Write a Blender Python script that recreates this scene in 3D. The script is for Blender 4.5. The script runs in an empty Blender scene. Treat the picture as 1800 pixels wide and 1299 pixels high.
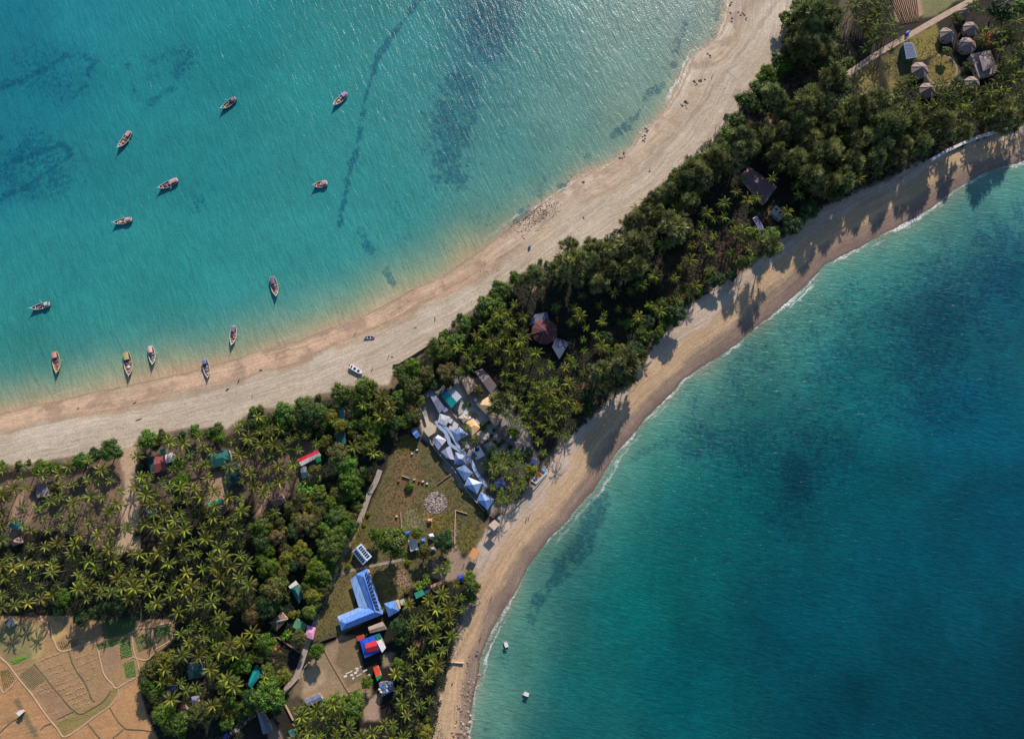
import bpy, math, random
import numpy as np
from mathutils import Vector
random.seed(7); rng = np.random.default_rng(11)
scene = bpy.context.scene
C = scene.collection
R = math.radians

# ---------------------------------------------------------------- camera, sky, sun
FPX = 1250.0; HC = 365.0; TH = R(11.0)
cT, sT = math.cos(TH), math.sin(TH)
CY = -HC * math.tan(TH)
cd = bpy.data.cameras.new('camera'); cam = bpy.data.objects.new('camera', cd); C.objects.link(cam)
cam.location = (0, CY, HC); cam.rotation_euler = (TH, 0, 0)
cd.sensor_width = 36.0; cd.lens = FPX / 1800 * 36; cd.clip_start = 1.0; cd.clip_end = 20000
scene.camera = cam

SUN_EL = R(27.0); SUN_AZ = R(15.5)            # azimuth measured from +Y (picture up) towards +X
world = bpy.data.worlds.new('World'); scene.world = world; world.use_nodes = True
wn = world.node_tree.nodes; wl = world.node_tree.links
bg = wn.get('Background') or wn.new('ShaderNodeBackground')
sky = wn.new('ShaderNodeTexSky'); sky.sky_type = 'NISHITA'; sky.sun_disc = False
sky.sun_elevation = SUN_EL; sky.sun_rotation = SUN_AZ; sky.altitude = 0; sky.air_density = 1.0
sky.dust_density = 0.3; sky.ozone_density = 3.0
wl.new(sky.outputs[0], bg.inputs[0]); bg.inputs[1].default_value = 0.105
sd_ = bpy.data.lights.new('sun', 'SUN'); sd_.energy = 5.0; sd_.angle = R(0.55); sd_.color = (1.0, 0.89, 0.77)
sun = bpy.data.objects.new('sun', sd_); C.objects.link(sun)
sdir = Vector((math.sin(SUN_AZ) * math.cos(SUN_EL), math.cos(SUN_AZ) * math.cos(SUN_EL), math.sin(SUN_EL)))
sun.rotation_euler = sdir.to_track_quat('Z', 'Y').to_euler()
scene.view_settings.view_transform = 'Standard'; scene.view_settings.look = 'None'
scene.view_settings.exposure = 0.36; scene.view_settings.gamma = 1.0
scene.cycles.max_bounces = 5; scene.cycles.diffuse_bounces = 2; scene.cycles.glossy_bounces = 2
scene.cycles.transparent_max_bounces = 6

# ---------------------------------------------------------------- pixel -> ground
def W(px, py, h=0.0):
    x = (px - 900) / FPX; y = (649.5 - py) / FPX
    t = (HC - h) / (cT - y * sT)
    return Vector((x * t, CY + (y * cT + sT) * t, h))
def TP(x0, y0, pts, z=6.013):
    return [(x0 + p[0] / z, y0 + p[1] / z) + tuple(p[2:]) for p in pts]
def lin1(c):
    c = c / 255.0
    return c / 12.92 if c <= 0.04045 else ((c + 0.055) / 1.055) ** 2.4
def S(r, g, b, k=0.95): return (lin1(r) * k, lin1(g) * k, lin1(b) * k)

# ---------------------------------------------------------------- numpy noise
def vnoise(X, Y, s, seed):
    r = np.random.default_rng(seed); n = 256
    T = r.random((n, n)).astype(np.float32)
    u = X / s + 1000.37; v = Y / s + 1000.71
    i = np.floor(u).astype(int); j = np.floor(v).astype(int); fu = u - i; fv = v - j
    fu = fu * fu * (3 - 2 * fu); fv = fv * fv * (3 - 2 * fv)
    i0 = i % n; i1 = (i + 1) % n; j0 = j % n; j1 = (j + 1) % n
    return (T[i0, j0] * (1 - fu) + T[i1, j0] * fu) * (1 - fv) + (T[i0, j1] * (1 - fu) + T[i1, j1] * fu) * fv
def fbm(X, Y, s, seed, o=4, g=0.5):
    a = 1.0; t = 0; w = 0
    for k in range(o):
        t = t + a * vnoise(X + 13.1 * k, Y - 7.7 * k, s / 2 ** k, seed + k * 17); w += a; a *= g
    return t / w
def sstep(a, b, x):
    t = np.clip((x - a) / (b - a), 0, 1); return t * t * (3 - 2 * t)

# ---------------------------------------------------------------- coast lines (photo pixels)
NCOAST = [(-900,905),(-400,812),(-100,747),(0,728),(60,712),(130,697),(200,682),(260,670),(330,654),(400,636),(450,620),(500,604),(529,598),(580,577),(629,559),(695,526),(725,509),(748,499),(784,481),(834,447),(870,420),(900,398),(930,376),(966,350),(999,331),(1032,308),(1056,300),(1085,281),(1112,258),(1125,237),(1152,215),(1175,187),(1198,152),(1215,116),(1221,99),(1248,83),(1268,61),(1277,40),(1281,13),(1284,-20),(1300,-150),(1340,-400),(1500,-1100)]
SCOAST = [(3200,-60),(2300,190),(1900,262),(1800,282),(1747,297),(1714,312),(1674,335),(1648,358),(1615,381),(1582,396),(1549,414),(1522,430),(1480,450),(1449,466),(1416,500),(1383,529),(1350,557),(1311,589),(1281,613),(1240,640),(1198,672),(1158,714),(1112,764),(1085,794),(1059,834),(1043,862),(1001,911),(968,944),(930,995),(900,1049),(879,1083),(855,1127),(842,1157),(838,1191),(832,1232),(828,1265),(822,1299),(815,1400),(800,1600),(740,2300)]
def wpl(pl, h=0.0): return np.array([[W(a, b, h).x, W(a, b, h).y] for a, b in pl])
NC = wpl(NCOAST); SC = wpl(SCOAST)
LANDP = np.vstack([NC, SC, wpl([(-900, 2300)])])
def seg_dist(X, Y, P, closed=False):
    """distance, along coordinate, to a polyline"""
    best = np.full(X.shape, 1e18); along = np.zeros(X.shape); L = 0.0
    n = len(P)
    for k in range(n if closed else n - 1):
        a = P[k]; b = P[(k + 1) % n]; d = b - a; l2 = max(float(d @ d), 1e-9)
        t = np.clip(((X - a[0]) * d[0] + (Y - a[1]) * d[1]) / l2, 0, 1)
        q = (X - a[0] - t * d[0]) ** 2 + (Y - a[1] - t * d[1]) ** 2
        m = q < best; best = np.where(m, q, best); along = np.where(m, L + t * math.sqrt(l2), along)
        L += math.sqrt(l2)
    return np.sqrt(best), along
def inside(X, Y, P):
    r = np.zeros(X.shape, bool); n = len(P)
    for k in range(n):
        a = P[k]; b = P[(k + 1) % n]
        if a[1] == b[1]: continue
        c = ((a[1] > Y) != (b[1] > Y)) & (X < (b[0] - a[0]) * (Y - a[1]) / (b[1] - a[1]) + a[0])
        r ^= c
    return r
def coast_sd(X, Y):
    dn, an = seg_dist(X, Y, NC); ds, as_ = seg_dist(X, Y, SC)
    m = dn < ds; d = np.where(m, dn, ds); al = np.where(m, an, as_ + 5000)
    return np.where(inside(X, Y, LANDP), d, -d), al, m, dn, ds
def height_of(sd): return np.where(sd > 0, 1.7 * (1 - np.exp(-np.maximum(sd, 0) / 14.0)), np.maximum(sd * 0.10, -1.5))
def GZ(x, y):
    s = coast_sd(np.array([x], float), np.array([y], float))[0]
    return float(height_of(s)[0])
def PW(px, py, dz=0.0):
    """photo pixel -> point lying on the land surface"""
    w = W(px, py, 1.5); z = GZ(w.x, w.y); w = W(px, py, max(z, 0) + dz); return w

# ---------------------------------------------------------------- mesh helpers
class MB:
    def __init__(s): s.v = []; s.f = []; s.m = []; s.c = []
    def add(s, vs, fs, m=0, c=None):
        o = len(s.v); s.v += [tuple(v) for v in vs]; s.f += [tuple(o + i for i in f) for f in fs]; s.m += [m] * len(fs)
        if c is not None: s.c += [c] * len(vs)
        return s
    def box(s, cx, cy, cz, sx, sy, sz, rz=0.0, m=0, c=None):
        ca, sa = math.cos(rz), math.sin(rz); vs = []
        for dz in (-sz / 2, sz / 2):
            for dx, dy in ((-1, -1), (1, -1), (1, 1), (-1, 1)):
                x = dx * sx / 2; y = dy * sy / 2
                vs.append((cx + x * ca - y * sa, cy + x * sa + y * ca, cz + dz))
        return s.add(vs, [(3, 2, 1, 0), (4, 5, 6, 7), (0, 1, 5, 4), (1, 2, 6, 5), (2, 3, 7, 6), (3, 0, 4, 7)], m, c)
    def tube(s, pts, rad, n=6, m=0, c=None):
        pts = [Vector(p) for p in pts]; rings = []
        if not hasattr(rad, '__len__'): rad = [rad] * len(pts)
        for i, p in enumerate(pts):
            d = (pts[min(i + 1, len(pts) - 1)] - pts[max(i - 1, 0)]).normalized()
            u = d.orthogonal().normalized(); w = d.cross(u)
            if i:                        # keep the frame from twisting
                pu = rings[-1][1]; u = (pu - d * pu.dot(d)).normalized(); w = d.cross(u)
            rings.append(([p + (u * math.cos(2 * math.pi * k / n) + w * math.sin(2 * math.pi * k / n)) * rad[i] for k in range(n)], u))
        vs = [v for r, _ in rings for v in r]; fs = []
        for i in range(len(pts) - 1):
            for k in range(n):
                fs.append((i * n + k, i * n + (k + 1) % n, (i + 1) * n + (k + 1) % n, (i + 1) * n + k))
        fs.append(tuple(range(n - 1, -1, -1))); fs.append(tuple((len(pts) - 1) * n + k for k in range(n)))
        return s.add(vs, fs, m, c)
    def prism(s, top, th, m=0, mb=None):
        """closed solid: polygons given by top points, extruded straight down"""
        n = len(top); vs = [tuple(p) for p in top] + [(p[0], p[1], p[2] - th) for p in top]
        fs = [tuple(range(n)), tuple(range(2 * n - 1, n - 1, -1))] + [(k, k + n, (k + 1) % n + n, (k + 1) % n) for k in range(n)]
        return s.add(vs, fs, m)
    def dome(s, c, r, h, n=8, k=3, m=0, jit=0.0, col=None):
        vs = []; fs = []
        for i in range(k):
            a = math.pi / 2 * i / k
            for j in range(n):
                t = 2 * math.pi * j / n; q = 1 + random.uniform(-jit, jit)
                vs.append((c[0] + math.cos(t) * math.cos(a) * r * q, c[1] + math.sin(t) * math.cos(a) * r * q, c[2] + math.sin(a) * h * q))
        vs.append((c[0], c[1], c[2] + h)); top = len(vs) - 1
        for i in range(k - 1):
            for j in range(n): fs.append((i * n + j, i * n + (j + 1) % n, (i + 1) * n + (j + 1) % n, (i + 1) * n + j))
        for j in range(n): fs.append(((k - 1) * n + j, (k - 1) * n + (j + 1) % n, top))
        return s.add(vs, fs, m, col)
    def mesh(s, name, mats, smooth=False):
        me = bpy.data.meshes.new(name); me.from_pydata(s.v, [], s.f)
        for mt in (mats if isinstance(mats, (list, tuple)) else [mats]): me.materials.append(mt)
        me.polygons.foreach_set('material_index', s.m)
        if s.c:
            at = me.color_attributes.new('Tint', 'FLOAT_COLOR', 'POINT')
            at.data.foreach_set('color', np.array([(*c, 1.0) if len(c) == 3 else c for c in s.c], np.float32).ravel())
        if smooth: me.polygons.foreach_set('use_smooth', [True] * len(me.polygons))
        me.update(); return me
    def build(s, name, mats, parent=None, smooth=False):
        return link(name, s.mesh(name, mats, smooth), parent)
def link(name, me, parent=None):
    o = bpy.data.objects.new(name, me); C.objects.link(o)
    if parent is not None: o.parent = parent
    return o
def tag(o, label, cat, group=None):
    o['label'] = label; o['category'] = cat
    if group: o['group'] = group
    return o
def thing(name, label, cat, loc=(0, 0, 0), rz=0, group=None):
    o = bpy.data.objects.new(name, None); C.objects.link(o); o.location = loc; o.rotation_euler = (0, 0, rz)
    o.empty_display_size = 0.3
    return tag(o, label, cat, group)

# ---------------------------------------------------------------- materials
MATS = {}
def nn(nt, t, **kw):
    n = nt.nodes.new(t)
    for k, v in kw.items(): setattr(n, k, v)
    return n
def mat(key, col, rough=0.7, var=0.25, scale=1.2, metal=0.0, spec=0.3, tint=False, rnd=0.0, transl=0.0, streak=None):
    if key in MATS: return MATS[key]
    m = bpy.data.materials.new(key); m.use_nodes = True; nt = m.node_tree; b = nt.nodes['Principled BSDF']; L = nt.links
    b.inputs['Roughness'].default_value = rough; b.inputs['Metallic'].default_value = metal
    b.inputs['Specular IOR Level'].default_value = spec
    tc = nn(nt, 'ShaderNodeTexCoord')
    no = nn(nt, 'ShaderNodeTexNoise'); no.inputs['Scale'].default_value = scale; no.inputs['Detail'].default_value = 5; no.inputs['Roughness'].default_value = 0.65
    if streak:
        mp = nn(nt, 'ShaderNodeMapping'); mp.inputs['Scale'].default_value = streak; L.new(tc.outputs['Object'], mp.inputs[0]); L.new(mp.outputs[0], no.inputs['Vector'])
    else: L.new(tc.outputs['Object'], no.inputs['Vector'])
    mr = nn(nt, 'ShaderNodeMapRange'); mr.inputs[1].default_value = 0.3; mr.inputs[2].default_value = 0.7
    mr.inputs[3].default_value = 1 - var; mr.inputs[4].default_value = 1 + var; L.new(no.outputs['Fac'], mr.inputs[0])
    mx = nn(nt, 'ShaderNodeMix', data_type='RGBA', blend_type='MULTIPLY'); mx.inputs[0].default_value = 1
    if tint:
        at = nn(nt, 'ShaderNodeVertexColor'); at.layer_name = 'Tint'
        m2 = nn(nt, 'ShaderNodeMix', data_type='RGBA', blend_type='MULTIPLY'); m2.inputs[0].default_value = 1
        m2.inputs[6].default_value = (*col, 1); L.new(at.outputs[0], m2.inputs[7]); L.new(m2.outputs[2], mx.inputs[6])
    else: mx.inputs[6].default_value = (*col, 1)
    L.new(mr.outputs[0], mx.inputs[7]); out = mx.outputs[2]
    if rnd:
        oi = nn(nt, 'ShaderNodeObjectInfo'); hs = nn(nt, 'ShaderNodeHueSaturation')
        a = nn(nt, 'ShaderNodeMapRange'); a.inputs[3].default_value = 0.5 - 0.035 * rnd; a.inputs[4].default_value = 0.5 + 0.03 * rnd; L.new(oi.outputs['Random'], a.inputs[0])
        ml = nn(nt, 'ShaderNodeMath', operation='MULTIPLY'); ml.inputs[1].default_value = 7.31; L.new(oi.outputs['Random'], ml.inputs[0])
        fr = nn(nt, 'ShaderNodeMath', operation='FRACT'); L.new(ml.outputs[0], fr.inputs[0])
        v = nn(nt, 'ShaderNodeMapRange'); v.inputs[3].default_value = 1 - 0.35 * rnd; v.inputs[4].default_value = 1 + 0.35 * rnd; L.new(fr.outputs[0], v.inputs[0])
        L.new(a.outputs[0], hs.inputs['Hue']); L.new(v.outputs[0], hs.inputs['Value']); L.new(out, hs.inputs['Color']); out = hs.outputs[0]
    L.new(out, b.inputs['Base Color'])
    if transl:
        tr = nn(nt, 'ShaderNodeBsdfTranslucent'); L.new(out, tr.inputs[0]); ms = nn(nt, 'ShaderNodeMixShader'); ms.inputs[0].default_value = transl
        L.new(b.outputs[0], ms.inputs[1]); L.new(tr.outputs[0], ms.inputs[2]); L.new(ms.outputs[0], nt.nodes['Material Output'].inputs[0])
    MATS[key] = m; return m
def cm(r, g, b, rough=0.6, var=0.16, scale=0.9, **kw):
    return mat('paint_%d_%d_%d_%d' % (r, g, b, int(rough * 10)), S(r, g, b, 0.9), rough, var, scale, **kw)

# ---------------------------------------------------------------- terrain grid
def axis(a, b, st, far):
    core = np.arange(a, b + 1e-6, st); k = []; d = st; x = b
    while x < far: d *= 1.25; x += d; k.append(x)
    k2 = []; d = st; x = a
    while x > -far: d *= 1.25; x -= d; k2.append(x)
    return np.concatenate([np.array(k2[::-1]), core, np.array(k)])
GXA = axis(-312, 312, 0.8, 9000); GYA = axis(-195, 232, 0.8, 9000)
GX, GY = np.meshgrid(GXA, GYA); nx, ny = len(GXA), len(GYA)
SD, AL, NM, DN, DS = coast_sd(GX, GY)
SDr = SD + (fbm(GX, GY, 14, 3) - 0.5) * 2.2 + (fbm(GX, GY, 3.0, 5, 2) - 0.5) * 0.8      # natural unevenness of the water line
LZ = height_of(SDr)
# photo pixel of every grid vertex (for placing real-world patches measured on the photograph)
_dy = GY - CY; _cz = _dy * sT + HC * cT
PX = 900 + GX / _cz * FPX; PY = 649.5 - (_dy * cT - HC * sT) / _cz * FPX
def grid_mesh(name, Z, keep, attrs, colour):
    idx = -np.ones(GX.size, int); q = np.zeros((ny - 1, nx - 1), bool)
    q = keep[:-1, :-1] | keep[1:, :-1] | keep[:-1, 1:] | keep[1:, 1:]
    j, i = np.nonzero(q); a = j * nx + i; F4 = np.stack([a, a + 1, a + 1 + nx, a + nx], 1)
    used = np.unique(F4); idx[used] = np.arange(len(used)); F4 = idx[F4]
    me = bpy.data.meshes.new(name); me.vertices.add(len(used))
    co = np.stack([GX.ravel()[used], GY.ravel()[used], Z.ravel()[used]], 1).astype(np.float32); me.vertices.foreach_set('co', co.ravel())
    me.loops.add(F4.size); me.loops.foreach_set('vertex_index', F4.ravel().astype(np.int32))
    me.polygons.add(len(F4)); me.polygons.foreach_set('loop_start', np.arange(0, F4.size, 4, dtype=np.int32))
    me.polygons.foreach_set('loop_total', np.full(len(F4), 4, np.int32)); me.polygons.foreach_set('use_smooth', np.ones(len(F4), bool))
    me.update(calc_edges=True)
    ca = me.color_attributes.new('Col', 'FLOAT_COLOR', 'POINT'); cc = np.ones((len(used), 4), np.float32)
    cc[:, :3] = colour.reshape(-1, 3)[used]; ca.data.foreach_set('color', cc.ravel())
    for k, v in attrs.items():
        at = me.attributes.new(k, 'FLOAT', 'POINT'); at.data.foreach_set('value', v.ravel()[used].astype(np.float32))
    return me
def L3(c): return np.array([lin1(c[0]), lin1(c[1]), lin1(c[2])])
def polymask(pts, feather=3.0, jit=3.0, seed=1, js=6.0, inset=0.0):
    """soft mask of a polygon given in photo pixels"""
    P = np.array(pts, float); m = np.zeros(GX.shape); pad = feather + jit + 4
    s = (PX > P[:, 0].min() - pad) & (PX < P[:, 0].max() + pad) & (PY > P[:, 1].min() - pad) & (PY < P[:, 1].max() + pad) & (_cz > 0)
    x = PX[s]; y = PY[s]; d, _ = seg_dist(x, y, P, True); d = np.where(inside(x, y, P), d, -d) - inset
    d = d + (fbm(GX[s], GY[s], js, seed, 3) - 0.5) * 2 * jit
    m[s] = sstep(-feather / 2, feather / 2, d); return m
def linemask(pts, width, feather=3.0, jit=2.0, seed=1, js=5.0):
    P = np.array(pts, float); m = np.zeros(GX.shape); pad = width + feather + jit + 4
    s = (PX > P[:, 0].min() - pad) & (PX < P[:, 0].max() + pad) & (PY > P[:, 1].min() - pad) & (PY < P[:, 1].max() + pad) & (_cz > 0)
    x = PX[s]; y = PY[s]; d, _ = seg_dist(x, y, P); d = width / 2 - d + (fbm(GX[s], GY[s], js, seed, 3) - 0.5) * 2 * jit
    m[s] = sstep(-feather / 2, feather / 2, d); return m
def blob(cx, cy, rx, ry, seed=1, jit=0.5, js=14.0):
    d = 1 - np.sqrt(((PX - cx) / rx) ** 2 + ((PY - cy) / ry) ** 2)
    return np.where(_cz > 0, sstep(-0.35, 0.6, d + (fbm(GX, GY, js * 1.6, seed, 4) - 0.5) * 2.4 * jit), 0)
# ================================================================ GROUND
NVEG = [(-300,860),(0,815),(60,815),(120,802),(160,797),(205,787),(238,792),(245,765),(300,757),(340,750),(400,752),(440,722),(480,714),(520,712),(560,692),(600,682),(640,672),(685,676),(697,645),(720,632),(770,602),(800,565),(830,545),(870,506),(910,486),(940,468),(985,458),(1010,437),(1050,427),(1088,420),(1095,384),(1130,354),(1170,314),(1210,289),(1240,274),(1265,239),(1290,204),(1300,174),(1330,144),(1360,104),(1390,64),(1400,0),(1415,-200),(1440,-500)]
SVEG = [(2600,60),(1900,190),(1800,218),(1780,226),(1640,280),(1600,296),(1560,322),(1490,347),(1440,372),(1415,395),(1365,425),(1345,448),(1300,486),(1240,516),(1190,556),(1160,598),(1130,638),(1105,680),(1058,715),(1010,758),(985,792),(955,832),(905,888),(870,922),(842,945),(832,990),(834,1030),(818,1080),(806,1130),(788,1180),(770,1230),(758,1299),(740,1700)]
def mixc(col, m, c): return col * (1 - m[..., None]) + L3(c) * m[..., None]
sh = (255, 255, 255)
n1 = fbm(GX, GY, 18, 21); n2 = fbm(GX, GY, 4, 22, 3); n3 = fbm(GX, GY, 60, 23, 3)
wsd = SDr + (n1 - 0.5) * 8 + (n3 - 0.5) * 7 + (n2 - .5) * 2.5
# north-side sand: wet rim, peach foreshore, brown tide line, pale dry sand
wN = np.where(PX < 820, 1.0, np.clip(1 - (PX - 820) / 120, 0, 1))
colN = np.ones(GX.shape + (3,)) * L3((184, 168, 148))
colN = colN * (1 - (sstep(0.45, 0.7, n1) * 0.35)[..., None]) + L3((206, 194, 178)) * (sstep(0.45, 0.7, n1) * 0.35)[..., None]
colN = mixc(colN, (1 - sstep(10.5, 13.0, wsd)) * (0.2 + 0.8 * wN), (190, 160, 134))
colN = mixc(colN, sstep(8.5, 11, wsd) * (1 - sstep(12, 14.5, wsd)) * 0.5, (160, 138, 112))
colN = mixc(colN, (1 - sstep(1.2, 4.0, wsd)) * (0.3 + 0.6 * wN), (172, 150, 124))
colN = mixc(colN, 1 - sstep(0.2, 1.3, SDr), (146, 126, 104))
colN = mixc(colN, sstep(0.52, 0.68, fbm(GX, GY, 7, 31)) * (1 - sstep(6, 14, wsd)) * 0.7, (150, 126, 108))
# south-side sand: mauve wet rim, grey-brown band, ochre foreshore, greyer top
colS = np.ones(GX.shape + (3,)) * L3((182, 154, 122))
colS = mixc(colS, sstep(15, 19, wsd), (184, 164, 146))
colS = mixc(colS, 1 - sstep(5.5, 9.5, wsd), (142, 122, 106))
colS = mixc(colS, (1 - sstep(1.0, 4.5, wsd)) * 0.8, (124, 104, 94))
colS = mixc(colS, 1 - sstep(0.2, 1.0, SDr), (104, 90, 80))
colS = mixc(colS, sstep(8.5, 9.6, wsd) * (1 - sstep(9.6, 13, wsd)) * 0.35, (196, 160, 128))
mN = sstep(-3, 3, DS - DN)
COL = colN * mN[..., None] + colS * (1 - mN[..., None])
for seed, (pl, w, c, k) in enumerate([
    ([(905,470),(970,400),(1040,340),(1120,270),(1200,200),(1265,120),(1310,50),(1340,-10)], 22, (176,156,132), 0.5),
    ([(1120,310),(1180,245),(1230,190),(1290,110),(1340,40),(1370,0)], 8, (150,134,116), 0.5),
    ([(900,480),(990,405),(1100,325),(1180,255),(1230,190)], 3, (150,134,116), 0.35),
    ([(0,765),(120,735),(230,715),(330,700),(420,672),(520,640),(600,600),(700,560),(820,490),(900,440)], 4, (150,128,104), 0.55),
    ([(60,800),(180,760),(300,730),(420,706),(560,652),(640,622)], 3, (170,152,134), 0.35)]):
    COL = mixc(COL, linemask(pl, w, 4, 4, 40 + seed, 5) * k, c)
for (a, b, c, d) in [(1308,165,1230,152),(1300,164,1262,146),(1296,166,1238,188),(1302,160,1284,134),(1298,166,1215,215),(1306,160,1276,128),(1299,165,1250,160)]:
    COL = mixc(COL, linemask([(a, b), ((a + c) / 2, (b + d) / 2 - 4), (c, d)], 1.4, 2.2, 0.8, 77) * 0.45, (140,124,106))
# inland soil; deep grove floor darkened to stand in for tree shade
inl = polymask(NVEG + SVEG, 5, 5, 61, 5, 2); grove_shade = polymask(NVEG + SVEG, 14, 7, 62, 6, 13)
COL = mixc(COL, inl * 0.85, (112, 94, 76)); COL = mixc(COL, inl * sstep(.45, .6, n2) * .5, (84, 76, 54)); COL = mixc(COL, grove_shade, (34, 32, 28))
COL = mixc(COL, grove_shade * sstep(0.45, 0.6, n1) * 0.45, (58, 49, 40))
def P(pts, c, k=1.0, f=3.0, j=2.5, seed=5):
    global COL
    if j > 1.5: f, j = f + 3, j * 2.6
    COL = mixc(COL, polymask(pts, f, j, seed) * k, c)
# open village ground, left
P([(0,850),(60,840),(130,838),(160,825),(215,800),(243,792),(252,860),(250,960),(205,975),(150,955),(100,930),(60,930),(30,960),(0,960)], (114,96,80), 0.9)  # clearing soil darkened to stand in for partial shade
P([(212,790),(242,785),(240,850),(246,905),(248,965),(205,972),(215,920),(222,860)], (182,156,130), 0.95)
P([(160,815),(205,795),(222,840),(215,880),(170,880)], (130,106,88), 0.8)
P([(30,880),(50,860),(70,880),(45,935),(15,960),(5,940)], (170,140,112), 0.7)
P([(262,790),(330,770),(420,790),(455,810),(440,880),(385,905),(340,880),(300,890),(268,850)], (110,92,80), 0.8)
P([(370,830),(395,825),(405,870),(388,905),(362,895)], (170,142,118), 0.8)
P([(450,780),(540,765),(575,790),(545,850),(500,880),(470,935),(448,910)], (122,102,86), 0.8)  # darker soil colour imitates the partly shaded clearing
P([(452,905),(470,860),(480,870),(462,900)], (186,152,122), 0.9)
P([(478,975),(496,965),(505,1005),(488,1008)], (150,104,80), 0.8)
# south-west fields
P([(-80,1078),(60,1083),(110,1080),(200,1095),(312,1085),(306,1125),(262,1158),(245,1185),(243,1215),(262,1255),(290,1320),(-80,1320)], (160,128,92), 1, 2, 1.2)
P([(-80,1150),(0,1155),(17,1172),(60,1225),(115,1296),(125,1330),(-80,1330)], (176,134,94), 1, 2, 1)
P([(108,1298),(150,1270),(205,1220),(243,1195),(262,1255),(290,1320),(120,1330)], (178,136,94), 1, 2, 1)
P([(102,1268),(135,1252),(150,1250),(190,1225),(205,1208),(200,1180),(212,1212),(195,1240),(112,1296)], (138,122,76), 1, 2, 1.4)
P([(35,1188),(58,1168),(82,1195),(55,1212)], (132,116,84), 0.9, 2, 0.8)
P([(60,1170),(100,1120),(110,1143),(165,1135),(180,1180),(165,1235),(130,1250),(90,1200)], (160,130,94), 0.9, 2, 1)
P([(68,1215),(90,1200),(130,1250),(100,1266),(85,1240)], (152,120,94), 0.9, 2, 1)
P([(0,1240),(60,1275),(80,1299),(60,1300),(0,1255)], (140,120,84), 0.35, 6, 3)
P([(8,1095),(60,1085),(75,1120),(60,1160),(20,1165),(0,1130)], (120,122,80), 0.7, 4, 4)
P([(95,1090),(115,1098),(122,1112),(100,1125)], (190,158,104), 0.8, 3, 2)
P([(60,1100),(82,1088),(78,1150),(62,1155)], (178,160,100), 0.55, 3, 3)
P([(180,1088),(245,1082),(240,1112),(185,1122)], (60,84,52), 0.8, 2, 1)
P([(268,1100),(300,1094),(305,1120),(276,1140)], (80,90,60), 0.7, 2, 1)
P([(175,1130),(208,1126),(212,1160),(190,1200),(178,1165)], (156,126,98), 0.9, 2, 1)
P([(28,1230),(36,1225),(72,1290),(64,1296)], (118,108,80), 0.9, 2, 1)
# central green
P([(692,790),(712,765),(760,785),(800,840),(850,900),(856,930),(838,965),(800,968),(800,1008),(745,1020),(700,1045),(680,1075),(600,1112),(548,1128),(562,1075),(592,1010),(632,930),(668,850)], (104,94,60), 1, 3, 2)
P([(700,800),(720,790),(740,830),(720,900),(700,930),(672,920),(690,850)], (124,98,68), 0.7, 8, 6)
P([(806,930),(830,905),(842,925),(836,962),(806,968)], (112,104,48), 0.8, 5, 4)
P([(604,1030),(622,1010),(628,1050),(610,1075),(570,1105),(560,1118),(575,1070)], (112,98,56), 0.8, 4, 3)
P([(662,1010),(700,985),(712,1000),(705,1040),(680,1055)], (122,108,58), 0.8, 4, 3)
P([(710,905),(722,892),(748,922),(742,930),(718,928)], (124,116,84), 0.9, 2, 1)
P([(745,890),(760,905),(758,915),(745,905)], (170,130,90), 0.7, 4, 3)
P([(762,905),(778,905),(782,935),(768,938)], (160,120,80), 0.6, 4, 3)
P([(790,920),(804,915),(806,985),(820,985),(835,968),(836,1015),(790,1015),(760,1020),(756,985),(775,975),(790,950)], (158,136,118), 0.9, 4, 3)
P([(700,1000),(712,1000),(722,1022),(742,1015),(740,1030),(700,1030)], (164,130,104), 0.9, 3, 2)
P([(560,1143),(600,1117),(622,1120),(636,1160),(652,1200),(655,1222),(640,1230),(600,1222),(545,1235),(518,1215),(535,1180)], (150,128,102), 1, 3, 2)
P([(600,1125),(625,1118),(640,1165),(645,1195),(612,1205),(592,1160)], (116,98,70), 0.8, 4, 3)
P([(520,1180),(560,1172),(575,1195),(545,1210),(518,1220)], (176,152,122), 0.7, 6, 5)
P([(500,1240),(512,1205),(532,1190),(530,1240),(520,1260)], (90,80,64), 0.7, 5, 3)
P([(640,1230),(668,1220),(672,1262),(640,1270)], (170,142,122), 0.95, 3, 3)
P([(470,1120),(488,1128),(508,1150),(500,1156),(482,1145)], (212,142,88), 0.95, 3, 3)
P([(480,1160),(500,1158),(510,1180),(490,1195)], (150,116,92), 0.8, 4, 3)
P([(672,1150),(700,1145),(690,1165),(675,1172)], (150,130,104), 0.8, 3, 2)
P([(725,1125),(745,1118),(755,1140),(735,1145)], (176,124,76), 0.9, 3, 2)
P([(465,1268),(480,1260),(500,1299),(480,1310)], (150,128,108), 0.8, 3, 2)
P([(405,1285),(430,1255),(440,1262),(420,1290)], (116,124,78), 0.8, 3, 2)
P([(325,1235),(345,1190),(372,1192),(378,1225),(355,1240)], (104,86,76), 0.7, 4, 3)
# resort ground
P([(732,705),(790,655),(850,665),(930,760),(945,820),(905,885),(862,905),(845,890),(800,845),(745,770)], (150,144,136), 0.85, 4, 3)
P([(738,735),(760,728),(775,745),(765,768),(748,762)], (196,178,156), 0.85, 4, 3)
P([(790,660),(815,700),(860,740),(900,800),(880,810),(840,755),(800,715)], (170,168,166), 0.75, 4, 4)
P([(905,892),(950,838),(962,842),(930,885),(880,925),(858,940),(850,930)], (170,156,140), 0.9, 3, 2)
P([(858,805),(905,795),(945,828),(905,885),(868,885),(846,840)], (66,64,58), 0.9, 4, 4)
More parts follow.
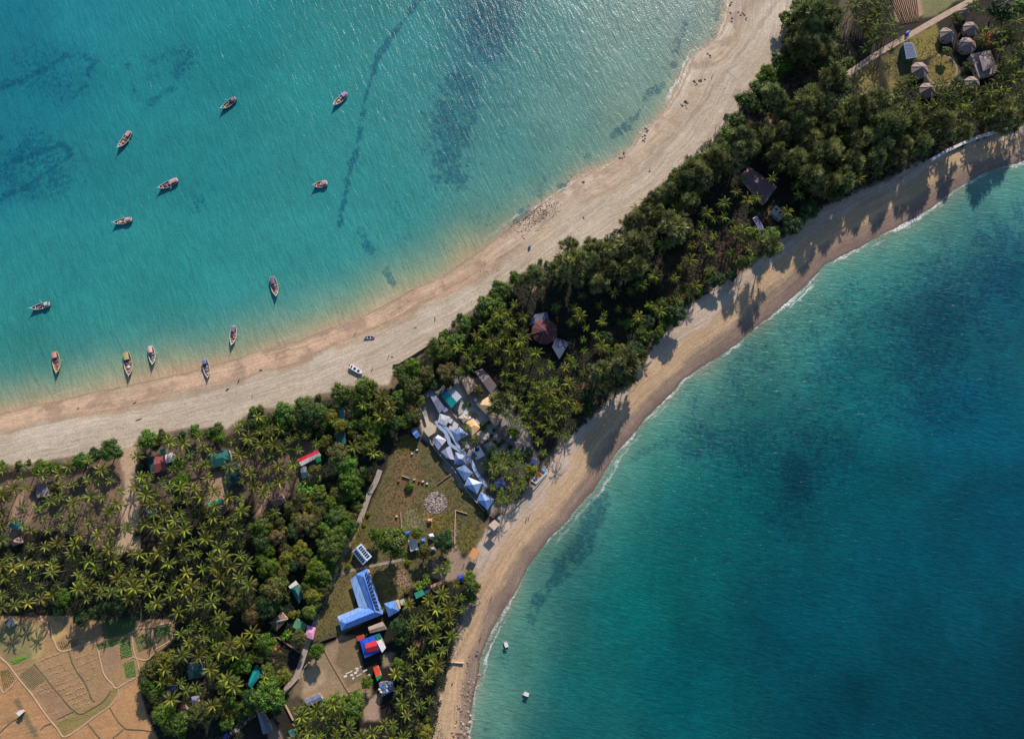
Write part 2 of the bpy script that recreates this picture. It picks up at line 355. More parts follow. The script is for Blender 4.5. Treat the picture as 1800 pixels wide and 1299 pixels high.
# groves in the middle: reddish litter
P([(1140,470),(1260,400),(1340,380),(1330,450),(1250,505),(1190,540),(1150,520)], (104,74,60), 0.7, 8, 6)
P([(1010,620),(1060,590),(1100,560),(1130,600),(1080,640),(1030,660)], (94,70,56), 0.7, 6, 5)
P([(1045,630),(1068,622),(1066,650),(1044,652)], (120,80,62), 0.8, 3, 3)
P([(1010,680),(1030,670),(1022,710),(1008,712)], (150,108,80), 0.8, 3, 2)
P([(1330,375),(1350,365),(1362,405),(1345,415)], (176,124,84), 0.85, 3, 2)
P([(1350,205),(1378,190),(1368,215),(1352,228)], (190,146,98), 0.95, 3, 2)
P([(1300,190),(1335,202),(1330,215),(1305,215)], (160,134,120), 0.7, 3, 2)
P([(930,500),(960,490),(955,512),(935,516)], (190,144,112), 0.8, 3, 2)
P([(1045,462),(1075,440),(1082,446),(1055,470)], (188,158,136), 0.8, 3, 2)
# north-east fields and lawns
P([(1362,125),(1385,95),(1440,92),(1462,130),(1392,180),(1372,165)], (108,88,76), 0.9, 4, 3)
P([(1458,60),(1480,0),(1500,0),(1492,60),(1500,100),(1482,122),(1465,118)], (96,88,66), 0.9, 4, 3)
P([(1460,80),(1478,100),(1480,120),(1462,122)], (160,134,72), 0.7, 3, 3)
P([(1560,-40),(1618,-40),(1622,30),(1588,46),(1572,40)], (164,134,108), 1, 2, 1)
P([(1616,-40),(1700,-40),(1690,0),(1645,28),(1618,38)], (120,118,78), 1, 3, 2)
P([(1495,135),(1535,108),(1545,170),(1540,185),(1500,182)], (132,118,68), 0.95, 4, 3)
P([(1545,105),(1598,70),(1595,110),(1600,150),(1562,175)], (98,92,56), 0.9, 4, 3)
P([(1556,110),(1566,105),(1570,165),(1562,165)], (156,132,76), 0.7, 3, 3)
P([(1600,68),(1640,48),(1648,70),(1642,95),(1612,112),(1602,100)], (130,118,60), 0.95, 3, 3)
P([(1630,110),(1652,98),(1678,108),(1685,130),(1672,152),(1645,158),(1632,148),(1625,128)], (126,112,58), 0.95, 3, 2)
P([(1720,62),(1742,58),(1745,78),(1730,88)], (150,84,62), 0.9, 2, 2)
P([(1745,175),(1800,160),(1800,200),(1750,205)], (96,80,66), 0.5, 5, 4)
COL *= ((0.90 + 0.20 * fbm(GX, GY, 2.4, 71, 3)) * (0.86 + 0.28 * fbm(GX, GY, 16, 72, 5, .6)))[..., None]
sdv = SDr.copy(); land_keep = SD > -14
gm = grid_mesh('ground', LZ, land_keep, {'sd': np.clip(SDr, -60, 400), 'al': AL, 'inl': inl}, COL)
def ground_mat():
    m = bpy.data.materials.new('ground'); m.use_nodes = True; nt = m.node_tree; b = nt.nodes['Principled BSDF']; L = nt.links
    vc = nn(nt, 'ShaderNodeVertexColor'); vc.layer_name = 'Col'
    sd = nn(nt, 'ShaderNodeAttribute'); sd.attribute_name = 'sd'; al = nn(nt, 'ShaderNodeAttribute'); al.attribute_name = 'al'
    il = nn(nt, 'ShaderNodeAttribute'); il.attribute_name = 'inl'
    geo = nn(nt, 'ShaderNodeNewGeometry')
    def noise(vec, s, d=5, r=0.6):
        n = nn(nt, 'ShaderNodeTexNoise'); n.inputs['Scale'].default_value = s; n.inputs['Detail'].default_value = d; n.inputs['Roughness'].default_value = r
        L.new(vec, n.inputs['Vector']); return n.outputs['Fac']
    def rng_(x, a, b_, c, d):
        r = nn(nt, 'ShaderNodeMapRange'); r.inputs[1].default_value = a; r.inputs[2].default_value = b_; r.inputs[3].default_value = c; r.inputs[4].default_value = d
        L.new(x, r.inputs[0]); return r.outputs[0]
    def mul(x, y):
        m_ = nn(nt, 'ShaderNodeMath', operation='MULTIPLY')
        for k, q in enumerate((x, y)):
            if isinstance(q, (int, float)): m_.inputs[k].default_value = q
            else: L.new(q, m_.inputs[k])
        return m_.outputs[0]
    # tide streaks that follow the shore
    cx = nn(nt, 'ShaderNodeCombineXYZ'); L.new(mul(sd.outputs['Fac'], 0.9), cx.inputs[0]); L.new(mul(al.outputs['Fac'], 0.035), cx.inputs[1])
    st = rng_(noise(cx.outputs[0], 1.0, 6, 0.7), 0.3, 0.7, 0.68, 1.18)
    fine = rng_(noise(geo.outputs['Position'], 0.9, 6, 0.75), 0.3, 0.7, 0.78, 1.2)
    grain = rng_(noise(geo.outputs['Position'], 3.2, 3, 0.6), 0.3, 0.7, 0.84, 1.16)
    # small dark debris and shells
    vo = nn(nt, 'ShaderNodeTexVoronoi'); vo.inputs['Scale'].default_value = 0.42; L.new(geo.outputs['Position'], vo.inputs['Vector'])
    dots = rng_(vo.outputs['Distance'], 0.10, 0.16, 0.62, 1.0)
    msk = rng_(noise(geo.outputs['Position'], 0.05, 3), 0.5, 0.62, 1.0, 0.0)
    dm = nn(nt, 'ShaderNodeMath', operation='MAXIMUM'); L.new(dots, dm.inputs[0]); L.new(msk, dm.inputs[1])
    stm = nn(nt, 'ShaderNodeMix', data_type='FLOAT'); L.new(il.outputs['Fac'], stm.inputs[0]); L.new(st, stm.inputs[2]); stm.inputs[3].default_value = 0.96
    tot = mul(mul(mul(stm.outputs[0], fine), grain), dm.outputs[0])
    mx = nn(nt, 'ShaderNodeMix', data_type='RGBA', blend_type='MULTIPLY'); mx.inputs[0].default_value = 1
    L.new(vc.outputs[0], mx.inputs[6]); L.new(tot, mx.inputs[7]); L.new(mx.outputs[2], b.inputs['Base Color'])
    rr = rng_(sd.outputs['Fac'], 0.2, 5.0, 0.45, 0.9); L.new(rr, b.inputs['Roughness']); b.inputs['Specular IOR Level'].default_value = 0.25
    bp = nn(nt, 'ShaderNodeBump'); bp.inputs['Strength'].default_value = 0.55; bp.inputs['Distance'].default_value = 0.35
    L.new(noise(geo.outputs['Position'], 0.7, 7, 0.7), bp.inputs['Height']); L.new(bp.outputs[0], b.inputs['Normal'])
    return m
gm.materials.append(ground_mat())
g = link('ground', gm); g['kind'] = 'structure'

# ================================================================ SEA
CP = [(-200,-200,0,95,118),(0,0,18,114,130),(150,20,26,124,134),(60,150,20,116,130),(0,300,22,114,128),(120,330,30,124,130),(250,100,28,126,132),(400,60,26,128,132),(350,300,32,130,132),(100,450,36,132,133),(300,450,38,136,134),(50,600,40,134,130),(250,560,40,134,131),(500,450,40,134,132),(560,150,36,134,133),(600,300,38,132,132),(700,100,44,132,132),(700,350,42,134,132),(850,60,30,100,112),(850,250,56,130,128),(850,350,60,134,128),(950,100,58,130,128),(1000,200,76,138,130),(1100,100,88,138,130),(1200,30,92,134,128),(1100,200,92,140,128),(1000,-200,40,110,118),(500,-200,20,115,125),
      (1790,330,62,128,126),(1700,400,34,100,108),(1600,450,42,116,114),(1500,500,30,116,114),(1650,550,4,70,84),(1780,500,4,76,94),(1500,650,8,90,96),(1400,600,34,104,102),(1300,700,18,94,98),(1250,720,26,92,94),(1150,800,24,104,98),(1200,900,0,84,88),(1100,900,4,94,94),(1000,1000,6,86,90),(1100,1050,0,90,90),(1300,850,0,86,90),(1400,900,2,70,80),(1500,850,0,76,88),(1700,750,0,76,96),(1800,900,0,64,84),(1600,1000,0,66,82),(1400,1100,0,66,80),(1200,1200,0,76,84),(1000,1200,2,86,88),(900,1150,52,112,104),(868,1250,74,118,108),(1780,1280,0,50,64),(1500,1280,0,58,72),(950,1290,2,78,82),(2100,700,0,66,86),(1600,1600,0,44,58),(2200,1400,0,44,58)]
num = np.zeros(GX.shape + (3,)); den = np.zeros(GX.shape)
for (a, b_, r_, g_, bl) in CP:
    w = 1.0 / (((PX - a) ** 2 + (PY - b_) ** 2) + 60.0 ** 2) ** 2 * 1e9
    other = (a < 1290 and b_ < 640 and not (b_ > 900)) != NM
    w = np.where(other, w * 1e-3, w)
    num += L3((r_, g_, bl)) * w[..., None]; den += w
SEA = num / den[..., None]
dep = -SDr
mot = fbm(GX, GY, 5, 91, 4); mo2 = fbm(GX, GY, 22, 92, 4); mo3 = fbm(GX, GY, 1.9, 93, 2)
# shallow sand showing through
dd = dep + (mo2 - 0.5) * 8
leftw = np.clip(1 - (PX - 820) / 150, 0.25, 1)
kN = np.exp(-(np.maximum(dd, 0) / 16.0) ** 1.6) * leftw; kS = np.exp(-(np.maximum(dd, 0) / 17.0) ** 1.3)
SEA = np.where(NM[..., None], SEA * (1 - 0.8 * kN[..., None]) + L3((124,156,118)) * 0.85 * kN[..., None], SEA * (1 - 0.85 * kS[..., None]) + L3((84,138,124)) * 0.85 * kS[..., None])
k2 = np.exp(-np.maximum(dd, 0) / np.where(NM, 2.6 + 3.4 * leftw, 3.2))
SEA = np.where(NM[..., None], SEA * (1 - 0.85 * k2[..., None]) + L3((166,156,126)) * 0.85 * k2[..., None], SEA * (1 - 0.7 * k2[..., None]) + L3((122,124,108)) * 0.7 * k2[..., None])
DW = (2, 52, 74)
WEED = np.zeros(GX.shape)
def weed(m, c, k=0.8, th=0.5, sharp=0.08, src=None):
    global WEED
    WEED = np.maximum(WEED, m * min(1, k * 1.15) * sstep(th - .22, th + .12, mot * .6 + mo2 * .4))
LW = (18, 84, 108)
weed(linemask([(742,-10),(705,45),(680,75),(665,100),(652,140),(640,180),(634,225),(628,260),(616,300),(607,345),(598,395)], 10, 8, 6, 101), LW, 0.85, 0.40)
weed(linemask([(632,405),(645,430),(662,455),(680,480),(690,495)], 14, 12, 8, 102), LW, 0.75, 0.45)
weed(linemask([(655,130),(660,180),(655,240),(665,270)], 12, 14, 8, 103), LW, 0.3, 0.5)
weed(blob(290,120,85,65,104), LW, 0.55, 0.45); weed(linemask([(215,90),(228,130),(235,165),(262,182),(300,160),(335,90)], 12, 14, 8, 105), LW, 0.6, 0.42)
weed(blob(60,285,100,75,106), (10,76,108), 0.6, 0.43); weed(linemask([(-20,290),(40,280),(110,255),(125,272),(60,320),(0,350)], 14, 16, 8, 107), (10,76,108), 0.8, 0.4)
weed(linemask([(-10,160),(60,130),(135,90),(165,110),(150,150),(110,175)], 16, 18, 9, 108), (10,82,112), 0.7, 0.42)
weed(blob(100,130,90,70,109), (10,84,112), 0.42, 0.45)
weed(blob(345,355,18,20,110), LW, 0.5, 0.42)
weed(blob(860,60,75,85,111), (26,82,106), 0.62, 0.48); weed(blob(900,-10,80,60,211), (30,84,104), 0.45, 0.45)
weed(blob(805,200,65,90,112), (34,94,112), 0.75, 0.5); weed(blob(790,300,45,60,113), (30,96,112), 0.75, 0.52)
weed(blob(860,220,90,110,114), (48,104,112), 0.5, 0.55); weed(blob(700,380,60,50,115), (30,104,118), 0.4, 0.58)
weed(linemask([(895,425),(915,385),(935,355),(955,330),(948,312)], 20, 16, 10, 116), (52,92,98), 0.75, 0.46)
weed(linemask([(985,330),(1010,305),(1035,290),(1030,275)], 18, 14, 9, 117), (60,88,92), 0.75, 0.46)
weed(linemask([(1080,238),(1105,222),(1125,195),(1138,170),(1160,150)], 15, 10, 8, 118), (62,86,96), 0.85, 0.5)
weed(linemask([(1178,128),(1185,100),(1195,65),(1205,40)], 12, 8, 8, 119), (60,86,98), 0.85, 0.5)
weed(linemask([(1255,60),(1262,20),(1265,-20)], 14, 8, 8, 120), (72,84,92), 0.7, 0.45)
weed(polymask([(640,420),(720,230),(900,120),(1040,200),(1000,300),(880,430),(720,480)], 120, 50, 141, 30), LW, 0.32, 0.5)
weed(polymask([(1180,640),(1330,560),(1480,470),(1620,400),(1800,320),(1830,620),(1700,760),(1500,860),(1330,940),(1200,860)], 120, 60, 142, 30), DW, 0.5, 0.46)
weed(polymask([(1300,800),(1480,760),(1460,940),(1330,960)], 90, 50, 143, 24), DW, 0.5, 0.45)
weed(linemask([(920,300),(960,250),(1010,230)], 20, 20, 10, 131), (60,110,116), 0.4, 0.52)
DW = (2, 52, 74)
weed(polymask([(1555,520),(1610,450),(1690,395),(1780,335),(1830,345),(1830,470),(1740,560),(1690,640),(1640,760),(1560,760),(1540,640)], 90, 45, 121, 25), (6,66,86), 0.62, 0.42)
weed(polymask([(1590,470),(1700,420),(1740,470),(1680,560),(1600,580)], 70, 30, 122, 14), (14,58,80), 0.6, 0.47)
weed(polymask([(1360,560),(1440,560),(1500,640),(1560,700),(1540,780),(1430,760),(1370,690)], 80, 40, 123, 20), (30,84,92), 0.5, 0.45)
weed(blob(1395,835,42,62,124), (2,44,66), 0.8, 0.36); weed(blob(1395,700,26,34,125), (8,58,76), 0.5, 0.42)
weed(polymask([(1190,690),(1250,690),(1290,760),(1250,830),(1190,810)], 60, 30, 126, 16), (8,74,84), 0.65, 0.44)
weed(linemask([(1062,880),(1040,915),(1020,960),(990,1000),(950,1050),(935,1090)], 34, 22, 14, 127, 12), (2,66,78), 0.75, 0.43)
weed(linemask([(1120,800),(1180,775),(1230,745)], 16, 14, 10, 128), (12,76,84), 0.5, 0.46)
weed(blob(1500,700,160,90,129), (8,66,82), 0.4, 0.5); weed(blob(1330,640,40,60,130), (14,78,90), 0.5, 0.47)
weed(linemask([(880,1110),(885,1150),(870,1210),(865,1290)], 22, 14, 10, 132, 5), (48,84,82), 0.5, 0.52)
g2 = (fbm(GX, GY, 34, 94, 5, .6) - 0.5); SEA = SEA * (1 + np.where(NM, .4, .75) * g2)[..., None]
SEA = SEA * (0.93 + 0.14 * mot)[..., None]
SEA = SEA * (1 + np.where(NM, 0.05, 0.28) * (mo3 - 0.5) * sstep(3, 14, dep))[..., None]
SEA = SEA * np.where(NM[..., None], np.array([1.25, 0.93, 0.91]), np.array([1.15, 1.06, 1.0]))
fw = np.where(NM, np.where(PX > 900, 0.75, 0.14), np.where((PX > 1100) & (PX < 1290), 1.1, np.where(PX >= 1290, 1.35, 0.8)))
sm = grid_mesh('sea', np.zeros(GX.shape), SD < 5, {'sd': np.clip(SDr, -400, 60), 'al': AL, 'fw': fw, 'weed': WEED, 'side': NM.astype(float)}, SEA)
def sea_mat():
    m = bpy.data.materials.new('sea_water'); m.use_nodes = True; nt = m.node_tree; b = nt.nodes['Principled BSDF']; L = nt.links
    vc = nn(nt, 'ShaderNodeVertexColor'); vc.layer_name = 'Col'
    def attr(n): a = nn(nt, 'ShaderNodeAttribute'); a.attribute_name = n; return a.outputs['Fac']
    sd, al, fwa, side = attr('sd'), attr('al'), attr('fw'), attr('side')
    geo = nn(nt, 'ShaderNodeNewGeometry')
    def mapv(rz, sc):
        m0 = nn(nt, 'ShaderNodeMapping'); m0.inputs['Rotation'].default_value = (0, 0, rz); L.new(geo.outputs['Position'], m0.inputs[0])
        mp = nn(nt, 'ShaderNodeMapping'); mp.inputs['Scale'].default_value = sc; L.new(m0.outputs[0], mp.inputs[0]); return mp.outputs[0]
    def noise(vec, s, d=3, r=0.5, dist=0.0):
        n = nn(nt, 'ShaderNodeTexNoise'); n.inputs['Scale'].default_value = s; n.inputs['Detail'].default_value = d; n.inputs['Roughness'].default_value = r
        n.inputs['Distortion'].default_value = dist; L.new(vec, n.inputs['Vector']); return n.outputs['Fac']
    def mr(x, a, b_, c, d):
        r = nn(nt, 'ShaderNodeMapRange'); r.inputs[1].default_value = a; r.inputs[2].default_value = b_; r.inputs[3].default_value = c; r.inputs[4].default_value = d
        L.new(x, r.inputs[0]); return r.outputs[0]
    def mth(op, x, y=None):
        m_ = nn(nt, 'ShaderNodeMath', operation=op)
        for k, q in enumerate((x, y)):
            if q is None: continue
            if isinstance(q, (int, float)): m_.inputs[k].default_value = q
            else: L.new(q, m_.inputs[k])
        return m_.outputs[0]
    # wind ripples: long-crested on the bay side, shorter and flatter on the sea side
    rN = noise(mapv(R(-20), (1.0, 0.24, 1)), 0.46, 4, 0.6, 0.6)
    rS = noise(mapv(R(98), (1.0, 0.28, 1)), 0.62, 4, 0.66, 0.5)
    chop = noise(geo.outputs['Position'], 1.1, 3, 0.6)
    hm = nn(nt, 'ShaderNodeMix', data_type='FLOAT'); L.new(side, hm.inputs[0]); L.new(rS, hm.inputs[2]); L.new(rN, hm.inputs[3])
    hgt = mth('ADD', hm.outputs[0], mth('MULTIPLY', chop, 0.35))
    bp = nn(nt, 'ShaderNodeBump'); bp.inputs['Strength'].default_value = 1.0; bp.inputs['Distance'].default_value = 0.40
    L.new(hgt, bp.inputs['Height']); L.new(bp.outputs[0], b.inputs['Normal'])
    grn = noise(geo.outputs['Position'], 0.8, 5, 0.8); tone = mth('MULTIPLY', mr(hm.outputs[0], 0.3, 0.7, 0.91, 1.09), mr(grn, 0.3, 0.7, 0.86, 1.14))
    mx = nn(nt, 'ShaderNodeMix', data_type='RGBA', blend_type='MULTIPLY'); mx.inputs[0].default_value = 1
    wd = attr('weed'); wn_ = noise(geo.outputs['Position'], 0.42, 7, 0.74, 0.4)
    wt = mth('ADD', wn_, mth('MULTIPLY', wd, 0.34)); wf = mth('MULTIPLY', mr(wt, 0.60, 0.80, 0, 1), mth('MINIMUM', mth('MULTIPLY', wd, 1.7), 0.85))
    wm = nn(nt, 'ShaderNodeMix', data_type='RGBA', blend_type='MULTIPLY'); L.new(wf, wm.inputs[0]); L.new(vc.outputs[0], wm.inputs[6]); wm.inputs[7].default_value = (0.26, 0.46, 0.66, 1)
    L.new(wm.outputs[2], mx.inputs[6]); L.new(tone, mx.inputs[7])
    # foam: a broken line just off the sand, and a few lace-like patches outside it
    cx = nn(nt, 'ShaderNodeCombineXYZ'); L.new(mth('MULTIPLY', sd, 0.35), cx.inputs[0]); L.new(mth('MULTIPLY', al, 0.11), cx.inputs[1])
    wob = mr(noise(cx.outputs[0], 1.0, 5, 0.65), 0.3, 0.7, -1.6, 1.6)
    line = mth('ABSOLUTE', mth('ADD', mth('ADD', sd, 0.75), mth('MULTIPLY', wob, 0.75)))
    patch = mr(noise(cx.outputs[0], 0.33, 5, 0.65), 0.40, 0.64, 0.0, 1.0)
    f1 = mth('MULTIPLY', mr(mth('DIVIDE', line, mth('MULTIPLY', mth('ADD', 0.12, mth('MULTIPLY', patch, 1.1)), mth('MULTIPLY', fwa, 1.15))), 0.3, 1.0, 1.0, 0.0), mth('MULTIPLY', patch, fwa))
    lace = noise(geo.outputs['Position'], 0.9, 5, 0.7); f1 = mth('MULTIPLY', f1, mr(lace, 0.42, 0.56, 0.12, 1.0))
    line2 = mth('ABSOLUTE', mth('ADD', mth('ADD', sd, 3.2), wob))
    f2 = mth('MULTIPLY', mr(line2, 0.05, 0.7, 0.9, 0.0), mth('MULTIPLY', mr(noise(cx.outputs[0], 0.21, 3, 0.5), 0.50, 0.62, 0, 1), fwa))
    wc = noise(mapv(R(98), (1.0, 0.3, 1)), 0.2, 6, 0.72)
    f3 = mth('MULTIPLY', mr(wc, 0.70, 0.74, 0, 0.5), mth('SUBTRACT', 1.0, side))
    foam = mth('MINIMUM', mth('ADD', mth('ADD', f1, f2), f3), 1.0)
    m2 = nn(nt, 'ShaderNodeMix', data_type='RGBA'); L.new(foam, m2.inputs[0]); L.new(mx.outputs[2], m2.inputs[6]); m2.inputs[7].default_value = (0.72, 0.72, 0.72, 1)
    L.new(m2.outputs[2], b.inputs['Base Color'])
    L.new(mr(foam, 0, 1, 0.27, 0.8), b.inputs['Roughness']); b.inputs['IOR'].default_value = 1.33; b.inputs['Specular IOR Level'].default_value = 0.5
    return m
sm.materials.append(sea_mat()); s_ = link('sea', sm); s_['kind'] = 'structure'
# ================================================================ PLANT MODELS
M_FROND = mat('palm_frond', (0.092, 0.118, 0.015), 0.45, 0.35, 0.5, tint=True, rnd=0.8, transl=0.05, spec=0.3)
M_PTRUNK = mat('palm_trunk', (0.20, 0.16, 0.12), 0.9, 0.3, 3.0)
M_LEAF = mat('broad_leaf', (0.078, 0.138, 0.012), 0.5, 0.45, 0.5, tint=True, rnd=0.8, transl=0.12, spec=0.4)
M_CASU = mat('casuarina_needle', (0.215, 0.235, 0.085), 0.7, 0.35, 0.6, tint=True, rnd=0.5, transl=0.12)
M_DRY = mat('dry_leaf', (0.13, 0.10, 0.04), 0.7, 0.45, 0.6, tint=True, rnd=0.8, transl=0.15)
M_BARK = mat('bark', (0.15, 0.115, 0.085), 0.95, 0.35, 2.5)
def jitc(a, b): return random.uniform(a, b)
def frond(mb, phi, el, ln, droop, tint, nl=12, wid=0.24):
    d = Vector((math.cos(phi), math.sin(phi), 0)); up = Vector((0, 0, 1)); side = Vector((-math.sin(phi), math.cos(phi), 0))
    p = Vector((0, 0, 0)) + d * 0.15; pts = [p.copy()]; dirs = []; e = el; n = 8
    for k in range(n):
        v = d * math.cos(e) + up * math.sin(e); dirs.append(v); p = p + v * (ln / n); pts.append(p.copy()); e -= droop * (0.5 + k / n) / n * 2
    dirs.append(dirs[-1]); tw = random.uniform(-0.3, 0.3)
    vs = []; fs = []
    for i, q in enumerate(pts):
        w = 0.07 * (1 - 0.7 * i / n); vs += [q + side * w, q - side * w]
    for i in range(n): fs.append((2 * i, 2 * i + 1, 2 * i + 3, 2 * i + 2))
    mb.add(vs, fs, 0, tuple(min(c * 1.25, 2.6) for c in tint))
    for j in range(nl):
        t = 0.14 + 0.86 * j / (nl - 1); f = t * n; i = min(int(f), n - 1); q = pts[i].lerp(pts[i + 1], f - i); v = dirs[i]
        L_ = ln * 0.225 * (math.sin(math.pi * min(1, t * 0.80 + 0.14)) ** 0.7) * random.uniform(0.85, 1.1)
        nrm = side.cross(v).normalized() * -1
        for s in (-1, 1):
            a = 0.95 - 0.45 * t
            o = (side * s * math.sin(a) + v * math.cos(a)).normalized()
            dr = 0.95 + 0.5 * t + random.uniform(-.15, .15) + s * tw
            m1 = q + o * L_ * 0.5 - up * L_ * 0.24; m2 = q + o * L_ * 0.95 - up * L_ * dr * 0.6; w = wid * 0.5
            mb.add([q - v * w * 0.8, q + v * w * 0.8, m1 + v * w, m1 - v * w, m2], [(0, 1, 2, 3), (3, 2, 4)], 0, tuple(c * random.uniform(0.8, 1.2) for c in tint))
def palm_crown(k, nf=19, ln=4.8, nl=12):
    mb = MB(); random.seed(100 + k)
    for i in range(nf):
        t = i / (nf - 1); phi = i * 2.39996 + random.uniform(-.2, .2)
        el = R(74) * (1 - t) ** 0.9 + R(-26) * t + random.uniform(-.08, .08)
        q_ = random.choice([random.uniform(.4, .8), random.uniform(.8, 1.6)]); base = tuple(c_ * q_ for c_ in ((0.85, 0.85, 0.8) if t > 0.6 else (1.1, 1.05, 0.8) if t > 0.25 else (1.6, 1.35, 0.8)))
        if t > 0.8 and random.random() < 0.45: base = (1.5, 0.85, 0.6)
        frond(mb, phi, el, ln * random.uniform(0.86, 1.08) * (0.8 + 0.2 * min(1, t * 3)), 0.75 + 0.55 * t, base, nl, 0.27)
    for i in range(6):
        a = i * 1.05; mb.dome((math.cos(a) * .28, math.sin(a) * .28, -0.45), 0.16, 0.2, 5, 2, 1, 0, (1, 1, 1))
    return mb
M_COCO = mat('coconut', (0.22, 0.17, 0.05), 0.6)
PALM_CROWNS = [palm_crown(k, [19, 15, 22, 17, 20, 13][k], [4.8, 4.4, 5.0, 4.6, 5.1, 4.0][k]).mesh('palm_crown', [M_FROND, M_COCO]) for k in range(6)]
PALM_LOW = [palm_crown(20 + k, 15, 4.5, 9) for k in range(3)]
PALM_TRUNKS = []
for k in range(3):
    mb = MB(); b = 0.25 + 0.25 * k; pts = [Vector((b * (z / 9.0 - 1) * (z / 9.0) * 1.2 - b * (1 - z / 9.0), 0, z)) for z in (0, 1.5, 3.5, 5.5, 7.5, 9.0)]
    mb.tube(pts, [0.26, 0.19, 0.17, 0.15, 0.14, 0.13], 7); PALM_TRUNKS.append(mb.mesh('palm_trunk', M_PTRUNK, True))

def leafy(mb, c, r, n, size, tint, squash=0.8, up=0.0, m=0):
    """leaf clumps spread over and inside a lobe"""
    for i in range(n):
        z = random.uniform(-0.35, 1); t = random.uniform(0, 2 * math.pi); q = math.sqrt(max(0, 1 - z * z))
        nrm = Vector((math.cos(t) * q, math.sin(t) * q, z)); rr = r * random.uniform(0.72, 1.08)
        p = Vector(c) + Vector((nrm.x * rr, nrm.y * rr, nrm.z * rr * squash))
        nj = (nrm + Vector((random.uniform(-.7, .7), random.uniform(-.7, .7), random.uniform(-.5, .7) + up))).normalized()
        u = nj.orthogonal().normalized(); a = random.uniform(0, 6.28); u2 = u * math.cos(a) + nj.cross(u) * math.sin(a); w = nj.cross(u2)
        s = size * random.uniform(0.6, 1.3); v = random.uniform(0.7, 1.3)
        mb.add([p - u2 * s, p - w * s * 0.45 + nj * s * .12, p + u2 * s, p + w * s * 0.45 + nj * s * .12], [(0, 1, 2, 3)], m, tuple(c_ * v for c_ in tint))
def core(mb, c, r, squash, tint, m=0):
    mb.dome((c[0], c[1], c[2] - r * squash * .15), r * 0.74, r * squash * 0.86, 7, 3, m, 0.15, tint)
def broad_crown(k, lobes=15, leaf=0.30):
    mb = MB(); random.seed(300 + k)
    for i in range(lobes):
        t = i * 2.4 + random.uniform(-.3, .3); rr = 3.0 * math.sqrt(i / lobes) * random.uniform(0.85, 1.1); r = random.uniform(1.0, 1.65)
        z = 1.9 * (1 - (rr / 3.6) ** 2) + random.uniform(-.3, .5)
        v = random.uniform(0.75, 1.35); ti = (v * random.uniform(.9, 1.15), v, v * random.uniform(.7, 1.1))
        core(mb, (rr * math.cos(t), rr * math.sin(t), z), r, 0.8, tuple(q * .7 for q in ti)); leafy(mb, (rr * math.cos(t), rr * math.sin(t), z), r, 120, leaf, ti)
    return mb
BROAD = [broad_crown(k) for k in range(6)]
BROAD_M = [b.mesh('tree_crown', M_LEAF) for b in BROAD]
DRY_M = []
for b in BROAD[:3]:
    b.m = [0] * len(b.f); DRY_M.append(b.mesh('dry_crown', M_DRY))
def casu_crown(k, n=38):
    mb = MB(); random.seed(500 + k)
    for i in range(n):
        t = i * 2.4 + random.uniform(-.4, .4); rr = 4.6 * math.sqrt((i + .5) / n) * random.uniform(0.6, 1.28)
        z = 4.2 * (1 - (rr / 4.9) ** 2) + random.uniform(-2.4, 1.6) - (3.2 if i % 4 == 3 else 0); c = Vector((rr * math.cos(t), rr * math.sin(t), z))
        ax = Vector((math.cos(t) * rr * .36, math.sin(t) * rr * .36, .7)).normalized(); v = random.choice([random.uniform(.35, .8), random.uniform(.9, 1.6)])
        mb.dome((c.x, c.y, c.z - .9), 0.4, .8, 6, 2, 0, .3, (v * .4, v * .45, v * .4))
        for j in range(92):
            a = random.uniform(0, 6.28); e = random.uniform(-0.7, 1.1); d = Vector((math.cos(a) * math.cos(e), math.sin(a) * math.cos(e), math.sin(e)))
            d = (d + ax * .9).normalized(); p = c + d * random.uniform(.0, .5); ln = random.uniform(1.0, 2.3); s = d.cross(Vector((random.uniform(-1, 1), random.uniform(-1, 1), random.uniform(-1, 1)))).normalized() * 0.095
            q = p + d * ln; q.z -= 0.12; b = random.uniform(.45, 1.6)
            mb.add([p - s, p + s, q + s * .6, q - s * .6], [(0, 1, 2, 3)], 0, (v * b, v * b, v * b))
    return mb
CASU_M = [casu_crown(k).mesh('casuarina_crown', M_CASU) for k in range(5)]
def limb_trunk(k, h, r0, spread, nl=5):
    mb = MB(); random.seed(700 + k); mb.tube([(0, 0, 0), (.1, .05, h * .4), (0, .1, h * .75), (.1, 0, h + 1.2)], [r0, r0 * .75, r0 * .6, r0 * .3], 7)
    for i in range(nl):
        a = i * 6.28 / nl + random.uniform(-.3, .3); z = h * random.uniform(.5, .8)
        mb.tube([(0, .05, z), (math.cos(a) * spread * .5, math.sin(a) * spread * .5, z + (h - z) * .9), (math.cos(a) * spread, math.sin(a) * spread, h + 1.2)], [r0 * .5, r0 * .32, r0 * .14], 5)
    return mb
TRUNKS = [limb_trunk(k, 4.0, 0.3, 2.3).mesh('tree_trunk', M_BARK) for k in range(3)]
CTRUNKS = [limb_trunk(10 + k, 10.0, 0.4, 2.8, 7).mesh('casuarina_trunk', M_BARK) for k in range(3)]
def shrub_mesh(k):
    mb = MB(); random.seed(900 + k)
    for i in range(8):
        t = i * 2.4; rr = 1.5 * math.sqrt(i / 8); r = random.uniform(.65, 1.0); v = random.uniform(.8, 1.4); ti = (v, v, v * .8)
        c = (rr * math.cos(t), rr * math.sin(t), .7 * (1 - (rr / 2.2) ** 2) + .35)
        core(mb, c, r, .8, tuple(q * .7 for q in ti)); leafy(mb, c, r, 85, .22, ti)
    return mb
SHRUB_M = [shrub_mesh(k).mesh('shrub_foliage', M_LEAF) for k in range(4)]
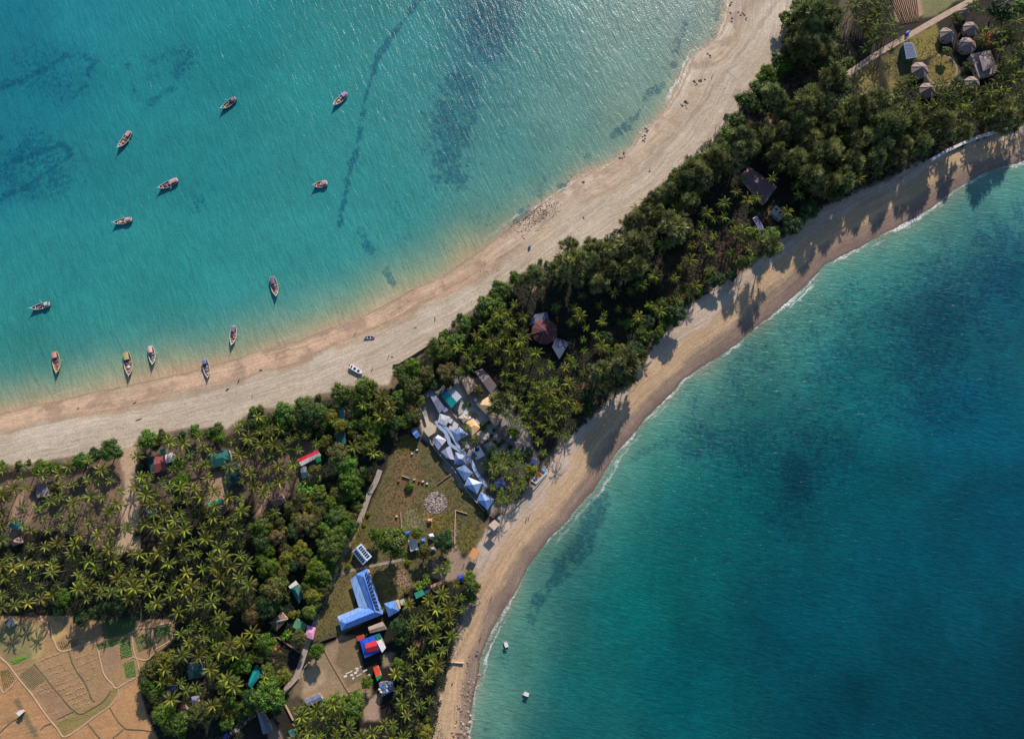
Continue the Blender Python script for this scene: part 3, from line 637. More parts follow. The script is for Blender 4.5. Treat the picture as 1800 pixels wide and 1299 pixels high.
_m = MB(); [_m.tube([(0, 0, 0), (math.cos(a) * .5, math.sin(a) * .5, .7)], [.07, .03], 5) for a in (0, 1.3, 2.6, 3.9, 5.2)]; STEM_M = _m.mesh('shrub_stem', M_BARK)
# banana / broad pale leaves clump
def banana_mesh(k):
    mb = MB(); random.seed(950 + k)
    for i in range(9):
        phi = i * 2.4; d = Vector((math.cos(phi), math.sin(phi), 0)); s = Vector((-d.y, d.x, 0)); p = Vector((0, 0, 1.6)); e = random.uniform(.5, 1.2); vs = []
        for q in range(6):
            w = .34 * math.sin(math.pi * (q + .6) / 6.2); vs += [p + s * w, p - s * w]; p = p + (d * math.cos(e) + Vector((0, 0, math.sin(e)))) * .5; e -= .35
        mb.add(vs, [(2 * j, 2 * j + 1, 2 * j + 3, 2 * j + 2) for j in range(5)], 0, (1.3, 1.5, .8))
    return mb
BAN_M = [banana_mesh(k).mesh('banana_leaves', M_LEAF) for k in range(2)]
_m = MB(); _m.tube([(0, 0, 0), (0, 0, 1.7)], [.16, .1], 6); BSTEM = _m.mesh('banana_stem', M_BARK)

# ================================================================ PLANT POSITIONS (crown centres measured on the photograph)
PALMS = []
def pal(x0, y0, s): PALMS.extend(TP(x0, y0, s))
pal(0,750,[(75,450),(255,420),(240,540),(450,510),(630,500),(720,430),(930,360),(1070,460),(930,570),(770,620),(150,655),(30,720),(260,840),(20,900),(410,870),(530,790),(630,750),(770,810),(960,740),(1080,760),(1280,680),(780,910),(620,940),(950,900),(1160,900),(470,980),(960,1010),(1160,1070),(740,1000),(240,1050),(330,1100),(510,1100),(660,1080),(840,1150),(1170,1190),(990,1260),(480,1270),(20,1200),(20,1040),(1340,1080),(320,1280),(20,470)])
pal(225,700,[(200,450),(120,500),(440,470),(590,480),(790,530),(1100,460),(1270,430),(1180,600),(1290,580),(470,760),(700,730),(840,850),(80,940),(200,910),(360,880),(440,940),(300,1010),(500,1080),(700,960),(340,1130),(550,1210),(270,1230),(1060,1050),(1190,1060),(1200,750),(1300,800),(1330,930),(900,1260),(1140,1270),(1200,1190),(750,410),(1160,330),(1200,260)])
pal(450,650,[(20,500),(130,500),(40,650),(150,620),(260,630),(60,800),(290,850),(450,850),(70,950),(240,1020),(120,1080),(370,1120),(830,560),(970,590),(1130,380),(1230,380),(1040,450),(1180,520),(1320,500),(1180,680),(1240,780),(1030,820),(1240,890),(1330,280),(20,1240)])
pal(675,550,[(30,900),(70,990),(20,1150),(780,370),(870,460),(1010,500),(920,570),(980,250),(1060,170),(1140,320),(1200,370)])
pal(675,750,[(855,185),(970,140),(870,0),(1160,250),(1060,400),(1280,420),(1210,390),(1150,640),(1240,690),(1310,770),(1140,520)])
pal(780,650,[(770,880),(650,1020),(570,1010),(770,1110),(520,1260),(1300,700),(1050,880),(1000,760),(920,120),(1060,150),(820,100),(720,170),(830,200),(680,240),(1030,270),(1110,240),(1240,220),(780,360),(920,360),(1060,400),(1230,360),(850,420),(1240,470),(1020,590),(1160,560),(700,510),(780,540),(940,670),(1190,690),(650,40),(1320,150)])
pal(0,950,[(470,70),(310,110),(90,180),(580,180),(260,250),(410,260),(550,270),(20,270),(60,390),(330,370),(550,340),(420,480),(260,550),(20,580),(160,680),(300,660),(430,620),(560,570),(30,700),(180,460),(800,40),(980,50),(1000,100),(770,130),(810,240),(940,220),(1190,200),(1010,300),(830,360),(1120,350),(1250,270),(860,430),(1250,400),(960,480),(1080,500),(1180,550),(1290,500),(830,510),(1060,570),(920,620)])
pal(225,900,[(180,130),(300,170),(450,210),(600,190),(280,30),(560,50),(900,60),(1140,90),(790,160),(930,200),(1090,210),(1160,190),(820,280),(690,310),(960,380),(1200,330),(330,440),(120,450),(40,430),(720,450),(600,500),(880,480),(1020,480),(1190,460),(430,550),(220,510),(1090,580),(790,600),(370,660),(620,640),(1170,700),(60,640),(20,720),(530,730),(980,710),(450,800),(670,780),(70,800),(220,840),(450,880),(600,850),(900,840),(1090,800),(730,890),(980,900),(310,960),(230,1000),(530,1060),(690,990),(800,990),(890,960),(560,1130),(650,1030),(950,1110),(1000,1140),(700,1180),(640,1250),(800,1230),(900,1250),(1320,1280)])
pal(450,850,[(205,300)])
pal(225,1083,[(580,60),(700,90),(820,150),(900,160),(650,290),(790,240),(920,290),(970,370),(750,430),(860,430),(520,460),(390,560),(580,410),(440,540),(560,700),(350,700),(460,880),(620,780),(720,750),(780,800),(920,630),(870,560),(1060,670),(1120,740),(1120,410),(1210,270),(1300,230),(900,940),(1310,170)])
pal(450,1050,[(90,830),(640,1180),(480,1260),(830,1050),(820,1130)])
pal(650,1083,[(470,30),(450,120),(590,90),(700,110),(830,50),(860,220),(680,240),(450,380),(760,370),(640,440),(410,540),(530,520),(700,530),(280,610),(440,690),(610,660),(300,780),(450,820),(340,920),(630,890),(520,950),(390,1050),(150,1150),(250,1150),(220,1270),(360,1280),(30,1240)])
pal(650,900,[(910,760),(760,870),(620,930),(940,910),(700,1030),(830,1010),(410,980),(450,1100),(980,1030),(570,1070),(800,600),(830,540),(740,620)])
pal(780,430,[(750,640),(590,740),(840,770),(540,830),(440,880),(340,930),(790,910),(700,840),(640,930),(490,960),(600,1000),(690,1000),(550,1100),(700,1130),(800,1030),(900,1120),(230,1170),(140,1080),(370,1240),(570,1240),(850,970),(720,1240),(980,1150),(1190,660),(1130,1280),(1340,830),(1330,1200),(850,1270)])
pal(1000,450,[(290,150),(230,300),(140,420),(320,520),(60,560),(120,640),(40,720),(180,760),(350,700),(290,840),(150,890),(350,960),(160,1010),(60,1150),(150,1240),(450,260),(830,100),(910,220),(760,300),(1110,240),(1170,120),(1280,50),(660,370),(480,390),(520,560),(640,580),(740,650),(540,700),(370,620),(850,520),(960,590),(800,870),(860,800),(1170,470),(1270,390),(1340,320),(830,480)])
pal(900,600,[(200,80),(760,110),(960,70),(600,180),(650,250),(420,260),(770,330),(560,280),(80,430),(230,440),(330,460),(400,530),(530,520),(290,570),(60,640),(200,670),(320,720),(520,640),(680,700),(540,780),(440,860),(300,880),(160,900),(390,950),(590,990),(460,1000),(290,1060),(340,1160),(50,1190),(210,960),(60,850),(130,780)])
pal(1000,300,[(990,790),(1290,790),(1270,920)])
pal(1200,250,[(880,160),(950,250),(620,410),(560,530),(680,620),(780,590),(440,650),(250,750),(330,820),(430,800),(200,880),(180,970),(320,1000),(60,1080),(250,1080),(290,1170),(60,1220),(530,940),(640,930),(610,1030),(690,1130),(510,1180),(720,1230),(1200,460),(1230,560),(1290,310)])
pal(1250,80,[(580,1160),(650,1240),(1260,960),(430,1130)])
pal(1400,0,[(560,60),(740,90),(620,160),(670,180),(830,90),(960,80),(970,130),(900,200),(740,200),(1010,200),(690,290),(900,260),(810,350),(930,350),(740,380),(650,320),(720,530),(1080,420),(1090,290),(1240,840),(1100,920),(1240,930),(930,1000),(1130,1100),(1280,1030),(1170,840),(1320,1130),(860,150),(760,300)])
pal(1575,0,[(820,60),(900,120),(1000,150),(1090,230),(1170,300),(1270,230),(1100,340),(1200,420),(1300,330),(1250,520),(1330,450),(1100,520),(1150,600),(1290,620),(1080,690),(1200,720),(1320,760),(1120,800),(1230,860),(1060,880),(1300,950),(1150,980),(950,920),(780,920),(1000,1000),(540,1000),(620,1010),(640,1110),(740,1110),(900,1050),(1040,1060),(490,1120),(40,920),(90,1090),(350,1130),(30,1020),(220,1090),(920,310)])
pal(1350,0,[(p[0]*1.991, p[1]*1.991) for p in [(150,980),(240,1080),(20,870),(60,900),(100,1130),(20,950)]])
PALMS += [(403,822),(373,796),(424,846),(397,845),(378,890),(27,915)]
BRO = []   # x, y, r(px), kind: g green, b bright, d dark, o olive, y yellowish, r dry
def bro(x0, y0, s): BRO.extend([(x0 + a / 6.013, y0 + b / 6.013, r / 6.013, k) for a, b, r, k in s])
bro(0,750,[(1150,250,110,'g'),(1000,290,72,'d'),(850,360,92,'g'),(430,440,90,'b'),(570,430,70,'g'),(200,390,45,'g'),(305,365,30,'g'),(20,400,50,'g'),(580,660,62,'r')])
bro(225,700,[(210,430,90,'g'),(370,420,70,'g'),(350,350,34,'d'),(300,470,45,'r'),(580,380,45,'d'),(700,340,70,'g'),(860,370,60,'g'),(945,335,70,'g'),(970,420,70,'b'),(1320,130,50,'g'),(1290,180,30,'g'),(540,690,75,'g'),(570,860,80,'b'),(540,1000,50,'g'),(760,1190,90,'o'),(140,730,40,'g'),(135,790,36,'g')])
bro(450,650,[(290,450,110,'g'),(500,370,90,'g'),(560,480,110,'d'),(680,440,90,'g'),(900,250,110,'g'),(1140,210,130,'g'),(760,380,50,'d'),(660,280,40,'g'),(470,490,50,'o'),(840,410,35,'y'),(520,640,70,'o'),(670,680,45,'g'),(880,900,120,'o'),(960,1000,110,'g'),(700,830,50,'g'),(620,1060,60,'o'),(1000,1200,120,'b'),(1130,1080,60,'g'),(1200,1150,40,'o'),(780,1230,50,'o'),(1330,910,50,'g'),(850,1240,50,'g'),(40,410,50,'g'),(730,560,60,'g'),(570,560,60,'d')])
bro(675,550,[(880,100,80,'g'),(800,30,40,'g'),(740,100,30,'g'),(830,170,60,'g'),(1010,40,90,'d'),(620,240,50,'g'),(560,380,110,'g'),(640,430,80,'g'),(770,290,80,'g'),(850,340,50,'g'),(1030,350,75,'b'),(170,620,75,'g'),(300,560,85,'b'),(330,610,50,'g'),(800,620,55,'b'),(140,900,80,'g'),(450,650,90,'o'),(300,800,110,'o'),(680,630,100,'r'),(270,990,70,'r'),(570,500,50,'r'),(1000,830,60,'o'),(680,720,70,'d'),(1110,250,20,'g'),(550,760,60,'d'),(220,760,60,'d')])
BRO += [(690,955,28,'g'),(780,953,18,'d'),(746,971,12,'o'),(739,961,9,'g'),(720,855,9,'g'),(722,1000,4,'y'),(715,1040,5,'y'),(717,988,6,'y'),(660,940,12,'b'),(646,903,5,'y'),(640,923,4,'y'),(611,997,6,'g'),(627,1060,5,'g')]
bro(780,650,[(740,660,60,'b'),(930,1070,70,'y'),(150,30,60,'b'),(540,1140,30,'g'),(820,1210,40,'g'),(910,880,50,'d'),(220,370,26,'g'),(270,370,30,'g'),(410,600,50,'d')])
bro(0,950,[(650,610,85,'b'),(860,820,80,'d'),(1000,760,70,'d'),(1250,700,90,'d'),(620,720,60,'d'),(1110,720,70,'d'),(1330,640,60,'d')])
bro(225,900,[(1180,920,110,'o'),(1310,1080,100,'r'),(1320,170,60,'g'),(1320,300,50,'g'),(90,230,40,'d')])
bro(450,850,[(70,450,90,'g'),(20,560,60,'b'),(60,620,90,'d'),(220,560,80,'r'),(470,160,75,'o'),(560,250,70,'y'),(520,400,100,'r'),(400,500,80,'d'),(660,290,70,'o'),(820,370,90,'g'),(780,60,70,'g'),(840,110,70,'o'),(1010,30,100,'b'),(1000,160,50,'b'),(1060,250,60,'g'),(920,350,80,'g'),(980,450,90,'b'),(740,470,80,'b'),(850,560,110,'g'),(780,700,120,'g'),(690,620,60,'g'),(470,680,75,'y'),(590,650,45,'o'),(480,820,70,'o'),(620,900,100,'b'),(690,960,100,'g'),(750,1020,60,'g'),(540,990,50,'b'),(540,1090,70,'g'),(600,1190,80,'y'),(670,1170,60,'g'),(150,880,90,'b'),(190,1000,50,'b'),(270,960,70,'o'),(180,1130,130,'o'),(120,1250,120,'d'),(330,1210,40,'g'),(1080,100,50,'g'),(1130,150,30,'g'),(360,240,60,'o'),(340,340,50,'g')])
bro(225,1083,[(380,460,100,'y'),(240,560,100,'o'),(210,700,90,'g'),(240,800,70,'g'),(330,960,60,'g'),(330,1040,80,'g'),(420,1110,90,'b'),(520,1140,110,'g'),(580,1080,70,'g'),(570,1260,50,'g'),(750,1010,110,'o'),(980,940,90,'o'),(1120,960,60,'b'),(1200,520,90,'b'),(1200,940,34,'b'),(1300,850,90,'d'),(1040,240,60,'o'),(1050,300,40,'o'),(1100,860,50,'g')])
bro(450,1050,[(120,1040,150,'g'),(640,570,80,'b'),(100,480,100,'b'),(290,830,80,'y'),(120,110,110,'d'),(570,150,80,'g'),(390,180,50,'y'),(460,420,80,'o'),(1170,900,65,'b'),(1060,1090,90,'g'),(920,1060,50,'b'),(1010,1200,100,'g'),(1060,60,30,'g'),(50,270,50,'o'),(220,1180,60,'d')])
bro(650,1083,[(300,510,70,'b'),(310,240,60,'g'),(310,100,90,'d'),(480,1180,80,'o'),(580,1230,80,'y'),(600,1090,40,'y'),(560,1000,50,'g'),(350,130,60,'d')])
bro(650,900,[(1050,700,70,'b'),(1080,800,90,'g'),(1060,900,70,'g'),(600,680,50,'g'),(520,770,50,'y'),(400,860,70,'o'),(810,520,40,'g'),(500,220,60,'g')])
bro(780,430,[(760,350,75,'b'),(640,470,90,'g'),(540,540,80,'g'),(440,650,110,'g'),(560,620,80,'g'),(370,760,80,'g'),(260,800,75,'b'),(240,860,60,'g'),(160,760,40,'b'),(100,820,35,'g'),(190,880,60,'o'),(550,400,35,'g'),(1020,170,30,'g'),(1090,190,30,'g'),(1200,160,50,'g'),(150,1010,80,'g'),(20,1050,80,'g'),(20,920,40,'g')])
bro(1000,300,[(190,860,90,'b'),(230,930,60,'g'),(430,770,50,'g'),(330,790,50,'b'),(480,750,40,'g'),(1150,50,80,'b'),(1090,90,50,'g')])
bro(1000,450,[(1010,720,60,'b'),(960,800,60,'b'),(920,910,45,'g'),(540,1000,70,'y'),(680,990,100,'d'),(1130,620,110,'d'),(500,910,50,'o'),(1050,650,70,'d')])
bro(900,600,[(800,640,60,'d'),(820,720,70,'d'),(940,640,28,'d'),(940,690,24,'d'),(760,560,60,'d')])
bro(1200,250,[(170,170,60,'b'),(300,70,50,'b'),(740,970,80,'g'),(880,1000,80,'g'),(520,850,40,'g'),(980,950,60,'g'),(1150,900,80,'d'),(1120,840,70,'d'),(1240,850,60,'d'),(740,740,50,'d')])
bro(1250,80,[(730,130,90,'g'),(760,220,80,'b'),(600,290,90,'b'),(700,300,60,'g'),(560,340,80,'b'),(480,440,70,'g'),(580,440,80,'g'),(370,580,105,'g'),(650,390,70,'g'),(260,800,90,'g'),(470,690,45,'b'),(190,930,90,'b'),(165,740,30,'g'),(430,870,70,'r'),(1200,60,90,'g'),(1210,180,90,'g')])
bro(1400,0,[(290,550,90,'y'),(540,670,70,'g'),(440,720,70,'g'),(510,1120,80,'b'),(290,430,60,'o'),(530,930,60,'g'),(30,60,90,'g'),(300,620,60,'g')])
bro(1575,0,[(1100,120,120,'d'),(1300,60,90,'g'),(540,540,50,'g'),(640,200,70,'o'),(520,980,50,'b'),(450,1010,40,'g'),(660,870,60,'g'),(1220,120,90,'g'),(770,700,50,'o')])
bro(1350,0,[(350*1.991,1000*1.991,130,'d'),(140*1.991,1190*1.991,110,'d'),(20*1.991,1250*1.991,90,'g'),(220*1.991,1120*1.991,100,'d')])
CAS = []
def cas(x0, y0, s): CAS.extend([(x0 + a / 6.013, y0 + b / 6.013, r / 6.013) for a, b, r in s])
cas(675,550,[(1230,950,125)]); cas(780,430,[(950,340,115),(1180,260,80)]); cas(1000,300,[(50,1000,145),(640,560,90),(730,480,70),(820,400,70),(870,290,60),(960,260,75),(1070,220,90),(930,470,95),(1110,600,150),(700,800,150),(560,870,100),(1180,120,90),(1250,60,60),(800,860,80)])
cas(1000,450,[(600,1150,150),(340,1220,100)]); cas(900,600,[(950,330,110),(1000,470,90),(1230,380,80)])
cas(1200,250,[(420,80,100),(330,190,110),(110,300,120),(200,380,110),(100,420,100),(450,220,80),(640,80,130),(760,60,60),(920,1110,110),(640,1260,70),(20,930,80)])
cas(1250,80,[(660,560,120),(760,620,60),(1250,400,150),(1110,580,140),(880,740,120),(330,980,120),(130,1070,110),(60,1180,90),(1050,1000,110),(1180,1150,150),(1290,1080,100),(600,950,90),(1050,60,120),(1000,850,90),(750,900,80)])
cas(1400,0,[(170,150,180),(330,230,120),(80,300,120),(90,530,110),(400,880,160),(130,1100,150),(650,1170,150),(860,1060,120),(980,1250,130),(740,1250,120)])
cas(1575,0,[(1150,1230,150),(420,1280,120),(130,1260,110),(1330,1180,90)])
cas(1350,0,[(a*1.991,b*1.991,r*1.991) for a,b,r in [(900,680,72),(1040,700,45),(1240,632,42),(750,680,50),(620,680,90),(560,850,60),(680,850,50),(600,760,70),(440,860,60),(300,800,80),(230,560,60),(400,950,60),(820,760,50),(700,780,50),(480,740,70)]])
CASF = [(x, y, r) for x, y, r in CAS]
def dedupe(L_, d):
    out = []
    for p in L_:
        if all((p[0] - q[0]) ** 2 + (p[1] - q[1]) ** 2 > d * d for q in out): out.append(p)
    return out
BRO = dedupe(BRO, 6.0); CAS = dedupe(CAS, 11.0)
PALMS = dedupe([p[:2] for p in PALMS], 9.5)
NLISTED = len(PALMS)
# the densest groves also hold palms between the ones one can tell apart
ROOFQ = []
FILLS = [([(850,800),(900,790),(942,828),(905,882),(872,880)],11.5),([(0,850),(200,830),(215,950),(0,960)],19),([(450,790),(540,765),(560,780),(500,860),(460,880)],17),([(262,800),(440,790),(440,880),(300,890)],18),([(1290,240),(1380,200),(1470,190),(1560,200),(1640,240),(1570,300),(1440,350),(1380,300)],17),([(1110,360),(1180,320),(1250,280),(1290,290),(1230,350),(1180,400),(1120,420)],17),([(0,985),(60,985),(100,1000),(108,1060),(0,1072)],18),([(130,960),(240,960),(430,905),(440,1050),(300,1080),(240,1060),(135,1045)],18),([(1620,150),(1740,130),(1720,60),(1800,30),(1800,200),(1640,220)],11.5),([(1490,0),(1560,0),(1570,60),(1520,80)],11),([(820,600),(900,530),(930,560),(900,600),(960,660),(1010,700),(960,790),(930,760),(880,680),(840,640)],13.5),([(240,800),(330,820),(330,930),(260,920)],16),([(520,1240),(600,1235),(640,1299),(520,1299)],14),([(310,1100),(400,1090),(410,1160),(330,1160)],15)]
BROFILL = [([(480,880),(560,860),(650,820),(645,872),(600,960),(560,1060),(500,1100),(440,1000),(460,900)],12.5),([(700,655),(755,665),(728,735),(700,755),(690,730)],12),([(440,745),(560,710),(690,690),(690,760),(640,790),(560,770),(470,770)],14),([(262,1180),(300,1165),(300,1290),(262,1240)],13),([(380,1130),(470,1120),(480,1240),(400,1280)],15),([(1380,30),(1460,20),(1470,100),(1380,110)],14),([(1040,600),(1180,520),(1300,440),(1340,440),(1200,560),(1100,650)],17)]
CASFILL = [([(1290,240),(1380,200),(1470,190),(1560,200),(1640,240),(1570,300),(1440,350),(1400,300)],27),([(1110,360),(1180,320),(1250,280),(1290,290),(1230,350),(1180,400),(1120,420)],27),([(1000,430),(1100,430),(1150,460),(1060,500)],22),([(1410,20),(1450,20),(1450,90),(1400,90)],18)]
# ================================================================ BUILDINGS
LANDMARKS = []      # (px, py, phrase)
def lm(px, py, s): LANDMARKS.append((px, py, s))
M_WALL = cm(176, 166, 150, 0.9); M_TIMBER = cm(120, 96, 74, 0.9); M_DARK = mat('dark_opening', (0.012, 0.012, 0.015), 0.6, 0.1); M_DOOR = cm(92, 70, 52, 0.8)
M_WHITE = cm(222, 220, 214, 0.6); M_CONC = cm(168, 162, 154, 0.9, 0.25, 0.6); M_PANEL = mat('solar_glass', (0.012, 0.018, 0.05), 0.25, 0.15, 1.0, spec=0.6)
def thatch(r, g, b):
    r, g, b = int(min(235, r * 1.1)), int(min(230, g * 1.1)), int(min(225, b * 1.08))
    return mat('thatch_%d_%d_%d' % (r, g, b), S(r, g, b, .9), 0.95, 0.38, 2.2, streak=(1, 1, .4))
def metal(r, g, b, rough=0.45): return mat('sheet_%d_%d_%d' % (r, g, b), S(r, g, b, .9), rough, 0.32, 0.9, streak=(1.6, 0.3, 1), spec=0.5)
def roof_faces(Q, dz, kind, ax=0, inset=0.35):
    """Q: four eave corners (Vector). returns top verts, faces"""
    a, b, c, d = Q if ax == 0 else (Q[1], Q[2], Q[3], Q[0])
    up = Vector((0, 0, dz))
    if kind == 'flat': return [a, b, c, d], [(0, 1, 2, 3)]
    if kind == 'shed': return [a, b, c + up, d + up], [(0, 1, 2, 3)]
    if kind == 'pyr':
        m = (a + b + c + d) / 4 + up; return [a, b, c, d, m], [(0, 1, 4), (1, 2, 4), (2, 3, 4), (3, 0, 4)]
    e = (a + d) / 2 + up; f = (b + c) / 2 + up
    if kind == 'gable': return [a, b, c, d, e, f], [(0, 1, 5, 4), (2, 3, 4, 5), (3, 0, 4), (1, 2, 5)]
    e2 = e.lerp(f, inset); f2 = f.lerp(e, inset)
    return [a, b, c, d, e2, f2], [(0, 1, 5, 4), (2, 3, 4, 5), (3, 0, 4), (1, 2, 5)]
def orient(P_):
    s = sum((P_[i].x * P_[(i + 1) % len(P_)].y - P_[(i + 1) % len(P_)].x * P_[i].y) for i in range(len(P_)))
    return P_ if s > 0 else P_[::-1]
def solid_roof(mb, vs, fs, th, mi=None):
    o = len(mb.v); n = len(vs); mb.v += [tuple(v) for v in vs] + [(v.x, v.y, v.z - th) for v in vs]
    ed = {}
    for k, f in enumerate(fs):
        mb.f.append(tuple(o + i for i in f)); mb.m.append(mi[k] if mi else 0)
        mb.f.append(tuple(o + n + i for i in reversed(f))); mb.m.append(0)
        for i in range(len(f)): ed[(f[i], f[(i + 1) % len(f)])] = k
    for (i, j) in ed:
        if (j, i) not in ed: mb.f.append((o + i, o + n + i, o + n + j, o + j)); mb.m.append(0)
def walls(t, Q, z0, inset, wm, door=True, top=None):
    c = sum(Q, Vector()) / len(Q); mb = MB(); P_ = []
    for q in Q:
        d = (q - c); P_.append(c + d * max(0.2, 1 - inset / max(d.length, .5)))
    n = len(P_); zt = (top if top else Q[0].z) - 0.06
    vs = [(p.x, p.y, z0 - 0.3) for p in P_] + [(p.x, p.y, zt) for p in P_]
    mb.add(vs, [(k, (k + 1) % n, (k + 1) % n + n, k + n) for k in range(n)] + [tuple(range(n - 1, -1, -1)), tuple(range(n, 2 * n))])
    w = mb.build('wall', wm, t)
    if door:
        for k in range(n):
            p, q = P_[k], P_[(k + 1) % n]; L_ = (q - p).length; a = math.atan2(q.y - p.y, q.x - p.x); nr = Vector((math.sin(a), -math.cos(a), 0))
            if L_ < 2.6: continue
            h = zt - z0
            if k == 0 or (k == 2 and L_ > 9):
                m_ = p.lerp(q, 0.3) + nr * 0.03; MB().box(m_.x, m_.y, z0 + min(2, h * .85) / 2, 0.95, 0.08, min(2, h * .85), a).build('door', M_DOOR, t)
            for f in ([.65] if L_ < 7 else [.5, .75, .9] if k in (0, 2) else [.25, .5, .75]):
                m_ = p.lerp(q, f) + nr * 0.03; MB().box(m_.x, m_.y, z0 + h * .58, 0.9, 0.08, min(1, h * .4), a).build('window', M_DARK, t)
    return P_
def house(name, label, cat, px, h, dz, kind, rm, wm=None, ax=0, inset=0.35, wall=0.45, mi=None, group=None, ridge=None, posts=False, th=0.10, door=True, anchor=None):
    """px: four roof corners measured in photo pixels; h eave height above ground; dz ridge rise"""
    cx = sum(p[0] for p in px) / len(px); cy = sum(p[1] for p in px) / len(px)
    z0 = max(PW(cx, cy).z, 0.2); Q = orient([W(a, b, z0 + h) for a, b in px]); c = sum(Q, Vector()) / len(Q)
    t = thing(name, label, cat, (c.x, c.y, z0), 0, group); off = Vector((c.x, c.y, z0)); Q = [q - off for q in Q]
    vs, fs = roof_faces(Q, dz, kind, ax, inset); mb = MB(); solid_roof(mb, vs, fs, th, mi)
    rf = mb.build('roof', rm, t)
    if ridge is not None and kind in ('gable', 'hip'):
        MB().tube([vs[4] + Vector((0, 0, .05)), vs[5] + Vector((0, 0, .05))], .16, 5).build('ridge_cap', ridge, rf)
    if posts:
        for q in Q:
            p = q * 0.86; MB().tube([(p.x, p.y, -.3), (p.x, p.y, h)], .09, 6).build('post', M_TIMBER, t)
    else: walls(t, Q, 0, wall, wm or M_WALL, door, min(q.z for q in Q))
    for q in [px]: ROOFQ.append((cx, cy, max(math.hypot(a - cx, b - cy) for a, b in px)))
    return t
def z6(x0, y0, pts, z=6.013): return [(x0 + a / z, y0 + b / z) for a, b in pts]

# ---- the L-shaped school
z0 = 1.7; H1 = 3.4
def wq(p, h): return W(p[0], p[1], z0 + h)
org = wq((640, 1055), 0); t = thing('school_building', 'long L-shaped building, bright blue hipped roof with a row of dark solar panels', 'school', org)
A_ = [wq((626, 1009), H1), wq((645.5, 999), H1), wq((673, 1079.5), H1), wq((600.3, 1108.5), H1), wq((595.5, 1090.5), H1), wq((648, 1068.5), H1), wq((640, 1014), H1 + 1.7), wq((659.5, 1075), H1 + 1.7), wq((608, 1095.5), H1 + 1.7)]
A_ = [v - org for v in A_]
fs = [(0, 6, 1), (1, 6, 7, 2), (2, 7, 8, 3), (3, 8, 4), (4, 8, 7, 5), (5, 7, 6, 0)]; fs = [f[::-1] for f in fs]
def upfix(V, F_):
    out = []
    for f in F_:
        n = (V[f[1]] - V[f[0]]).cross(V[f[2]] - V[f[0]]); out.append(f if n.z > 0 else f[::-1])
    return out
blue = metal(98, 142, 216, .35); mb = MB(); solid_roof(mb, A_, upfix(A_, fs), .12); rf = mb.build('roof', blue, t)
for a, b in ((6, 7), (7, 8)): MB().tube([A_[a] + Vector((0, 0, .05)), A_[b] + Vector((0, 0, .05))], .14, 5).build('ridge_cap', metal(80, 130, 210, .35), rf)
V1 = [v - org for v in (wq((615.5, 1019), 2.7), wq((625.5, 1010.5), 3.25), wq((647, 1069), 3.25), wq((630.7, 1067), 2.7))]
V2 = [v - org for v in (wq((630.2, 1067.6), 2.7), wq((646.6, 1069.6), 3.25), wq((596, 1090), 3.25), wq((593, 1083), 2.7))]
mb = MB(); solid_roof(mb, V1, upfix(V1, [(0, 1, 2, 3)]), .1); solid_roof(mb, V2, upfix(V2, [(0, 1, 2, 3)]), .1); mb.build('veranda_roof', metal(140, 172, 222, .35), t)  # veranda sheet paler than the main roof to imitate stronger sunlight
wp = [A_[i] for i in (0, 1, 2, 3, 4, 5)][::-1]; cc = A_[7]
mb = MB(); n = 6; wv = []
for p in wp:
    q = p.copy(); d = (Vector((cc.x, cc.y, 0)) - Vector((p.x, p.y, 0))); d = d.normalized() * .5; wv.append(Vector((p.x + d.x, p.y + d.y, 0)))
mb.add([(p.x, p.y, -.3) for p in wv] + [(p.x, p.y, H1 - .1) for p in wv], [(k, (k + 1) % n, (k + 1) % n + n, k + n) for k in range(n)]); mb.build('wall', cm(206, 196, 170, .9), t)
for k in range(n):
    p, q = wv[k], wv[(k + 1) % n]; L_ = (q - p).length; a = math.atan2(q.y - p.y, q.x - p.x); nr = Vector((math.sin(a), -math.cos(a), 0))
    for i in range(int(L_ // 4)):
        m_ = p.lerp(q, (i + .5) / max(1, int(L_ // 4))) + nr * .03
        if i % 3 == 1: MB().box(m_.x, m_.y, 1.05, 1.0, .09, 2.1, a).build('door', M_DOOR, t)
        else: MB().box(m_.x, m_.y, 1.7, 1.3, .09, 1.1, a).build('window', M_DARK, t)
e0, e1 = A_[6].lerp(A_[1], .38), A_[7].lerp(A_[2], .60)
for i in range(11):
    f = 0.03 + i * 0.088; p = A_[6].lerp(A_[7], f); q = A_[1].lerp(A_[2], f); d = (q - p); al_ = (A_[7] - A_[6]).normalized(); nrm = al_.cross(d.normalized()); nrm = nrm if nrm.z > 0 else -nrm
    c0 = p.lerp(q, .42) + nrm * .14; u = al_ * .68; v = d.normalized() * 1.05
    mb = MB(); mb.add([c0 - u - v, c0 + u - v, c0 + u + v, c0 - u + v] + [w_ - nrm * .06 for w_ in (c0 - u - v, c0 + u - v, c0 + u + v, c0 - u + v)], [(0, 1, 2, 3), (7, 6, 5, 4), (0, 4, 5, 1), (1, 5, 6, 2), (2, 6, 7, 3), (3, 7, 4, 0)]); mb.build('solar_panel', M_PANEL, t)
ROOFQ += [(635, 1045, 38), (615, 1090, 25)]; lm(640, 1050, 'the L-shaped blue roof')
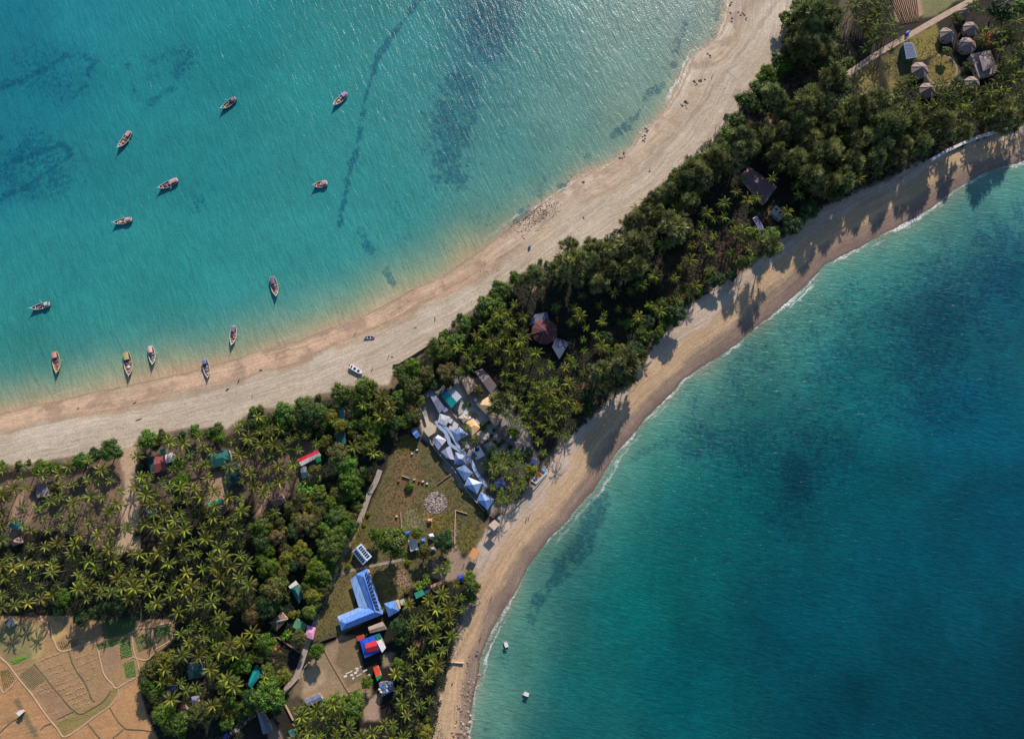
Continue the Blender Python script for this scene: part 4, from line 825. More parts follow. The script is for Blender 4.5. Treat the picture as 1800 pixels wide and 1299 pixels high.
# ---- solar shed
t = house('solar_shed', 'small pale blue shed beside the path with two rows of dark solar panels', 'shed', [(634.6,955),(653.7,978),(637.9,993.2),(618.8,968.9)], 3, .9, 'gable', metal(176, 196, 220, .35))
lm(636, 974, 'the solar shed by the path')
def panels_on(t, rows, frame=False):
    rf = [c for c in t.children if c.name.startswith('roof')][0]; V = [v.co.copy() for v in rf.data.vertices]; return V
V = panels_on(t, 6)
def panel_grid(t, a, b, c, d, nu, nv, gap=.12, mar=.06, lift=.1, m_=None):
    a, b, c, d = [Vector(q) for q in (a, b, c, d)]; nrm = (b - a).cross(d - a).normalized(); nrm = nrm if nrm.z > 0 else -nrm
    for i in range(nu):
        for j in range(nv):
            pts = []
            for (x, y) in ((i + gap / 2, j + gap / 2), (i + 1 - gap / 2, j + gap / 2), (i + 1 - gap / 2, j + 1 - gap / 2), (i + gap / 2, j + 1 - gap / 2)):
                u = mar + (1 - 2 * mar) * x / nu; v = mar + (1 - 2 * mar) * y / nv
                pts.append(a.lerp(b, u).lerp(d.lerp(c, u), v) + nrm * lift)
            mb = MB(); mb.add(pts + [p - nrm * .05 for p in pts], upfix(pts, [(0, 1, 2, 3)]) + [(7, 6, 5, 4), (0, 4, 5, 1), (1, 5, 6, 2), (2, 6, 7, 3), (3, 7, 4, 0)]); mb.build('solar_panel', m_ or M_PANEL, t)
panel_grid(t, V[0], V[1], V[5], V[4], 6, 1, .25, .08); panel_grid(t, V[2], V[3], V[4], V[5], 6, 1, .25, .08)
# ---- coloured-roof house
BL = metal(40, 84, 196, .4); RD = metal(196, 44, 58, .4); GR = metal(20, 120, 74, .4); TL = metal(30, 98, 92, .5); TL_SHADE = metal(20, 66, 68, .6)  # both teals darkened to stand in for palm shadow on the roofs
t = house('family_house', 'square house with a blue roof, raised red centre, green corner and white awning', 'house', [(632.1,1125.7),(667,1112.5),(678,1140),(641,1156.4)], 3.2, .8, 'hip', BL, inset=.45)
o0 = t.location
def sub_roof(t, name, px, h, dz, kind, m_, ax=0, th=.1):
    Q = [q - t.location for q in orient([W(a, b, t.location.z + h) for a, b in px])]; vs, fs = roof_faces(Q, dz, kind, ax); mb = MB(); solid_roof(mb, vs, fs, th); return mb.build(name, m_, t)
sub_roof(t, 'red_roof', [(642,1131),(662,1125),(665.5,1141.5),(644,1147)], 4.1, .9, 'gable', RD, 0)
sub_roof(t, 'green_panel', [(659,1115.8),(667,1112.8),(670,1122),(661.5,1125)], 3.75, .05, 'flat', GR)
sub_roof(t, 'awning', [(661.6,1126.5),(670.5,1123),(678.6,1138),(671.6,1146.5)], 4.3, .1, 'shed', M_WHITE, 1)
lm(655, 1134, 'the house with blue, red and white roofing')
house('annex_shed', 'tiny shed with a flat red roof at the corner of the blue and red house', 'shed', [(626.3,1118),(638.6,1114.5),(640.5,1121.5),(629,1127)], 2.4, .2, 'shed', metal(206, 66, 60), door=False)
house('long_shed', 'long grey-brown shed directly below the blue school roof', 'shed', [(647,1101.8),(672,1092.4),(680,1105.5),(650.5,1112.6)], 2.5, .6, 'gable', thatch(150, 134, 120), ax=0)
t = house('store_hut', 'narrow hut with an orange-red roof ending in bright green', 'hut', z6(650,1083,[(35,540),(85,515),(122,640),(75,680)]), 2.6, .2, 'flat', metal(226, 76, 52))
sub_roof(t, 'green_panel', z6(650,1083,[(62,640),(112,612),(124,642),(78,684)]), 2.75, .0, 'flat', metal(24, 142, 78))
t = house('patched_shed', 'shed covered in crumpled blue and white tarpaulins below the orange-red hut', 'shed', z6(650,1083,[(95,700),(240,680),(260,780),(130,850)]), 2.6, .8, 'gable', metal(90, 104, 124))
for k in range(16):
    a = random.uniform(100, 235) / 6.013 + 650; b = random.uniform(700, 820) / 6.013 + 1083; q = W(a, b, t.location.z + 3.3) - t.location
    MB().box(q.x, q.y, q.z + .02 * k, random.uniform(.5, 1.6), random.uniform(.4, 1.0), .05, random.uniform(0, 3)).build('tarpaulin_patch', random.choice([M_WHITE, cm(70,110,190), cm(120,140,170)]), t)
t = house('blue_villa', 'small square hipped blue roof just right of the L-shaped school', 'house', z6(650,900,[(150,965),(268,930),(312,1045),(200,1108)]), 3, 1.5, 'hip', metal(100, 142, 206, .35), inset=.42)
for q in ([(268,935),(300,920),(325,1010),(308,1025)], [(300,930),(350,910),(372,960),(320,985)]):
    MB().box(0, 0, 0, .01, .01, .01)
house('terrace_room', 'cream rooftop terrace attached right of the small blue hipped house', 'house', z6(650,900,[(272,932),(300,920),(326,1015),(312,1028)]), 3, .1, 'flat', cm(222, 190, 140), door=False)
house('white_outhouse', 'small whitish outhouse roof between the small blue house and the palms', 'shed', z6(650,900,[(316,930),(356,912),(374,960),(330,985)]), 2.4, .3, 'shed', cm(206, 196, 184), door=False)
house('green_hut', 'small hut with a clean flat green roof above the lower palms', 'hut', z6(650,900,[(470,855),(556,815),(586,868),(490,916)]), 2.8, .35, 'shed', metal(60, 150, 128), ax=0); lm(738, 1044, 'the clean green hut roof')
house('brown_longhouse', 'long low house with a brown thatched roof near the lower beach', 'house', z6(650,900,[(640,775),(805,698),(828,750),(662,832)]), 2.5, .7, 'gable', thatch(140, 110, 92)); lm(772, 1027, 'the brown longhouse by the beach')
house('blue_lean_to', 'narrow slate-blue lean-to joining the green hut and brown longhouse', 'lean-to', z6(650,900,[(578,830),(640,812),(652,845),(588,862)]), 2.3, .2, 'shed', metal(64, 84, 120), door=False)
# tents and stalls
def tent(name, label, px, h, m_, cat='tent'):
    c = PW(*px[0]); cx = sum(p[0] for p in px) / 4; cy = sum(p[1] for p in px) / 4; z_ = c.z; c = W(cx, cy, z_)
    Q = [q - c for q in orient([W(a, b, z_ + h * .45) for a, b in px])]; t = thing(name, label, cat, c)
    vs, fs = roof_faces(Q, h * .5, 'hip', 0, .3); mb = MB(); solid_roof(mb, vs, fs, .05); mb.build('canopy', m_, t)
    for q in Q: MB().tube([(q.x * .92, q.y * .92, -.2), (q.x * .92, q.y * .92, h * .44)], .05, 5).build('post', M_TIMBER, t)
    ROOFQ.append((cx, cy, 8)); return t
tent('beach_tent', 'crumpled royal blue tarpaulin tent between beach and bush', z6(650,900,[(925,672),(985,655),(998,718),(938,732)]), 2.4, cm(28, 62, 190, .5)); lm(810, 1016, 'the royal blue tarpaulin tent')
tent('tarpaulin_shelter', 'bright blue tarpaulin beside the big round tree', z6(650,900,[(350,212),(432,200),(415,240),(375,268)]), 2.2, cm(36, 112, 208, .5))
tent('market_stall', 'tiny stall with a blue and orange cover between white roof and dark tree', z6(650,900,[(540,285),(580,275),(592,318),(556,330)]), 2.0, cm(60, 140, 200, .5), 'stall')
tent('orange_tent', 'little orange tent below the round rubble heap', z6(650,900,[(605,75),(655,68),(662,105),(615,115)]), 2.0, cm(216, 140, 84, .6))
tent('white_marquee', 'pale dome-like white tent beside the dark round tree', z6(650,900,[(618,235),(665,222),(692,270),(640,292)]), 2.6, cm(206, 208, 214, .6))
tent('grey_tent', 'small grey-lilac tent just below left of the dark round tree', z6(650,900,[(640,375),(690,365),(702,405),(655,412)]), 1.9, cm(160, 156, 176, .6))
t = house('white_roof_hut', 'hut with a patched bright white roof between the round trees', 'hut', z6(650,900,[(405,300),(490,282),(516,392),(432,415)]), 2.6, .3, 'flat', M_WHITE); lm(726, 958, 'the patched white roof')
for k in range(7):
    q = W(650 + (420 + 12 * (k % 3)) / 6.013, 900 + (310 + 14 * k) / 6.013, t.location.z + 2.66) - t.location; MB().box(q.x, q.y, q.z + .05, .9, .12, .08, .3).build('roof_batten', cm(110, 108, 150), t)
# orange canopy on posts
t = house('orange_canopy', 'orange wooden canopy on four posts at the head of the beach', 'canopy', z6(650,900,[(1093,370),(1162,405),(1108,505),(1045,462)]), 3.4, .25, 'shed', mat('orange_boards', S(214,150,96), .8, .2, 1.0, streak=(3, .3, 1)), posts=True); lm(833, 973, 'the orange canopy')
# beach pavilion on posts
t = house('beach_pavilion', 'flat beige tower roof on tall posts beside the blue cottages and beach', 'pavilion', z6(675,750,[(1100,1040),(1170,980),(1226,1030),(1165,1096)]), 5.2, .05, 'flat', cm(206, 178, 162, .9), posts=True, th=.25); lm(868, 921, 'the flat tower roof by the beach')
sub_roof(t, 'deck', z6(675,750,[(1110,1045),(1168,995),(1214,1035),(1160,1085)]), 2.6, 0, 'flat', cm(150, 130, 112), 0, .2)
house('beach_kiosk', 'narrow shed with white gutter joined to the flat tower roof', 'kiosk', z6(675,750,[(1192,968),(1212,946),(1240,972),(1222,992)]), 3.4, .2, 'shed', cm(214, 218, 236, .4), door=False)
house('timber_store', 'brown weathered store shed between blue cottage and tower roof', 'shed', z6(675,750,[(1120,935),(1215,850),(1245,885),(1150,970)]), 2.4, .3, 'gable', thatch(120, 100, 88), ax=0)
# pink canopy and neighbours
house('pink_canopy', 'pink fabric canopy spanning the concrete path', 'canopy', z6(450,1050,[(542,290),(632,320),(602,446),(520,412)]), 3.2, .5, 'hip', cm(226, 158, 192, .7, .25), posts=True, inset=.3); lm(546, 1112, 'the pink canopy')
house('green_shed', 'faded green flat-roofed shed touching the pink canopy', 'shed', z6(450,1050,[(430,215),(536,300),(500,372),(385,310)]), 2.7, .5, 'gable', metal(80, 140, 104, .6), ax=1)
t = house('ridge_house', 'brown hipped house with pale green ridge caps left of the pink canopy', 'house', z6(450,1050,[(140,268),(262,150),(338,228),(218,350)]), 3, 1.8, 'pyr', thatch(124, 90, 80)); lm(490, 1092, 'the brown house with green ridges')
rf = [c for c in t.children if c.name.startswith('roof')][0]; V = [v.co.copy() for v in rf.data.vertices][:5]
for k in range(4): MB().tube([V[k] + Vector((0, 0, .06)), V[4] + Vector((0, 0, .08))], .22, 5).build('ridge_cap', metal(120, 160, 140, .6), rf)
t = house('teal_house', 'house with a shiny teal hipped roof and broken white end, below the orange-brown bushes', 'house', z6(450,850,[(352,1090),(440,1045),(500,1180),(455,1268)]), 3, 1.2, 'hip', TL, ax=1); lm(521, 1041, 'the teal and white roof')
sub_roof(t, 'white_roof_end', z6(450,850,[(342,1085),(420,1022),(448,1060),(362,1110)]), 3.5, .2, 'flat', M_WHITE)
house('teal_cottage', 'bright teal gabled roof at the right edge of the lower palm grove', 'house', [(449,1168),(462,1182),(441,1209),(436,1199)], 3, 1.0, 'gable', metal(30, 150, 150, .4), ax=1); lm(448, 1188, 'the bright teal gable')
# red and white roof
t = house('red_white_house', 'house with one red roof slope, one white slope and a green corner', 'house', z6(450,650,[(430,945),(655,850),(690,905),(480,1018)]), 3.2, .55, 'gable', [RD, M_WHITE], mi=None); lm(544, 806, 'the red and white roof')
rf = [c for c in t.children if c.name.startswith('roof')][0]
for p in rf.data.polygons:
    n = p.normal; p.material_index = 0 if n.y > 0.05 or n.z < 0 else 1
sub_roof(t, 'green_panel', z6(450,650,[(625,930),(680,905),(690,965),(640,985)]), 3.3, 0, 'flat', GR)
t = house('grey_green_annex', 'low grey annex ending in dull green, below the red and white house', 'annex', z6(450,650,[(465,1035),(530,1010),(552,1130),(488,1152)]), 2.4, .4, 'gable', metal(120, 124, 134, .6), ax=1)
sub_roof(t, 'green_panel', z6(450,650,[(474,1088),(545,1075),(555,1132),(490,1155)]), 2.85, .0, 'flat', TL_SHADE)
house('torn_teal_hut', 'hut under a sagging torn teal sheet above the red and white house', 'hut', z6(450,650,[(830,680),(935,655),(952,790),(865,812)]), 2.8, .9, 'hip', TL, ax=1); lm(598, 770, 'the torn teal hut roof')
house('slim_teal_hut', 'slim teal roof showing between bushes near the north beach', 'hut', z6(450,650,[(872,425),(925,410),(942,530),(882,548)]), 2.8, .8, 'gable', metal(52, 136, 138), ax=1); lm(600, 728, 'the slim teal roof')
# huts on the left
t = house('rust_roof_house', 'house with rust-red slopes and a silver-white end near the sandy track', 'house', z6(225,700,[(290,612),(395,585),(405,760),(272,792)]), 3, 1.2, 'gable', metal(132, 70, 66, .7), ax=0); lm(283, 813, 'the rust-red roof')
house('silver_shed', 'small silver-white roof joined to the right of the rust-red roof', 'shed', z6(225,700,[(385,600),(470,570),(486,665),(395,690)]), 2.9, .5, 'gable', cm(206, 204, 204, .5), ax=0)
house('teal_lean_to', 'narrow faded teal lean-to along the left of the rust-red roof', 'lean-to', z6(225,700,[(228,625),(270,612),(284,780),(244,802)]), 2.6, .3, 'shed', TL_SHADE, ax=1, door=False)
house('green_awning_hut', 'small bright green awning hut above the rust-red roof', 'hut', z6(225,700,[(340,545),(396,530),(392,586),(344,594)]), 2.7, .3, 'shed', metal(60, 160, 120), door=False)
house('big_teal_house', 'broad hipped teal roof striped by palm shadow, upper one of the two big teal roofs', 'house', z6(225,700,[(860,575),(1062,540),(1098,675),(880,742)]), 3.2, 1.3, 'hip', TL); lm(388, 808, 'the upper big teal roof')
house('dark_teal_house', 'broad teal roof darkened to imitate shade, lower one of the two big teal roofs', 'house', z6(225,700,[(1005,705),(1150,672),(1215,890),(1048,935)]), 3.2, 1.3, 'hip', TL_SHADE, ax=1); lm(410, 835, 'the lower big teal roof')
house('sea_green_house', 'small sea-green gabled roof below the two big teal roofs', 'house', z6(225,700,[(838,1100),(990,1050),(1016,1135),(865,1190)]), 3, 1.3, 'gable', metal(52, 158, 130)); lm(380, 886, 'the sea-green gable')
house('blue_grey_shed', 'small blue-grey shed on the sandy track under palms', 'shed', z6(225,700,[(190,1175),(282,1158),(290,1240),(205,1252)]), 2.6, .4, 'shed', metal(70, 96, 116)); lm(264, 900, 'the blue-grey track shed')
house('mauve_roof_house', 'house with a plain flat mauve-grey roof near the left photo edge', 'house', z6(0,750,[(385,612),(498,600),(512,732),(384,752)]), 3, .3, 'shed', cm(140, 128, 128, .8)); lm(75, 862, 'the flat mauve-grey roof')
house('left_teal_hut', 'half-hidden hut with a teal roof at the far left grove', 'hut', z6(0,750,[(105,1000),(240,975),(208,1098),(98,1068)]), 3, 1.0, 'hip', metal(30, 128, 134)); lm(27, 921, 'the left-edge teal roof')
house('thatched_hut', 'small rounded pinkish-brown thatched hut below the left-edge teal roof', 'hut', z6(0,750,[(125,1195),(200,1165),(222,1230),(140,1262)]), 2.6, 1.6, 'pyr', thatch(146, 122, 116))
house('brown_house', 'dark brown thatched house beside the open sandy yard', 'house', z6(450,850,[(105,160),(250,85),(322,205),(190,245)]), 3, 1.1, 'hip', thatch(110, 90, 84)); lm(486, 877, 'the dark brown thatch by the sandy yard')
house('hidden_teal_house', 'dark teal roof sunk among the lower left palms', 'house', z6(225,1083,[(622,500),(795,478),(798,640),(640,672)]), 3, 1.2, 'hip', TL_SHADE); lm(343, 1178, 'the sunken dark teal roof')
house('dim_blue_roof', 'dim navy blue roof between palms near the field edge', 'house', z6(225,1083,[(395,735),(505,725),(515,800),(400,815)]), 2.8, .8, 'gable', metal(50, 78, 110))
house('grey_tarp_hut', 'hut under a crumpled grey-lilac tarpaulin in the lower left grove', 'hut', z6(225,1083,[(665,850),(735,840),(745,915),(680,925)]), 2.6, .7, 'hip', metal(130, 130, 160))
house('red_tipped_hut', 'tiny triangular hut with a red and grey roof near the lower left grove edge', 'hut', z6(225,1083,[(565,960),(590,930),(632,990),(585,1010)]), 2.5, .9, 'pyr', metal(150, 62, 74))
house('domed_hut', 'small round hut with orange and white top in the lower left grove', 'hut', z6(225,1083,[(945,775),(1005,760),(1015,820),(950,830)]), 2.4, 1.2, 'pyr', metal(206, 156, 104))
house('brick_store', 'open walled store patched with blue and white sheets south of the dirt yard', 'store', z6(450,1050,[(510,1085),(665,1012),(705,1075),(555,1150)]), 2.6, .4, 'gable', metal(110, 118, 150)); lm(551, 1229, 'the patched store on the dirt yard')
house('small_teal_box', 'tiny flat teal roof at the bottom of the photo', 'shed', [(507,1284),(519,1281),(523,1292),(511,1296)], 2.4, .2, 'flat', metal(40, 150, 140), door=False)
house('slate_roof_house', 'large slate-grey roof at the bottom edge beside the concrete path', 'house', [(450,1246),(466,1258),(478,1285),(462,1290)], 3, .8, 'gable', metal(96, 108, 126), ax=1)
house('pond_shed', 'low grey-blue netted shed at the edge of the shaded field', 'shed', z6(0,950,[(40,860),(135,800),(160,885),(100,925)]), 2.2, .2, 'flat', cm(86, 94, 102, .9), door=False)
house('field_hut', 'tiny hut with a bright white roof on a field bank', 'hut', z6(0,1083,[(170,1022),(215,985),(245,1015),(200,1056)]), 2.3, .15, 'shed', cm(226, 224, 218), door=False); lm(34, 1252, 'the white field hut')
# ---- resort
t = house('solar_house', 'resort house with a half teal, half pale solar roof', 'house', z6(675,550,[(608,882),(725,782),(825,890),(712,1008)]), 3.4, 1.0, 'gable', [TL, cm(206, 204, 206)], ax=1); lm(793, 699, 'the teal and solar roof')
rf = [c for c in t.children if c.name.startswith('roof')][0]
rf.data.materials.clear(); rf.data.materials.append(metal(24, 150, 146, .4)); V = [v.co.copy() for v in rf.data.vertices]
for f in ((0, 1, 5, 4), (2, 3, 4, 5)):
    c = sum((V[i] for i in f), Vector()) / 4
    if c.x > 0: panel_grid(t, V[f[0]], V[f[1]], V[f[2]], V[f[3]], 6, 4, .10, .04, .12, cm(176, 176, 196, .35))
house('blue_porch', 'small light blue porch roof at the corner of the teal and solar roof', 'porch', z6(675,550,[(583,830),(612,808),(640,838),(608,862)]), 3, .2, 'flat', metal(90, 150, 190), door=False)
t = house('long_white_ridge_house', 'long narrow house, one slope bleached white and the other dark grey', 'house', z6(675,550,[(465,832),(503,806),(650,1010),(582,1060)]), 3.2, 1.6, 'gable', metal(120, 126, 146, .6), ax=0); lm(767, 705, 'the long grey and white house')
house('thatch_lodge', 'beige thatched lodge right of the solar roof', 'lodge', z6(675,550,[(802,690),(908,682),(996,782),(888,862)]), 3, 1.0, 'hip', thatch(178, 152, 128)); lm(824, 679, 'the beige thatched lodge')
house('thatch_porch', 'little thatched porch attached below the beige lodge', 'porch', z6(675,550,[(944,832),(992,795),(1004,838),(975,872)]), 2.5, .4, 'shed', thatch(170, 146, 122), door=False)
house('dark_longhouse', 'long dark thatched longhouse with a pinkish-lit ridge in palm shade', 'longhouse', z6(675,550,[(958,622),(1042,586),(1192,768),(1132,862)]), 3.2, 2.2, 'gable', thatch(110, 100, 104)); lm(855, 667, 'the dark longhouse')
house('thatch_bungalow', 'cream thatched bungalow with peaked roof beside the feathery grey tree', 'bungalow', z6(675,550,[(973,966),(1100,884),(1160,985),(1086,1076)]), 3, 1.5, 'pyr', thatch(200, 170, 136)); lm(855, 713, 'the cream peaked bungalow')
house('thatch_bungalow', 'tan peaked bungalow directly below the feathery grey tree', 'bungalow', z6(675,550,[(1092,1082),(1180,1040),(1258,1120),(1172,1206)]), 3, 1.4, 'pyr', thatch(170, 144, 124)); lm(870, 740, 'the tan peaked bungalow')
house('thatch_bungalow', 'small grey-beige thatch at the top of the resort courtyard row', 'bungalow', z6(780,650,[(150,505),(208,458),(262,520),(205,565)]), 2.9, .8, 'hip', thatch(170, 158, 144))
house('thatch_bungalow', 'sunlit golden-beige thatch in the middle of the resort row', 'bungalow', z6(780,650,[(232,560),(312,512),(388,612),(300,702)]), 3.1, 1.2, 'hip', thatch(206, 168, 130)); lm(831, 750, 'the golden-beige thatch')
house('thatch_bungalow', 'greyish thatch with three plank strips below the golden-beige one', 'bungalow', z6(780,650,[(300,712),(390,640),(482,718),(402,782)]), 3, .9, 'gable', thatch(172, 156, 142), ax=1)
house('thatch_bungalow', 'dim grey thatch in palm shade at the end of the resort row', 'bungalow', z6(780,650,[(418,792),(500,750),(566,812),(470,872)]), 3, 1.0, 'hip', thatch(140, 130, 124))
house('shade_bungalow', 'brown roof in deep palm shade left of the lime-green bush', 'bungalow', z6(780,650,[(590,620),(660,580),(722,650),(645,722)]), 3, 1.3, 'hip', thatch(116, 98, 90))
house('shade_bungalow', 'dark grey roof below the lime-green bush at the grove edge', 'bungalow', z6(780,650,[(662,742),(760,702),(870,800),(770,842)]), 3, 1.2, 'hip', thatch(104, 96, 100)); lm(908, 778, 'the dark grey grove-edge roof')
BR = [('pale lilac curved roof at the head of the blue cottages', [(588,1062),(702,1100),(655,1198),(570,1160)], 675, 550, (176,178,190), 'hip', .6),
      ('wide navy blue cottage roof with a pale triangular slope, above the white roof building', [(718,45),(795,0),(892,82),(762,162)], 675, 750, (92,116,158), 'hip', 1.2),
      ('blue cottage roof with a square notch, leftmost of the cottages along the wall', [(515,150),(570,85),(662,142),(572,250)], 675, 750, (142,150,176), 'gable', 1.1),
      ('blue cottage roof half grey-white, below the notched one', [(600,265),(700,200),(748,350),(652,332)], 675, 750, (150,154,178), 'gable', 1.1),
      ('deep blue square cottage roof where the two walkways meet', [(752,268),(860,300),(872,398),(742,398)], 675, 750, (74,96,140), 'hip', 1.4),
      ('blue cottage roof with white star-like ridges in the middle of the row', [(762,442),(850,402),(942,490),(850,572)], 675, 750, (84,112,160), 'pyr', 1.2),
      ('peaked blue cottage roof with one bright white face', [(850,622),(885,530),(1040,592),(985,712)], 675, 750, (100,130,182), 'pyr', 1.5),
      ('last and lowest peaked blue cottage roof next to the beach tower', [(985,780),(1022,685),(1166,770),(1092,882)], 675, 750, (80,118,178), 'pyr', 1.5),
      ('small dark blue roof among palms right of the walkway', [(530,1180),(622,1122),(662,1228),(560,1252)], 780, 650, (70,84,136), 'pyr', 1.6)]
for i, (lb, px, ox, oy, c, kd, dz) in enumerate(BR):
    c = tuple(int(v * .88 + 255 * .12) for v in c); dz *= .85
    t = house('blue_cottage', lb, 'cottage', z6(ox, oy, px), 3.3, dz, kd, metal(*c, .32), wm=cm(200, 204, 210, .8), ax=1 if i in (2, 3) else 0)
lm(770, 785, 'the notched blue cottage roof'); lm(832, 845, 'the white-faced blue cottage'); lm(855, 878, 'the lowest blue cottage')
for q in ([(690,1105),(732,1130),(708,1172),(668,1150)], [(738,1140),(790,1180),(745,1282),(715,1250)]):
    house('flat_roof_room', 'small pale flat-roofed room between lilac roof and walkway' if q[0][0] == 690 else 'tall pale wedge-shaped roof on the left of the wide navy cottage', 'room', z6(675, 550, q), 3.2, .1, 'flat', cm(196, 192, 200), door=False)
for lb, px, c, kd in [('tiny pale green-white roof in the resort courtyard above the golden thatch', [(222,432),(252,446),(240,478),(212,462)], (196,214,206), 'flat'),
  ('tiny white box roof beside the golden thatch', [(262,495),(284,488),(290,514),(268,520)], (222,220,218), 'flat'), ('tiny white box roof near the beige lodge porch', [(318,308),(346,302),(352,330),(324,336)], (222,222,222), 'flat'),
  ('narrow pale grey plank roof left of the golden thatch', [(150,425),(175,415),(200,450),(160,480)], (186,176,166), 'shed'), ('slim light blue roof joining white villa and walkway', [(286,868),(345,836),(356,852),(298,884)], (150,180,214), 'shed'),
  ('pale blue curved awning hidden under palms at the end of the walkway', [(598,1200),(640,1226),(622,1262),(590,1230)], (120,160,206), 'shed'), ('small lavender roof between the two walkways', [(60,590),(92,602),(80,640),(50,622)], (190,190,208), 'flat'),
  ('small grey flat roof left of the white villa', [(218,800),(262,786),(276,822),(232,836)], (176,178,190), 'flat'), ('small white roof below the white villa', [(330,925),(368,905),(384,935),(346,954)], (214,214,216), 'flat'),
  ('faded blue lean-to below the long grey and white house', [(-20,420),(28,398),(48,428),(2,452)], (134,150,190), 'shed'), ('small rusty courtyard roof between thatches', [(500,725),(535,708),(552,736),(516,752)], (150,116,100), 'shed'),
  ('pale tarpaulin roof beside the dark grey grove-edge roof', [(870,775),(905,765),(915,800),(880,812)], (170,160,160), 'shed'), ('small blue tarpaulin roof among palms by the bean bags', [(928,955),(975,945),(982,985),(936,998)], (70,100,170), 'shed')]:
    house('small_roof_shed', lb, 'shed', z6(780, 650, px), 2.9, .25, kd, cm(*c, .6), door=False)
t = house('white_villa', 'white flat-roofed villa with a round dark blue water tank on top', 'villa', z6(675,750,[(925,240),(1008,198),(1066,300),(1010,336)]), 4.2, .05, 'flat', M_WHITE, wm=M_WHITE); lm(840, 796, 'the white villa with water tank')
q = W(675 + 982 / 6.013, 750 + 238 / 6.013, t.location.z + 4.25)
tk = thing('water_tank', 'round dark blue water tank on the white flat roof', 'water tank', q); MB().tube([(0, 0, 0), (0, 0, 1.0)], 1.15, 14).build('tank_body', cm(24, 40, 110, .4), tk); MB().dome((0, 0, 1.0), 1.1, .25, 14, 2).build('lid', cm(20, 34, 96, .4), tk)
t = house('blue_gable_shed', 'little bright blue gabled shed alone on the green beside the resort wall', 'shed', z6(675,750,[(288,50),(332,15),(388,92),(342,126)]), 3.4, 1.0, 'gable', metal(96, 140, 208, .35)); lm(731, 761, 'the little blue gabled shed')
house('sand_roof_shed', 'sand-coloured patched roof beside the curved walkway start', 'shed', z6(675,550,[(405,1225),(490,1190),(545,1262),(470,1310)]), 2.8, .3, 'shed', cm(196, 180, 156, .9), door=False)
# curved walkways (raised slabs)
def strip(name, px, width, z, m_, th=.2, lab=None, cat=None, kind=None, parent=None):
    P_ = [W(a, b, z) for a, b in px]; L_, R_ = [], []
    for i, p in enumerate(P_):
        d = (P_[min(i + 1, len(P_) - 1)] - P_[max(i - 1, 0)]).normalized(); n_ = Vector((-d.y, d.x, 0)) * width / 2; L_.append(p + n_); R_.append(p - n_)
    mb = MB(); n_ = len(P_); vs = L_ + R_ + [v - Vector((0, 0, th)) for v in L_ + R_]; fs = []
    for i in range(n_ - 1):
        fs += [(i, i + n_, i + 1 + n_, i + 1), (2 * n_ + i, 2 * n_ + i + 1, 3 * n_ + i + 1, 3 * n_ + i), (i, i + 1, 2 * n_ + i + 1, 2 * n_ + i), (n_ + i, 3 * n_ + i, 3 * n_ + i + 1, n_ + i + 1)]
    fs += [(0, 2 * n_, 3 * n_, n_), (n_ - 1, 2 * n_ - 1, 4 * n_ - 1, 3 * n_ - 1)]
    mb.add(vs, fs); o = mb.build(name, m_, parent)
    if kind: o['kind'] = kind
    if lab: tag(o, lab, cat)
    return o
def smooth(px, k=4):
    out = []; n_ = len(px)
    for i in range(n_ - 1):
        p0 = px[max(i - 1, 0)]; p1 = px[i]; p2 = px[i + 1]; p3 = px[min(i + 2, n_ - 1)]
        for j in range(k):
            t_ = j / k; out.append(tuple(.5 * (2 * p1[q] + (p2[q] - p0[q]) * t_ + (2 * p0[q] - 5 * p1[q] + 4 * p2[q] - p3[q]) * t_ ** 2 + (3 * p1[q] - p0[q] - 3 * p2[q] + p3[q]) * t_ ** 3) for q in (0, 1)))
    return out + [px[-1]]
WALKM = cm(150, 168, 196, .7)
strip('raised_walkway', smooth(z6(675,750,[(548,-60),(590,5),(645,55),(680,130),(700,185),(780,238),(870,300),(925,370),(965,460),(1030,560),(1100,640)])), 1.7, 4.6, WALKM, .25, 'long raised pale blue walkway curving through the blue cottages', 'walkway')
strip('raised_walkway', smooth(z6(675,750,[(600,-40),(660,15),(720,95),(770,180),(800,232)])), 1.4, 4.75, WALKM, .25, 'short upper walkway branch curving between lilac and navy cottage roofs', 'walkway')
# ---- red conical roof
def cone_roof(name, label, cx, cy, r, h, dz, n_, rm, rot=0, ridgem=None, wm=None, group=None, cat='hut', holes=False):
    z0_ = 1.65; c = W(cx, cy, z0_ + h); t = thing(name, label, cat, (c.x, c.y, z0_), 0, group); mpp = (W(cx + 1, cy, 3) - W(cx, cy, 3)).length; rr = r * mpp
    P_ = [Vector((rr * math.cos(rot + 2 * math.pi * k / n_), rr * math.sin(rot + 2 * math.pi * k / n_), h)) for k in range(n_)] + [Vector((0, 0, h + dz))]
    mb = MB(); solid_roof(mb, P_, [(k, (k + 1) % n_, n_) for k in range(n_)], .12); rf = mb.build('roof', rm, t)
    if ridgem:
        for k in range(n_): MB().tube([P_[k] + Vector((0, 0, .06)), P_[n_] + Vector((0, 0, .06))], .13, 5).build('ridge_cap', ridgem, rf)
    MB().dome((0, 0, h + dz - .02), .35, .4, 7, 2).build('finial', ridgem or rm, rf)
    walls(t, P_[:n_], 0, rr * .18, wm or M_WALL, True, h); ROOFQ.append((cx, cy, r)); return t
t = cone_roof('round_pavilion', 'large round pavilion with a red conical roof darkened for shade in the middle palm grove', 957, 583, 23, 3.4, 3.4, 12, metal(96, 54, 58, .85), .2, None, M_TIMBER, cat='pavilion'); lm(957, 583, 'the red conical roof')  # roof red darkened to stand in for the grove shade
rf = [c for c in t.children if c.name.startswith('roof')][0]; V = [v.co.copy() for v in rf.data.vertices]
